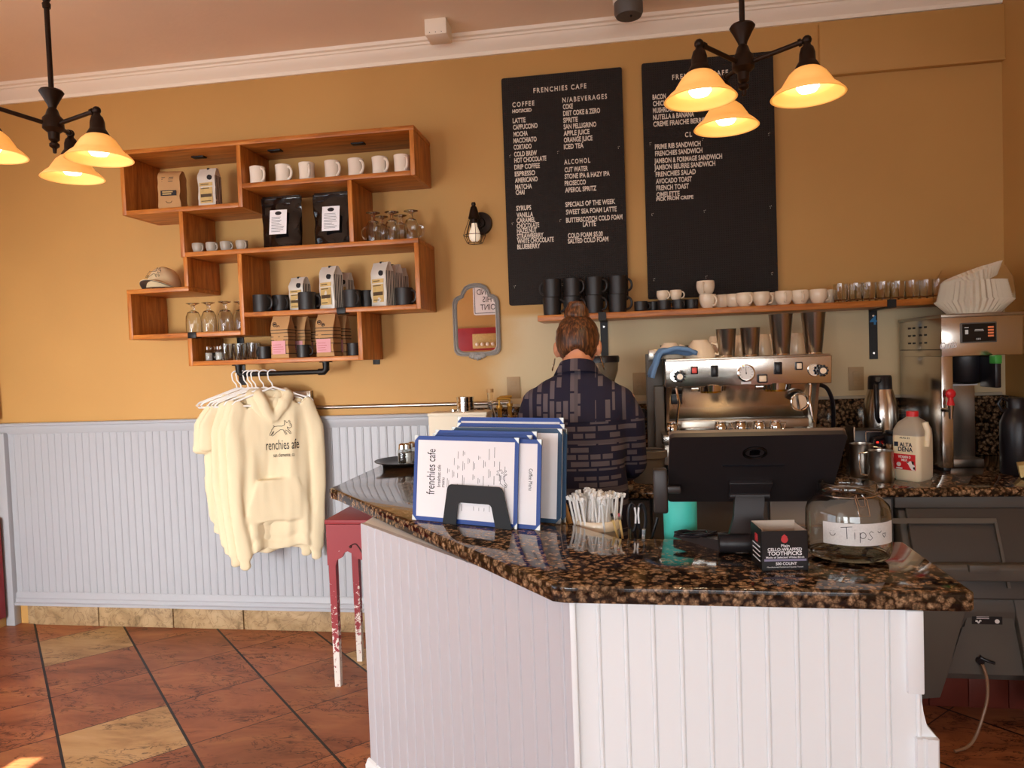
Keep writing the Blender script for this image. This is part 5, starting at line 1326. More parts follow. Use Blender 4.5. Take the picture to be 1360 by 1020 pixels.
# ================================================================== BACK COUNTER
ZK = 0.95; KY = 2.93
bk = thing('back_cabinet', 'dark grey base cabinets under the rear granite worktop', 'cabinet', (0.1, 3.0, 0))
MCAB = mat('grey_laminate', '4a4644', 0.5); MCABL = mat('light_grey_laminate', '8f8a84', 0.55, bump=0.1, bscale=80)
MB().box(-0.84, 1.02, 3.00, WY-0.005, 0.10, ZK-0.037).build('carcass', MCAB, bk, world=True, smooth=0)
MB().box(1.02, RXW-0.005, 3.25, WY-0.005, 0.17, ZK-0.037).build('side_carcass', MCAB, bk, world=True, smooth=0)
MB().box(1.02, RXW-0.005, 2.975, 3.0, ZK-0.085, ZK-0.037, 0.003).build('apron', MGRYPL, bk, world=True)
MB().box(-0.84, 1.02, 3.06, WY-0.005, 0.0, 0.10).build('plinth', MBLKPL, bk, world=True, smooth=0)
for k in range(4):
    x0 = -0.83+k*0.462
    d_ = MB().box(x0, x0+0.452, 2.982, 3.0, 0.12, ZK-0.05, 0.003).build('door', MCABL if k == 3 else MCAB, bk, world=True)
    MB().tube([(x0+0.05, 2.982, 0.80), (x0+0.05, 2.962, 0.80), (x0+0.17, 2.962, 0.80), (x0+0.17, 2.982, 0.80)], 0.004, 8).build('handle', MSTEELD, d_, world=True)
wk = tag(MB().prism([(-0.845, KY), (RXW-0.004, KY), (RXW-0.004, WY-0.002), (-0.845, WY-0.002)], ZK-0.037, ZK, 'xy', 0.014).build('rear_worktop', MGRAN, origin=(0.5, 3.3, ZK-0.037)), 'brown granite rear worktop under the espresso machine and brewer', 'countertop')
bs = thing('backsplash', 'granite upstand along the wall behind the espresso machine', 'backsplash', (0.5, WY, ZK))
MB().box(-0.84, RXW-0.025, WY-0.022, WY-0.001, ZK, 1.238, 0.002).build('slab', MGRAN, bs, world=True)
MB().box(RXW-0.024, RXW-0.002, 2.95, WY-0.002, ZK, 1.238, 0.002).build('side_slab', MGRAN, bs, world=True)
MB().box(-0.84, RXW-0.025, WY-0.026, WY-0.001, 1.238, 1.252, 0.002).build('cap_strip', mat('pale_edge', 'b9ad98', 0.4), bs, world=True)

# ice bin below the right end
ib = thing('ice_bin', 'grey plastic ice bin with a slanted lid below the rear worktop', 'bin', (1.40, 2.96, 0.17))
bxl, bxr = 1.035, 1.745
def yz(pts, x0, x1, nm, mt=MGRYPL, bv=0.006): return MB().prism(pts, x0, x1, 'yz', bv).build(nm, mt, ib, world=True, smooth=30)
yz([(2.99, 0.855), (3.22, 0.855), (3.22, 0.18), (3.02, 0.18), (2.87, 0.50), (2.87, 0.535)], bxl, bxr, 'body')
lid = yz([(2.985, 0.862), (2.968, 0.868), (2.832, 0.560), (2.850, 0.552)], bxl+0.02, bxr-0.02, 'lid', mat('dark_grey_plastic', '47423f', 0.42))
ML = bpy.data.materials['dark_grey_plastic']
m = MB()
xa_, xb_ = 0.991, 1.361
m.prism([(2.945, 0.832), (2.938, 0.815), (2.930, 0.815), (2.938, 0.834)], xa_, xb_, 'yz'); m.prism([(2.938, 0.82), (2.845, 0.60), (2.836, 0.60), (2.930, 0.82)], xb_-0.010, xb_, 'yz')
m.build('lid_rib', MGRYPL, lid, world=True)
lz1, lz0 = 0.688, 0.627
yz([(2.875, lz1-0.004), (2.826, lz1), (2.815, lz1-0.012), (2.824, lz0), (2.875, lz0-0.006)], bxl+0.06, bxr+0.01, 'front_lip')
MB().box(1.209, 1.309, 2.803, 2.83, lz1-0.022, lz1+0.004, 0.004).build('latch', MGRYPL, ib, world=True)
# front apron with a tapered drain pan between two raking legs
pz1, pzm, pz0 = 0.572, 0.436, 0.252
def trap(za, zb, xa, xb, xc, xd, ya, yb, nm, mt=MGRYPL):
    return MB().loft([[(xa, ya, za), (xb, ya, za), (xb, 3.06, za), (xa, 3.06, za)], [(xc, yb, zb), (xd, yb, zb), (xd, 3.06, zb), (xc, 3.06, zb)]]).build(nm, mt, ib, world=True, smooth=20)
trap(pz1, pzm, 1.254, 1.369, 1.223, 1.396, 2.880, 2.884, 'drain_pan')
trap(pzm-0.004, pz0, 1.222, 1.406, 1.168, 1.442, 2.896, 2.900, 'drain_pan')
MB().prism([(0.972, 0.610), (1.248, 0.606), (1.156, 0.260), (1.129, 0.173), (1.060, 0.165)], 2.865, 2.90, 'xz', 0.004).build('side_leg', MGRYPL, ib, world=True)
MB().prism([(1.372, 0.607), (bxr, 0.607), (bxr, 0.12), (1.457, 0.12)], 2.865, 2.90, 'xz', 0.004).build('side_leg', MGRYPL, ib, world=True)
yl = 2.8795
x0, x1, z0, z1 = 1.248, 1.351, 0.450, 0.499
m = MB(); m.box(x0, x1, yl, yl+0.006, z0, z1); m.build('rating_label', MINK, ib, world=True, smooth=0)
m = MB(); lines(m, x0+0.015, x1-0.02, yl, [z1-0.010-0.006*k for k in range(4)], 0.002, 2); m.cyl((x1-0.018, yl-0.0015, z0+0.012), (x1-0.018, yl, z0+0.012), 0.008, seg=16); m.tube([(x0+0.012+0.018*t, yl-0.001, z0+0.010+0.005*sin(t*9)) for t in [k/8 for k in range(9)]], 0.0025, 5); m.build('label_print', MPAPER, ib, world=True, smooth=0)
vx, vz = 1.279, 0.307
MB().cyl((vx, 2.93, vz), (vx, 2.885, vz), 0.014, seg=14).tube([(vx, 2.89, vz+0.012), (vx+0.02, 2.882, vz+0.004), (vx+0.045, 2.882, vz-0.004)], 0.006, 8).tube([(vx-0.01, 2.89, vz), (vx-0.002, 2.882, vz+0.024), (vx+0.01, 2.89, vz+0.008)], 0.003, 6).build('drain_valve', MBLKPL, ib, world=True)
hs = tag(MB().tube(chaikin(((vx, 2.874, vz-0.006), (vx+0.012, 2.865, vz-0.05), (vx+0.012, 2.86, vz-0.12), (vx-0.01, 2.85, vz-0.19), (vx-0.06, 2.82, 0.02), (vx-0.13, 2.80, 0.006)), 3), 0.0055, 8).build('drain_hose', mat('clear_brown_hose', '8a6a52', 0.35), origin=(vx, 2.87, vz-0.05)), 'thin hose curling from the ice bin valve to the floor', 'hose')

# ------------------------------------------------------------------ right hand wall shelf with cups
WS = 1.704
ws = thing('cup_shelf', 'long single wood shelf of cups below the letter boards', 'shelf', (0.5, 3.68, WS-0.03))
MB().box(-0.418, 1.60, 3.552, WY-0.002, WS-0.030, WS, 0.003).build('shelf_board', MWOOD, ws, world=True)
b4 = None
for i, (x, zb) in enumerate(((-0.101, 1.42), (1.216, 1.430))):
    b_r = MB().box(x-0.019, x+0.019, WY-0.007, WY-0.001, zb, WS-0.03).box(x-0.019, x+0.019, 3.56, WY-0.001, WS-0.036, WS-0.030).box(x-0.019+0.0, x+0.019, 3.546, 3.552, WS-0.036, WS+0.002).build('bracket', MBLACK, ws, world=True, smooth=0)
    m = MB()
    for z in (zb+0.03, WS-0.06): m.cyl((x, WY-0.0065, z), (x, WY-0.010, z), 0.005, seg=10)
    m.build('screw', MSTEEL, b_r, world=True)
m = MB(); m.text('4', 0.06, T((1.202, WY-0.0085, 1.601)) @ FACE, depth=0.0008, bold=0.002)
m.build('number', mat('blue_chalk', '3f86b8', 0.7), ws, world=True, smooth=0)
# stacked black mugs
BM = None
for row in (0, 1):
    for k, px in enumerate((-0.352, -0.250, -0.141, -0.026)):
        z = WS+row*0.0905; lb = '%s black mug from the left, %s row of the stacked mugs above the barista' % (ORD[k], ('lower', 'upper')[row])
        rz = [(-0.3, -0.4, -0.5, 0.1), (2.8, -0.6, -0.5, 0.25)][row][k]
        if BM is None: BM = mug('black_mug', 'mug', MCHAR, 0.043, 0.046, 0.090, 0.0055, 0.030, 0, 0.004, (px, 3.64, z), lb, 'black mugs stacked on the cup shelf', rz)
        else: dup(BM, (px+(0.004 if row else 0), 3.64, z), rz, lb)
SB_ = None
for k, (px, y) in enumerate(((0.087, 3.61), (0.147, 3.67), (0.199, 3.61), (0.267, 3.61), (0.330, 3.63))):
    lb = '%s small black espresso cup from the left on the long cup shelf' % ORD[k]
    if SB_ is None: SB_ = mug('small_black_cup', 'cup', MCHAR, 0.031, 0.033, 0.048, 0.004, 0.018, 0, 0.003, (px, y, WS), lb, 'small black cups on the cup shelf', -0.2)
    else: dup(SB_, (px, y, WS), (-0.2, 0.1, -0.3, -1.0, -1.2)[k], lb)
WC = mug('white_cup', 'cup', MCREAMC, 0.024, 0.039, 0.066, 0.0048, 0.024, 0.006, 0.0035, (0.406, 3.61, WS), 'lower cream cup of the two stacked beside the small black cups', 'cream cups on the cup shelf', -0.9)
wcs = [(0.397, 3.61, WS+0.062, -1.9, 1.06, 'upper cream cup of the two stacked beside the small black cups'), (0.476, 3.68, WS, -2.4, 1, 'cream cup half hidden right of the stacked pair'),
       (0.534, 3.66, WS, -0.2, 1, 'cream cup half hidden left of the front row on the cup shelf'), (0.577, 3.61, WS, -1.1, 1, 'first cream cup of the front row, right of the stacked pair'),
       (0.653, 3.61, WS, 0.2, 1, 'second cream cup of the front row with its handle to the right'), (0.727, 3.69, WS, 0.2, 1, 'cream cup in the back row between the second and third front cups'),
       (0.756, 3.61, WS, -1.6, 1, 'third cream cup of the front row on the cup shelf'), (0.830, 3.61, WS, -1.5, 1, 'fourth cream cup of the front row on the cup shelf'), (0.901, 3.69, WS, 0.3, 1, 'cream cup in the back row behind the fourth front cup'),
       (0.912, 3.61, WS, 0.3, 1, 'fifth cream cup of the front row with its handle to the right'), (0.975, 3.68, WS, 0.5, 1, 'rightmost cream cup, beside the row of clear glasses'),
       (0.193, 3.61, WS+0.048, -0.7, 0.72, 'small cream cup upside up on the third black espresso cup'), (0.255, 3.61, WS+0.048, 0.1, 0.72, 'small cream cup on the fourth black espresso cup')]
for x, y, z, rz, s, lb in wcs: dup(WC, (x, y, z), rz, lb, scale=s)
gls = None
for k, (px, y) in enumerate(((1.012, 3.61), (1.078, 3.70), (1.082, 3.61), (1.139, 3.71), (1.138, 3.61), (1.201, 3.61), (1.268, 3.70), (1.266, 3.61), (1.328, 3.61), (1.395, 3.70), (1.390, 3.61), (1.448, 3.61))):
    lb = '%s clear straight glass from the left on the long cup shelf' % ORD[k]
    if gls is None:
        gls = thing('straight_glass', lb, 'glass', (px, y, WS), 0, 'clear glasses on the cup shelf')
        MB().lathe([(0, 0), (0.028, 0), (0.030, 0.003), (0.0325, 0.088), (0.030, 0.088), (0.0275, 0.014), (0, 0.011)], 20).build('glass_wall', MGLASS, gls)
    else: dup(gls, (px, y, WS), 0, lb)

# ------------------------------------------------------------------ espresso machine
EX0, EX1, EY = 0.172, 0.856, 3.20
em = thing('espresso_machine', 'two group stainless espresso machine on the rear worktop', 'espresso machine', ((EX0+EX1)/2, 3.45, ZK))
def eb_(nm, m_, *b, bev=0.004): return MB().box(*b, bev).build(nm, m_, em, world=True)
eb_('rear_body', MSTEEL, EX0+0.02, EX1-0.02, 3.40, 3.74, 1.02, 1.455)
MB().prism([(EY, 1.346), (EY-0.012, 1.462), (EY+0.20, 1.462), (EY+0.20, 1.346)], EX0, EX1, 'yz', 0.004).build('control_panel', MSTEEL, em, world=True, smooth=30)
eb_('cup_rack', MSTEELD, EX0+0.004, EX1-0.004, EY-0.005, 3.74, 1.460, 1.470, bev=0.002)
m = MB()
for x in (EX0+0.01, EX1-0.01): m.box(x-0.010, x+0.010, 3.56, 3.58, 1.46, 1.535, 0.002)
m.tube([(EX0+0.01, 3.57, 1.525), (EX1-0.01, 3.57, 1.525)], 0.005, 8)
m.build('rack_rail', MBLKPL, em, world=True)
MB().prism([(EY+0.09, 1.35), (EY+0.16, 1.196), (EY+0.21, 1.196), (EY+0.14, 1.35)], EX0+0.015, EX1-0.06, 'yz', 0.003).build('splash_plate', MSTEEL, em, world=True)
m = MB()
for s, x in ((1, EX0+0.006), (-1, EX1-0.052)): m.prism([(EY+0.03, 1.35), (EY+0.11, 1.15), (EY+0.40, 1.15), (EY+0.40, 1.35)], x, x+0.012, 'yz')
m.build('side_panel', MSTEELD, em, world=True)
eb_('splash_step', MSTEELD, EX0+0.02, EX1-0.07, EY+0.10, EY+0.20, 1.155, 1.192)
eb_('drip_tray', MSTEEL, EX0-0.022, EX1+0.006, EY-0.085, EY+0.38, 1.105, 1.148)
eb_('tray_front', MSTEELD, EX0-0.018, EX1+0.002, EY-0.080, EY+0.36, 1.02, 1.106)
m = MB()
for x in (EX0+0.03, EX1-0.05):
    for y in (EY-0.03, 3.68): m.cyl((x, y, ZK), (x, y, 1.04), 0.022, 0.018, 16)
m.build('foot', MBLKPL, em, world=True)
PY = EY-0.004
def knob(px, pz, dx, nm):
    cxk, czk = px, pz
    k = MB().cyl((cxk+dx, PY, czk+0.003), (cxk+dx, PY-0.010, czk+0.003), 0.027, 0.025, 28).build('knob_plate', MCHROME, em, world=True)
    m = MB(); m.cyl((cxk, PY-0.008, czk), (cxk, PY-0.045, czk), 0.018, seg=20)
    for q in range(10): m.ball((cxk+0.0195*cos(q*pi/5), PY-0.035, czk+0.0195*sin(q*pi/5)), 0.0065, (1, 1.4, 1), 1)
    kk = m.build('steam_knob', MBLKPL, em, world=True)
    MB().cyl((cxk, PY-0.045, czk), (cxk, PY-0.048, czk), 0.0125, seg=20).build('knob_centre', MCREAMC, kk, world=True)
knob(0.231, 1.394, -0.014, 'l'); knob(0.810, 1.401, -0.024, 'r')
MRSW = mat('red_rocker', 'd2514c', 0.3, emit='ff4a3a', estr=0.15)
for px, pz, w_, h_, m_ in ((0.295, 1.418, 0.024, 0.028, MRSW), (0.379, 1.412, 0.024, 0.044, MBLKPL), (0.576, 1.374, 0.034, 0.030, MCREAMC), (0.640, 1.416, 0.026, 0.046, MBLKPL), (0.724, 1.423, 0.024, 0.028, MCREAMC)):
    s = MB().box(px-w_/2-0.003, px+w_/2+0.003, PY-0.010, PY+0.006, pz-h_/2-0.003, pz+h_/2+0.003, 0.002).build('switch', MBLKPL, em, world=True)
    MB().box(px-w_/2+0.002, px+w_/2-0.002, PY-0.015, PY-0.008, pz-h_/2+0.002, pz+h_/2-0.002, 0.003).build('rocker', m_, s, world=True)
gx, gz = 0.509, 1.400
g_ = MB().lathe([(0.037, 0), (0.037, 0.012), (0.031, 0.014), (0.031, 0.008), (0, 0.008)], 36).xf(T((gx, PY-0.001, gz)) @ RX(pi/2)).build('gauge', MCHROME, em, world=True)
MB().cyl((gx, PY-0.008, gz), (gx, PY-0.010, gz), 0.0305, seg=32).build('dial', MPAPER, g_, world=True)
m = MB()
for q in range(11): a = rad(225-27*q); m.tube([(gx+0.023*cos(a), PY-0.0105, gz+0.023*sin(a)), (gx+0.027*cos(a), PY-0.0105, gz+0.027*sin(a))], 0.0008, 4)
m.tube([(gx, PY-0.0112, gz-0.006), (gx-0.001, PY-0.0112, gz+0.020)], 0.0010, 5); m.ball((gx, PY-0.011, gz), 0.003)
m.build('needle', MINK, g_, world=True)
MB().box(gx-0.020, gx+0.020, PY-0.004, PY+0.003, gz-0.047, gz-0.037).build('badge', MPAPER, em, world=True)
MBRASS = mat('brass', 'd6a845', 0.25, 1.0)
for px in (0.370, 0.640):
    MB().cyl((px, 3.26, 1.352), (px, 3.26, 1.325), 0.066, 0.062, 32).tube([(px-0.085, 3.24, 1.338), (px-0.05, 3.24, 1.338)], 0.012, 10).build('group_head', MCHROME, em, world=True)
    MB().cyl((px, 3.258, 1.326), (px, 3.258, 1.316), 0.046, 0.044, 28).build('group_gasket', MBRASS, em, world=True)
cx2, cz2 = 0.747, 1.264
MB().tube([(cx2+0.036*cos(a), 3.285, cz2+0.036*sin(a)) for a in [2*pi*k/28 for k in range(28)]], 0.005, 8, closed=True).cyl((cx2, 3.292, cz2), (cx2, 3.298, cz2), 0.034, seg=28).build('brew_emblem_ring', MCHROME, em, world=True)
eb_('side_switch', MBLKPL, 0.198, 0.247, 3.268, 3.29, 1.268, 1.312)
for x, s in ((EX0+0.045, -1), (EX1-0.085, 1)):
    MB().tube([(x, EY+0.05, 1.355), (x, EY-0.005, 1.34), (x-0.01*s, EY-0.02, 1.28), (x+0.004*s, EY-0.02, 1.185)], 0.006, 8).build('steam_wand', MCHROME, em, world=True)
MB().tube(chaikin([(EX1-0.05, 3.30, 1.335), (EX1-0.01, 3.30, 1.335), (EX1+0.02, 3.32, 1.31), (EX1+0.05, 3.36, 1.24), (EX1+0.06, 3.42, 1.12)]), 0.009, 8).build('hose', MBLKPL, em, world=True)

# small steel creamers on the drip tray
cr0 = None
for k, px in enumerate((0.194, 0.395, 0.478, 0.552, 0.618)):
    lb = '%s tiny steel creamer from the left on the espresso machine drip tray' % ORD[k]
    if cr0 is None:
        cr0 = thing('creamer', lb, 'creamer', (px, 3.165, 1.148), -0.7, 'steel creamers on the drip tray')
        MB().lathe([(0, 0), (0.022, 0), (0.026, 0.008), (0.0265, 0.03), (0.021, 0.042), (0.023, 0.048), (0.0215, 0.048), (0.0195, 0.042), (0.024, 0.03), (0.022, 0.008), (0, 0.004)], 24).build('jug', MCHROME, cr0)
        MB().tube([(0.022, 0, 0.042), (0.046, 0, 0.040), (0.040, 0, 0.018), (0.025, 0, 0.010)], 0.0022, 6).build('handle', MCHROME, cr0)
    else: dup(cr0, (px, 3.165, 1.148), (-0.7, 0.5, 2.4, 2.6, 0.2)[k], lb)
# cups and shakers on top of the machine
ZT = 1.470
def upcup(label, px, y, s, rz):
    r = thing('cappuccino_cup', label, 'cup', (px, y, ZT), rz, 'upside down cups on the machine'); 
    MB().lathe([(0.060, 0), (0.062, 0.002), (0.058, 0.025), (0.046, 0.052), (0.033, 0.068), (0.031, 0.073), (0, 0.073)]+[(0, 0.068), (0.030, 0.066), (0.043, 0.050), (0.055, 0.025), (0.058, 0)], 32).build('bowl', MCREAMC, r)
    MB().tube([(0.044, 0, 0.060), (0.066, 0, 0.052), (0.078, 0, 0.030), (0.072, 0, 0.012), (0.058, 0, 0.016)], 0.0062, 8).build('handle', MCREAMC, r); r.scale = (s, s, s); return r
upcup('upside down cream cup behind the blue cloth on the espresso machine', 0.204, 3.33, 0.98, -0.35)
upcup('larger upside down cream cup right of the blue cloth on the espresso machine', 0.331, 3.28, 1.08, -0.25)
for k, (px, y, lb) in enumerate(((0.421, 3.45, 'upside down cream mug left of the short steel shakers'), (0.528, 3.45, 'upside down cream mug between the two short steel shakers'), (0.624, 3.45, 'upside down cream mug left of the taller steel shakers'), (0.667, 3.47, 'upside down cream mug behind the first tall steel shaker'), (0.772, 3.45, 'upside down cream mug between the two tall steel shakers'))):
    r = thing('latte_mug', lb, 'mug', (px, y, ZT), -0.8+0.3*k, 'upside down latte mugs on the machine')
    MB().lathe([(0.045, 0), (0.046, 0.002), (0.040, 0.06), (0.031, 0.092), (0.029, 0.096), (0, 0.096)]+[(0, 0.09), (0.028, 0.088), (0.037, 0.06), (0.042, 0)], 28).build('bowl', MCREAMC, r)
    MB().tube([(0.036, 0, 0.078), (0.060, 0, 0.066), (0.060, 0, 0.034), (0.041, 0, 0.022)], 0.0055, 8).build('handle', MCREAMC, r)
def shk_(label, px, y, rt, rb, h):
    r = thing('steel_shaker', label, 'shaker', (px, y, ZT), 0, 'steel shakers on the machine')
    MB().lathe([(0, 0), (rb-0.003, 0), (rb, 0.004), (rt, h), (rt+0.0012, h+0.002), (rt-0.002, h+0.001), (rb-0.003, 0.008), (0, 0.007)], 32).build('body', MSTEELD, r)
    MB().lathe([(rb+0.0005, 0.0), (rb+0.0018, 0.002), (rb+0.001, 0.007)], 32).build('base_ring', MCHROME, r)
shk_('left of the two short steel shakers on the espresso machine', 0.440, 3.26, 0.043, 0.033, 0.120)
shk_('right of the two short steel shakers on the espresso machine', 0.541, 3.26, 0.043, 0.033, 0.122)
shk_('left of the two tall steel shakers on the espresso machine', 0.669, 3.26, 0.050, 0.033, 0.174)
shk_('right of the two tall steel shakers on the espresso machine', 0.802, 3.26, 0.050, 0.033, 0.176)
# blue cloth draped over the top left corner
m = MB(); rows = []
nU, nV = 26, 16
top_, bot_ = [], []
for i in range(nU+1):
    u = i/nU; ra = []
    for j in range(nV+1):
        v = j/nV
        s_ = 0.235*u                     # run from right end on the rack to the hanging left end
        if s_ < 0.15: x, z = EX0+0.135-s_*0.98, ZT+0.012
        else: q = s_-0.15; x, z = EX0-0.012-0.012*sin(q*20)-q*0.25, ZT+0.006-q*0.95
        x += -0.010*v; y = EY-0.006+0.13*v-0.02*(1-u)*v
        z += 0.012*sin(v*9+u*4)*0.6+0.010*noise.noise(Vector((u*5, v*4, 2)))+(0.016*sin(pi*min(1, u*1.3)) if u < 0.75 else 0)
        ra.append(Vector((x, y-0.012*sin(u*7+v*3)*0.5, max(z, ZT+0.003) if s_ < 0.14 else z)))
    rows.append(ra)
for i in range(nU):
    for j in range(nV): m.quad(rows[i][j], rows[i+1][j], rows[i+1][j+1], rows[i][j+1])
cl = m.build('cleaning_cloth', mat('blue_cloth', '6f95c4', 0.9, bump=0.3, bscale=120), weld=True, smooth=80, origin=(EX0, EY, ZT)); tag(cl, 'folded blue cloth hanging over the top left corner of the espresso machine', 'cloth')
md = cl.modifiers.new('thick', 'SOLIDIFY'); md.thickness = 0.018; md.offset = 1

# grinder behind the barista with smoky hopper, and grey stand left of the machine
gr = thing('coffee_grinder', 'coffee grinder with a smoky hopper, partly hidden right of the barista head', 'grinder', (-0.108, 3.52, ZK))
MB().box(-0.085, 0.085, -0.10, 0.12, 0, 0.35, 0.012).build('body', MBLKPL, gr)
MB().lathe([(0.045, 0.35), (0.045, 0.38), (0.075, 0.47), (0.079, 0.515), (0.0765, 0.515), (0.072, 0.47), (0.042, 0.38), (0.042, 0.35)], 28).build('hopper', mat('smoky_plastic', 'b3a794', 0.15, trans=0.75), gr)
MB().lathe([(0, 0.545), (0.080, 0.543), (0.084, 0.535), (0.083, 0.512), (0, 0.512)], 28).build('hopper_lid', MBLKPL, gr)
MB().lathe([(0, 0.372), (0.044, 0.372), (0.060, 0.42), (0, 0.43)], 24).build('coffee_beans', mat('coffee_beans', '2a1a10', 0.6, bump=0.6, bscale=120), gr)
g2 = thing('brew_dispenser', 'grey metal stand with a clear plate at the left end of the espresso machine', 'dispenser', (0.128, 3.42, ZK))
MB().box(-0.030, 0.042, -0.06, 0.10, 0, 0.545, 0.004).build('column', MGRYPL, g2)
MB().box(-0.020, 0.030, -0.09, -0.055, 0.515, 0.565, 0.003).build('top_block', MSTEELD, g2)
MB().ball((0.006, -0.093, 0.540), 0.006).build('screw', MCHROME, g2)
MB().box(0.0, 0.042, -0.14, -0.06, 0.0, 0.40, 0.006).build('arm', MGRYPL, g2)
pf = thing('portafilter', 'black handled portafilter standing by the barista right shoulder', 'portafilter', (0.065, 3.30, ZK))
MB().lathe([(0, 0.305), (0.018, 0.30), (0.028, 0.285), (0.028, 0.265), (0.018, 0.25), (0.012, 0.22), (0.014, 0.12), (0.010, 0.10), (0, 0.10)], 20).build('handle', MBLKPL, pf)
MB().lathe([(0, 0), (0.036, 0), (0.038, 0.006), (0.036, 0.045), (0.012, 0.06), (0.010, 0.10), (0, 0.10)], 24).build('basket', MCHROME, pf)
kb_ = thing('knock_box', 'grey tapered knock bucket left of the espresso machine', 'bucket', (0.085, 3.125, ZK))
MKB = mat('grey_brown_plastic', '6c645c', 0.5)
MB().lathe([(0, 0), (0.058, 0), (0.062, 0.004), (0.074, 0.105), (0.082, 0.108), (0.083, 0.135), (0.078, 0.138), (0.074, 0.135), (0.070, 0.11), (0.058, 0.01), (0, 0.008)], 32).build('bucket', MKB, kb_)
MB().cyl((-0.075, 0, 0.128), (0.075, 0, 0.128), 0.011, seg=12).build('knock_bar', MBLKPL, kb_)
# syrup and liquor bottles at the left
def bottle(label, px, y, h, rb, m_, cap, pump=False, lab=None, rz=0):
    r = thing('syrup_bottle' if pump else 'liquor_bottle', label, 'bottle', (px, y, ZK), rz)
    MB().lathe([(0, 0), (rb*0.95, 0), (rb, 0.006), (rb, h*0.58), (rb*0.85, h*0.66), (rb*0.42, h*0.76), (rb*0.38, h*0.93), (rb*0.45, h*0.94), (rb*0.45, h*0.96), (0, h*0.965)], 24).build('glass_body', m_, r)
    MB().lathe([(0, h*0.955), (rb*0.55, h*0.955), (rb*0.55, h), (0, h*1.002)], 16).build('stopper', cap, r)
    if lab: MB().lathe([(rb+0.0006, h*0.15), (rb+0.0012, h*0.16), (rb+0.0012, h*0.5), (rb+0.0006, h*0.51)], 24).build('label', lab, r)
    if pump: MB().cyl((0, 0, h), (0, 0, h*1.10), 0.005, seg=8).tube([(-0.012, 0, h*1.10), (0.0, 0, h*1.105), (0.045, 0, h*1.10), (0.055, 0, h*1.08)], 0.007, 8).build('pump', cap, r)
    return r
MGLB = mat('amber_bottle_glass', 'c79a4a', 0.1, trans=0.6)
MGOLDP = mat('gold_plastic', 'b98d3e', 0.3, 0.5)
bottle('clear bottle with a cork stopper, left of the gold pump bottles', -0.683, 3.62, 0.395, 0.034, MGLASS, MWOODL, lab=MPAPER)
bottle('small amber bottle with a red label in front of the corked bottle', -0.679, 3.50, 0.300, 0.030, MGLB, MGOLDP, lab=MRED)
bottle('gold pump bottle right of the corked clear bottle', -0.624, 3.55, 0.315, 0.030, MGLB, MGOLDP, True, rz=0.2)
bottle('gold pump bottle nearest the barista elbow', -0.583, 3.62, 0.320, 0.028, MGLB, MGOLDP, True, rz=3.3)

# ------------------------------------------------------------------ right end: pitchers, card machine, thermos, decanter, milk, brewer
def pitcher(label, px, y, r_, h, rz):
    r = thing('milk_pitcher', label, 'pitcher', (px, y, ZK), rz, 'steel milk pitchers')
    MB().lathe([(0, 0), (r_*0.92, 0), (r_, 0.008), (r_, h*0.55), (r_*0.93, h*0.8), (r_*0.99, h), (r_*0.96, h), (r_*0.90, h*0.8), (r_*0.96, h*0.55), (r_*0.95, 0.01), (0, 0.008)], 28).build('jug', MSTEELD, r)
    MB().tube([(r_*0.95, 0, h*0.92), (r_*1.55, 0, h*0.90), (r_*1.6, 0, h*0.5), (r_*1.5, 0, h*0.22), (r_*0.98, 0, h*0.18)], 0.004, 8).build('handle', MSTEEL, r)
pitcher('front steel milk pitcher left of the milk jug', 1.007, 3.09, 0.049, 0.125, 2.9)
pitcher('rear steel milk pitcher left of the front one', 0.969, 3.20, 0.048, 0.140, -0.6)
cm2 = thing('card_machine', 'small black machine with two red lights behind the pitchers', 'machine', (1.024, 3.34, ZK))
MB().box(-0.055, 0.060, -0.05, 0.06, 0, 0.185, 0.004).build('body', MBLKPL, cm2)
MB().box(-0.060, -0.055, -0.055, 0.06, 0, 0.20).box(-0.012, -0.009, -0.053, -0.049, 0.05, 0.18).box(-0.012, 0.055, -0.053, -0.049, 0.177, 0.18).build('steel_frame', MSTEEL, cm2, smooth=0)
MLED = mat('red_led', '400000', 0.4, emit='ff2418', estr=5.0)
for z in (0.095, 0.130): MB().box(0.026, 0.040, -0.0535, -0.049, z, z+0.005).build('indicator_light', MLED, cm2, smooth=0)
th_ = thing('thermos', 'tall brushed steel thermos with black top and handle beside the brewer', 'thermos', (1.166, 3.57, ZK))
MB().lathe([(0, 0), (0.075, 0), (0.077, 0.01), (0.077, 0.20), (0.072, 0.27), (0.055, 0.335), (0.052, 0.345), (0, 0.345)], 32).build('body', MSTEEL, th_)
MB().lathe([(0, 0.41), (0.045, 0.408), (0.050, 0.40), (0.052, 0.345), (0, 0.345)], 28).tube([(-0.02, -0.045, 0.385), (-0.03, -0.065, 0.392)], 0.012, 8).build('stopper', MBLKPL, th_)
MB().tube([(-0.028, -0.04, 0.375), (-0.045, -0.085, 0.365), (-0.050, -0.105, 0.30), (-0.046, -0.100, 0.22), (-0.030, -0.075, 0.20)], 0.010, 10).build('handle', MBLKPL, th_)
MB().box(-0.055, -0.020, -0.0785, -0.06, 0.09, 0.12).build('sticker', MPAPER, th_, smooth=0)
dc = thing('coffee_decanter', 'glass coffee decanter with black lid and handle behind the milk jug', 'decanter', (1.123, 3.29, ZK))
MB().lathe([(0, 0), (0.066, 0), (0.074, 0.012), (0.072, 0.05), (0.050, 0.125), (0.046, 0.15), (0.043, 0.15), (0.047, 0.125), (0.068, 0.05), (0.070, 0.013), (0, 0.006)], 32).build('glass_body', MGLASS, dc)
MB().lathe([(0, 0.007), (0.069, 0.014), (0.067, 0.05), (0.056, 0.088), (0, 0.088)], 28).build('coffee', mat('black_coffee', '1a0d07', 0.1), dc)
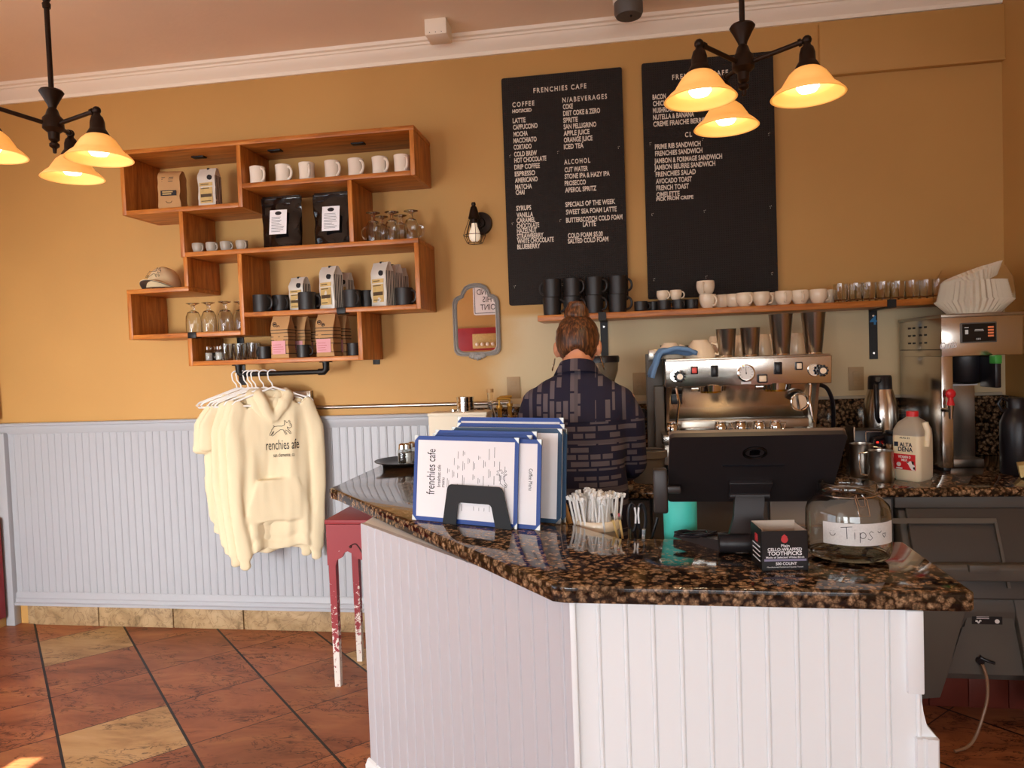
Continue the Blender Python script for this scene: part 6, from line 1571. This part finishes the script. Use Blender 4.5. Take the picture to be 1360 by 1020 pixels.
MB().lathe([(0.048, 0.13), (0.052, 0.13), (0.052, 0.165), (0.030, 0.172), (0.030, 0.182), (0, 0.184)], 28).build('lid', MBLKPL, dc)
MB().tube([(-0.045, -0.02, 0.155), (-0.085, -0.035, 0.15), (-0.100, -0.04, 0.09), (-0.090, -0.036, 0.03), (-0.068, -0.028, 0.03)], 0.011, 10).build('handle', MBLKPL, dc)

mk = thing('milk_jug', 'half full translucent milk jug with red cap and red label', 'jug', (1.143, 3.13, ZK), rad(-48))
MMILK = mat('milk_jug_plastic', 'efe2c4', 0.35, sss=0.2); MJUGT = mat('translucent_jug_top', 'c9bfae', 0.35, trans=0.35)
def rr(w_, r_, z, n=4):
    p = []
    for cx3, cy3, a0 in ((w_-r_, w_-r_, 0), (-w_+r_, w_-r_, 90), (-w_+r_, -w_+r_, 180), (w_-r_, -w_+r_, 270)):
        for k in range(n+1): p.append(Vector((cx3+r_*cos(rad(a0+90*k/n)), cy3+r_*sin(rad(a0+90*k/n)), z)))
    return p
MB().loft([rr(0.050, 0.016, 0), rr(0.056, 0.018, 0.010), rr(0.057, 0.018, 0.08), rr(0.057, 0.018, 0.182)]).build('milk_body', MMILK, mk, smooth=50)
MB().loft([rr(0.057, 0.018, 0.182), rr(0.056, 0.02, 0.205), rr(0.046, 0.025, 0.232), rr(0.024, 0.023, 0.252), rr(0.020, 0.0199, 0.258)]).build('jug_top', MJUGT, mk, smooth=50)
MB().tube([(0.055, -0.01, 0.235), (0.066, -0.01, 0.20), (0.060, -0.01, 0.14)], 0.012, 10).build('handle', MMILK, mk)
MB().lathe([(0, 0.278), (0.0215, 0.277), (0.0225, 0.273), (0.0225, 0.256), (0, 0.256)], 28).build('cap', mat('red_cap', 'd2292f', 0.35), mk)
yq = -0.0578
MB().box(-0.046, 0.040, yq, yq+0.004, 0.045, 0.108).build('red_label', mat('label_red', 'c9232a', 0.45), mk, smooth=0)
m = MB(); m.text('ALTA', 0.024, T((-0.022, yq, 0.138)) @ FACE, width=0.050, depth=0.0006, bold=0.0004).text('DENA', 0.024, T((-0.028, yq, 0.119)) @ FACE, width=0.058, depth=0.0006, bold=0.0004).box(-0.044, -0.028, yq-0.0004, yq+0.002, 0.138, 0.156)
m.text('AUG 21', 0.010, T((-0.022, yq, 0.170)) @ FACE, width=0.04, depth=0.0004); m.build('brand_lettering', mat('navy_ink', '1c2238', 0.6), mk, smooth=0)
m = MB(); m.text('VITAMIN D', 0.014, T((-0.028, yq-0.0008, 0.092)) @ FACE, width=0.050, depth=0.0004, bold=0.0003).text('MILK', 0.012, T((-0.015, yq-0.0008, 0.080)) @ FACE, width=0.024, depth=0.0004, bold=0.0003)
m.cyl((-0.026, yq-0.0008, 0.066), (-0.026, yq+0.001, 0.066), 0.009, seg=18).box(-0.038, -0.012, yq-0.0006, yq+0.001, 0.047, 0.053)
m.prism([(0.006, 0.076), (0.016, 0.080), (0.024, 0.082), (0.032, 0.074), (0.038, 0.060), (0.038, 0.046), (0.026, 0.046), (0.018, 0.056), (0.012, 0.068)], yq-0.0007, yq+0.001, 'xz'); m.build('label_print', MPAPER, mk, smooth=0)
m = MB(); m.prism([(0.004, 0.078), (0.014, 0.079), (0.012, 0.073)], yq-0.0012, yq, 'xz').prism([(0.024, 0.083), (0.034, 0.080), (0.034, 0.066), (0.028, 0.070)], yq-0.0012, yq, 'xz').prism([(0.030, 0.058), (0.038, 0.060), (0.038, 0.048), (0.033, 0.050)], yq-0.0012, yq, 'xz'); m.build('cow_patches', MINK, mk, smooth=0)

# coffee brewer
BX0, BX1, BYF = 1.325, 1.640, 3.30
cb_ = thing('coffee_brewer', 'tall stainless coffee brewer with a touch display at the right end', 'coffee brewer', (1.48, 3.53, ZK))
def cbx(nm, m_, *b, bev=0.003): return MB().box(*b, bev).build(nm, m_, cb_, world=True)
cbx('brew_head', MSTEEL, BX0, BX1, BYF, 3.775, 1.440, 1.605)
MB().prism([(BYF-0.006, 1.604), (BYF-0.006, 1.618), (3.775, 1.618), (3.775, 1.604)], BX0-0.003, BX1+0.003, 'yz', 0.003).build('top_cover', MSTEELD, cb_, world=True)
cbx('side_cheek', MSTEEL, BX0, BX0+0.045, BYF+0.005, 3.775, 0.965, 1.441)
cbx('back_housing', MSTEELD, BX0+0.045, BX1-0.10, 3.50, 3.775, 0.965, 1.441)
cbx('base_foot', MBLKPL, BX0+0.01, BX0+0.04, BYF+0.02, 3.76, ZK, 0.966)
cbx('base_plate', MSTEELD, BX0+0.045, BX1-0.10, 3.42, 3.77, ZK, 0.985)
for r_ in range(3):
    for c_ in range(4): y = 3.45+c_*0.055+(0.02 if c_ > 1 else 0); z = 1.575-r_*0.035; MB().box(BX0-0.0015, BX0+0.002, y, y+0.026, z-0.008, z).build('vent_slot', MINK, cb_, world=True, smooth=0)
MB().box(BX0-0.001, BX0+0.002, BYF+0.01, 3.77, 1.468, 1.471).build('side_seam', MINK, cb_, world=True, smooth=0)
sx0, sx1, sz0, sz1 = 1.397, 1.537, 1.494, 1.579
ds = cbx('display_frame', MGRYPL, sx0, sx1, BYF-0.008, BYF+0.004, sz0, sz1, bev=0.004)
MB().box(sx0+0.006, sx1-0.006, BYF-0.0095, BYF-0.006, sz0+0.005, sz1-0.005).build('display', mat('display_glass', '14110f', 0.12), ds, world=True, smooth=0)
m = MB(); m.text('CURTIS', 0.010, T(((sx0+sx1)/2-0.012, BYF-0.0100, sz0+0.012)) @ FACE, width=0.018, depth=0.0003)
xq = sx0+0.022
m.box(xq-0.008, xq+0.008, BYF-0.0102, BYF-0.009, sz1-0.022, sz1-0.019).box(xq-0.006, xq+0.006, BYF-0.0102, BYF-0.009, sz1-0.048, sz1-0.030)
m.box((sx0+sx1)/2-0.016, (sx0+sx1)/2+0.016, BYF-0.0102, BYF-0.009, sz1-0.031, sz1-0.029).box((sx0+sx1)/2-0.018, (sx0+sx1)/2+0.018, BYF-0.0102, BYF-0.009, sz1-0.036, sz1-0.034)
m.build('display_icons', mat('screen_text', '888078', 0.4, emit='d8d0c8', estr=0.35), ds, world=True, smooth=0)
m = MB()
for k in range(4): m.box(sx1-0.036, sx1-0.014, BYF-0.0102, BYF-0.009, sz1-0.025-0.012*k, sz1-0.018-0.012*k)
m.build('display_buttons', mat('screen_orange', 'a05030', 0.4, emit='e07848', estr=0.45), ds, world=True, smooth=0)
m = MB(); m.text('Curtis', 0.040, T((1.316, BYF-0.003, 1.471)) @ FACE @ Matrix(((1, 0.25, 0, 0), (0, 1, 0, 0), (0, 0, 1, 0), (0, 0, 0, 1))) @ RZ(0.10), width=0.064, depth=0.002, bold=0.0008)
m.build('maker_lettering', MPAPER, cb_, world=True, smooth=0)
bxm, bzt, bzb = 1.483, 1.437, 1.320
MB().lathe([(0, bzt-ZK), (0.098, bzt-ZK), (0.098, 0.44), (0.075, 0.375), (0.050, 0.365), (0, 0.365)], 32, (bxm-1.48, -0.06, 0)).build('brew_basket', MBLKPL, cb_)
hx = 1.518
bh = MB().box(hx-0.012, hx+0.012, BYF-0.055, BYF+0.08, 1.305, 1.435, 0.005).build('basket_handle', MBLKPL, cb_, world=True)
MB().box(hx-0.015, hx+0.013, BYF-0.060, BYF-0.01, 1.405, 1.440, 0.004).build('green_tab', mat('green_plastic', '3f9a3f', 0.4), bh, world=True)
MB().box(1.447, 1.549, 3.494, 3.501, 1.305, 1.345).build('notice', MPAPER, cb_, world=True, smooth=0)
fx, fz = 1.339, 1.215
MB().tube([(fx-0.012, BYF+0.006, fz), (fx-0.004, BYF-0.03, fz), (fx, BYF-0.045, fz)], 0.009, 10).cyl((fx, BYF-0.045, fz+0.025), (fx, BYF-0.045, fz-0.035), 0.013, 0.007, 14).build('faucet', MCHROME, cb_, world=True)
MB().ball((fx, BYF-0.045, fz+0.070), 0.021, (1, 0.5, 1)).cyl((fx, BYF-0.045, fz+0.055), (fx, BYF-0.045, fz+0.022), 0.008, 0.016, 12).build('faucet_handle', bpy.data.materials['red_cap'], cb_, world=True)

# coffee filters on top of the brewer
fcx, fcy = 1.513, 3.44
MFIL = mat('filter_paper', 'efe0c6', 0.8)
cf = thing('coffee_filters', 'tall nested stack of fluted paper coffee filters in a clear bag on the brewer', 'coffee filters', (fcx, fcy, 1.618))
def flute(r0, r1, z0, z1, n=36, amp=0.055, th=0.001, M_=None, nz=2):
    m = MB(); rings = []
    for i in range(nz+1):
        u = i/nz; r = r0+(r1-r0)*u; rings.append([Vector((r*(1+amp*u*(1 if k % 2 else -1))*cos(pi*k/n), r*(1+amp*u*(1 if k % 2 else -1))*sin(pi*k/n), z0+(z1-z0)*u)) for k in range(2*n)])
    for i in range(nz):
        for k in range(2*n): m.quad(rings[i][k], rings[i][(k+1) % (2*n)], rings[i+1][(k+1) % (2*n)], rings[i+1][k])
    if r0 > 0.01: m.bm.faces.new([m.bm.verts.new(p) for p in rings[0]])
    if M_: m.xf(M_)
    return m
flute(0.092, 0.142, 0.0, 0.060).build('lowest_filter', MFIL, cf, smooth=0, weld=True)
m = MB()
for k in range(26):
    f = flute(0.115-0.0006*k, 0.134-0.0007*k+0.002*sin(k*2.3), 0.036+0.0032*k, 0.062+0.0032*k, amp=0.05, nz=1); me = bpy.data.meshes.new('t'); f.bm.to_mesh(me); f.bm.free(); m.bm.from_mesh(me); bpy.data.meshes.remove(me)
o = m.build('nested_filters', MFIL, cf, smooth=0); o['kind'] = 'stuff'
MB().lathe([(0.100, 0.001), (0.152, 0.055), (0.150, 0.10), (0.145, 0.15), (0.120, 0.20)], 32).build('plastic_bag', mat('clear_film', 'ffffff', 0.15, trans=1.0, ior=1.02, bump=0.4, bscale=20), cf)
lf = thing('coffee_filter', 'single paper filter tilted up on top of the filter stack', 'coffee filter', (fcx+0.012, fcy, 1.745))
flute(0.078, 0.112, 0.0, 0.050, M_=T((0.0, 0, 0.012)) @ RY(-0.36)).build('fluted_paper', MFIL, lf, smooth=0, weld=True)

gw = thing('growler', 'matte black flask at the right end of the rear worktop', 'flask', (1.582, 3.24, ZK))
MB().lathe([(0, 0), (0.056, 0), (0.060, 0.006), (0.060, 0.21), (0.045, 0.25), (0.030, 0.268), (0.030, 0.275), (0, 0.275)], 28).build('body', MBLKPL, gw)
MB().lathe([(0, 0.315), (0.030, 0.313), (0.034, 0.305), (0.034, 0.272), (0, 0.272)], 24).tube([(-0.03, 0, 0.30), (-0.055, 0, 0.315), (-0.070, 0, 0.29), (-0.055, 0, 0.262), (-0.028, 0, 0.265)], 0.006, 8).build('lid', MBLKPL, gw)
MB().ball((-0.022, -0.0565, 0.045), 0.010, (0.7, 0.15, 1)).build('drop_emblem', MGOLD, gw)
pk = tag(bag_mesh(0.13, 0.05, 0.17, seed=3.3, top=0.1).xf(RX(rad(80))).build('paper_packet', mat('yellow_paper', 'd6bd82', 0.7, bump=0.2, bscale=30), smooth=50), 'yellow paper packet lying at the right edge of the rear worktop', 'packet')
pk.location = (1.552, 3.151+0.02, ZK+0.028); pk.rotation_euler = (0, 0, 1.2)


# ================================================================== BARISTA, seen from behind
pe = thing('person', 'person with a brown bun in a patterned navy shirt, back turned, at the rear counter', 'person', (-0.177, 2.68, 0))
# body: one continuous skin surface (local coordinates, facing +y)
b = MB()
b.chain([(0, 0, 0.92, 0.150, 0.10, 0.09), (0, -0.01, 1.06, 0.130, 0.088, 0.09), (0, 0.0, 1.22, 0.145, 0.095, 0.09), (0, 0.02, 1.32, 0.150, 0.080, 0.05), (0, 0.03, 1.375, 0.10, 0.06, 0.04), (0, 0.055, 1.45, 0.056, 0.055, 0.05)], 2, 0.5)
b.chain([(0, 0.055, 1.44, 0.055, 0.055, 0.05), (0, 0.085, 1.50, 0.052, 0.054, 0.05)], 2, 0.4)
HC = Vector((0, 0.125, 1.545))                 # head, bowed forward
tiltH = rad(-24)
def hd(x, y, z): return Vector((x, y*cos(tiltH)-z*sin(tiltH)*-1*-1, 0)) if 0 else (Matrix.Rotation(tiltH, 3, 'X') @ Vector((x, y, z))) + HC
R3 = Matrix.Rotation(tiltH, 3, 'X')
b.ball(HC, 1.0, (0.078, 0.093, 0.10), 3, R3)
b.ball(hd(0, 0.035, -0.065), 1.0, (0.054, 0.058, 0.055), 3, R3); b.ball(hd(0, 0.070, -0.095), 1.0, (0.026, 0.022, 0.020), 2, R3)
b.ball(hd(0, 0.098, -0.030), 1.0, (0.011, 0.014, 0.024), 2, R3); b.ball(hd(0, 0.108, -0.042), 1.0, (0.014, 0.012, 0.010), 2, R3)
b.ball(hd(0, 0.088, -0.070), 1.0, (0.024, 0.010, 0.006), 2, R3); b.ball(hd(0, 0.087, -0.079), 1.0, (0.021, 0.010, 0.006), 2, R3)
for s in (-1, 1):
    b.ball(hd(s*0.034, 0.076, 0.018), 1.0, (0.024, 0.012, 0.008), 2, R3)
    b.ball(hd(s*0.084, -0.012, -0.024), 1.0, (0.010, 0.019, 0.032), 2, R3); b.ball(hd(s*0.080, -0.008, -0.050), 1.0, (0.006, 0.010, 0.012), 2, R3)
    sh_, el, wr = (s*0.165, 0.02, 1.325), (s*0.204, 0.065, 1.09), (s*0.125, 0.285, 1.01)
    b.limb([sh_+(0.050,), (s*0.188, 0.035, 1.23, 0.043), el+(0.036,), (s*0.168, 0.16, 1.05, 0.036), wr+(0.024,)])
    pm = Vector((s*0.105, 0.345, 1.000)); d1 = Vector((-s*0.25, 1.0, -0.12)).normalized(); sd_ = Vector((-s*1.0, -0.25, 0)).normalized()
    b.chain([wr+(0.024, 0.022, 0.017), (pm.x, pm.y, pm.z, 0.036, 0.030, 0.014), (pm.x-s*0.006, pm.y+0.035, pm.z, 0.036, 0.022, 0.012)], 2, 0.5)
    for k, ln in enumerate((0.066, 0.074, 0.069, 0.054)):
        r0 = pm+sd_*(0.027-0.018*k)+d1*0.045
        p1 = r0+d1*ln*0.42+Vector((0, 0, 0.004)); p2 = p1+(d1+Vector((0, 0, -0.55))).normalized()*ln*0.33; p3 = p2+(d1+Vector((0, 0, -1.1))).normalized()*ln*0.25
        b.limb([tuple(r0)+(0.0092,), tuple(p1)+(0.0088,), tuple(p2)+(0.0080,), tuple(p3)+(0.0072,)], 1)
    t0 = pm+sd_*0.028-d1*0.012; t1 = t0+sd_*0.026+d1*0.022+Vector((0, 0, -0.006)); t2 = t1+d1*0.026+Vector((0, 0, -0.010))
    b.limb([tuple(t0)+(0.012,), tuple(t1)+(0.0105,), tuple(t2)+(0.0085,)], 1)
    b.limb([(s*0.085, 0.0, 0.88, 0.085), (s*0.095, 0.02, 0.66, 0.068), (s*0.098, 0.015, 0.48, 0.052), (s*0.10, -0.015, 0.34, 0.048), (s*0.10, -0.02, 0.10, 0.032), (s*0.10, -0.02, 0.07, 0.034)])
    b.chain([(s*0.10, -0.03, 0.04, 0.032, 0.034, 0.038), (s*0.108, 0.07, 0.03, 0.038, 0.05, 0.028), (s*0.112, 0.13, 0.022, 0.034, 0.03, 0.02)], 2, 0.5)
b.fuse(0.0065, 2)
b.build('body', MSKIN, pe, smooth=80)
for s in (-1, 1):
    MB().ball(hd(s*0.033, 0.080, -0.004), 0.0115).build('eye', MPAPER, pe)
# hair with bun
h = MB()
h.ball(HC+R3 @ Vector((0, -0.012, 0.012)), 1.0, (0.085, 0.097, 0.106), 4, R3)
bmv = h.bm
for v in bmv.verts:
    q = R3.inverted() @ (v.co-HC)
    cut = -0.052 - 0.55*(q.y)*(-1 if q.y > 0 else 0.12)
    if q.y > -0.01: lim = -0.02+1.05*(q.y+0.01)
    else: lim = -0.068+0.012*cos(q.x*60)
    if q.z < lim: 
        k = 0.93; q = Vector((q.x*k, q.y*k, max(q.z, lim)))
        v.co = R3 @ q + HC
    else:
        g = 0.0016*sin(math.atan2(q.x, 0.10-q.z)*46)
        v.co += v.normal*g if v.normal.length else Vector()
h.build('hair', MHAIR, pe, smooth=80)
bc = hd(0.0, -0.052, 0.106)
m = MB()
m.ball(bc, 1.0, (0.048, 0.045, 0.040), 3)
for k in range(3):
    pts = [bc+Vector(((0.036-0.007*k)*cos(a+k*2), (0.034-0.007*k)*sin(a*1.0+k*2)-0.002, -0.010+0.018*k+0.007*sin(a*2+k))) for a in [2*pi*j/26 for j in range(26)]]
    m.tube(pts, 0.0145, 8, closed=True)
m.tube([bc+Vector((0.024*cos(a)+0.004, -0.026, 0.010+0.026*sin(a))) for a in [pi*j/10 for j in range(11)]], 0.011, 8)
m.fuse(0.004, 2); m.build('bun', MHAIR, pe, smooth=80)
m = MB(); m.tube([bc+Vector((0.036*cos(a), 0.034*sin(a)+0.004, -0.030)) for a in [2*pi*j/24 for j in range(24)]], 0.006, 8, closed=True); m.build('hair_tie', MHAIR, pe)
for s in (-1, 1):
    e = hd(s*0.083, -0.008, -0.062)
    MB().tube([e+Vector((s*0.004+0.006*s*(1-cos(a)), 0.022*sin(a), -0.024+0.024*cos(a))) for a in [2*pi*j/24 for j in range(24)]], 0.0016, 6, closed=True).build('hoop_earring', MCHROME, pe)
# shirt: torso with yoke, sleeves, collar
t = MB()
t.chain([(0, 0.0, 0.80, 0.185, 0.125, 0.03), (0, -0.005, 0.95, 0.180, 0.122, 0.06), (0, -0.008, 1.10, 0.172, 0.115, 0.07), (0, 0.0, 1.25, 0.182, 0.112, 0.07), (0, 0.012, 1.325, 0.196, 0.094, 0.050), (0, 0.025, 1.375, 0.150, 0.082, 0.042), (0, 0.042, 1.415, 0.092, 0.070, 0.036), (0, 0.05, 1.435, 0.070, 0.066, 0.03)], 3, 0.5)
for s in (-1, 1):
    t.limb([(s*0.150, 0.015, 1.325, 0.058), (s*0.188, 0.028, 1.25, 0.058), (s*0.200, 0.055, 1.13, 0.052), (s*0.202, 0.070, 1.085, 0.049), (s*0.178, 0.14, 1.055, 0.047), (s*0.15, 0.21, 1.03, 0.042)], 2)
def fold(c): return 0.007*noise.noise(Vector((c.x*7, c.y*7, c.z*9)))+0.004*noise.noise(Vector((c.x*22, c.y*16, c.z*10)))
t.fuse(0.008, 7, fold)
t.build('shirt', MSHIRT, pe, smooth=80)
# yoke panel over the shoulders (slightly proud of the shirt back)
y_ = MB()
y_.chain([(0, -0.008, 1.15, 0.174, 0.114, 0.07), (0, 0.0, 1.25, 0.182, 0.112, 0.07), (0, 0.012, 1.325, 0.196, 0.094, 0.050), (0, 0.025, 1.375, 0.150, 0.082, 0.042), (0, 0.042, 1.415, 0.092, 0.070, 0.036), (0, 0.05, 1.435, 0.070, 0.066, 0.03)], 3, 0.5)
for s in (-1, 1): y_.limb([(s*0.150, 0.015, 1.325, 0.058), (s*0.188, 0.028, 1.25, 0.058), (s*0.205, 0.04, 1.19, 0.0565)], 2)
y_.fuse(0.008, 7, lambda c: 0.0025+fold(c))
bmesh.ops.bisect_plane(y_.bm, geom=y_.bm.verts[:]+y_.bm.edges[:]+y_.bm.faces[:], plane_co=(0, 0, 1.262), plane_no=(0, 0, -1), clear_outer=True)
y_.build('yoke', MYOKE, pe, smooth=80)
m = MB(); rings = []
for k in range(28):
    a = 2*pi*k/28; c, s = cos(a), sin(a)
    r1_, r2_ = Vector((0.072*c, 0.052+0.070*s, 1.432-0.02*s)), Vector((0.060*c, 0.062+0.060*s, 1.470-0.020*s-0.004))
    o1 = Vector((0.090*c, 0.050+0.088*s, 1.425-0.02*s)); o2 = Vector((0.066*c, 0.062+0.066*s, 1.474-0.020*s-0.004))
    rings.append([r1_, r2_, o2, o1])
m.loft(rings, closed=True); m.build('collar', MYOKE, pe, smooth=60)
# trousers and shoes
tr_ = MB(); MTR = mat('black_trousers', '17161a', 0.8)
tr_.chain([(0, 0, 0.96, 0.160, 0.108, 0.05), (0, 0, 0.86, 0.172, 0.115, 0.06)], 3, 0.5)
for s in (-1, 1):
    tr_.limb([(s*0.085, 0.0, 0.88, 0.093), (s*0.096, 0.02, 0.66, 0.078), (s*0.099, 0.015, 0.48, 0.063), (s*0.10, -0.012, 0.32, 0.058), (s*0.10, -0.018, 0.10, 0.050)])
    sh2 = MB(); sh2.chain([(s*0.10, -0.035, 0.045, 0.042, 0.044, 0.045), (s*0.108, 0.07, 0.036, 0.046, 0.055, 0.036), (s*0.112, 0.135, 0.030, 0.042, 0.036, 0.030)], 2, 0.4); sh2.fuse(0.006, 2)
    for v in sh2.bm.verts: v.co.z = max(v.co.z, 0.001)
    sh2.build('shoe', MBLKPL, pe, smooth=80)
tr_.fuse(0.009, 2); tr_.build('trousers', MTR, pe, smooth=80)
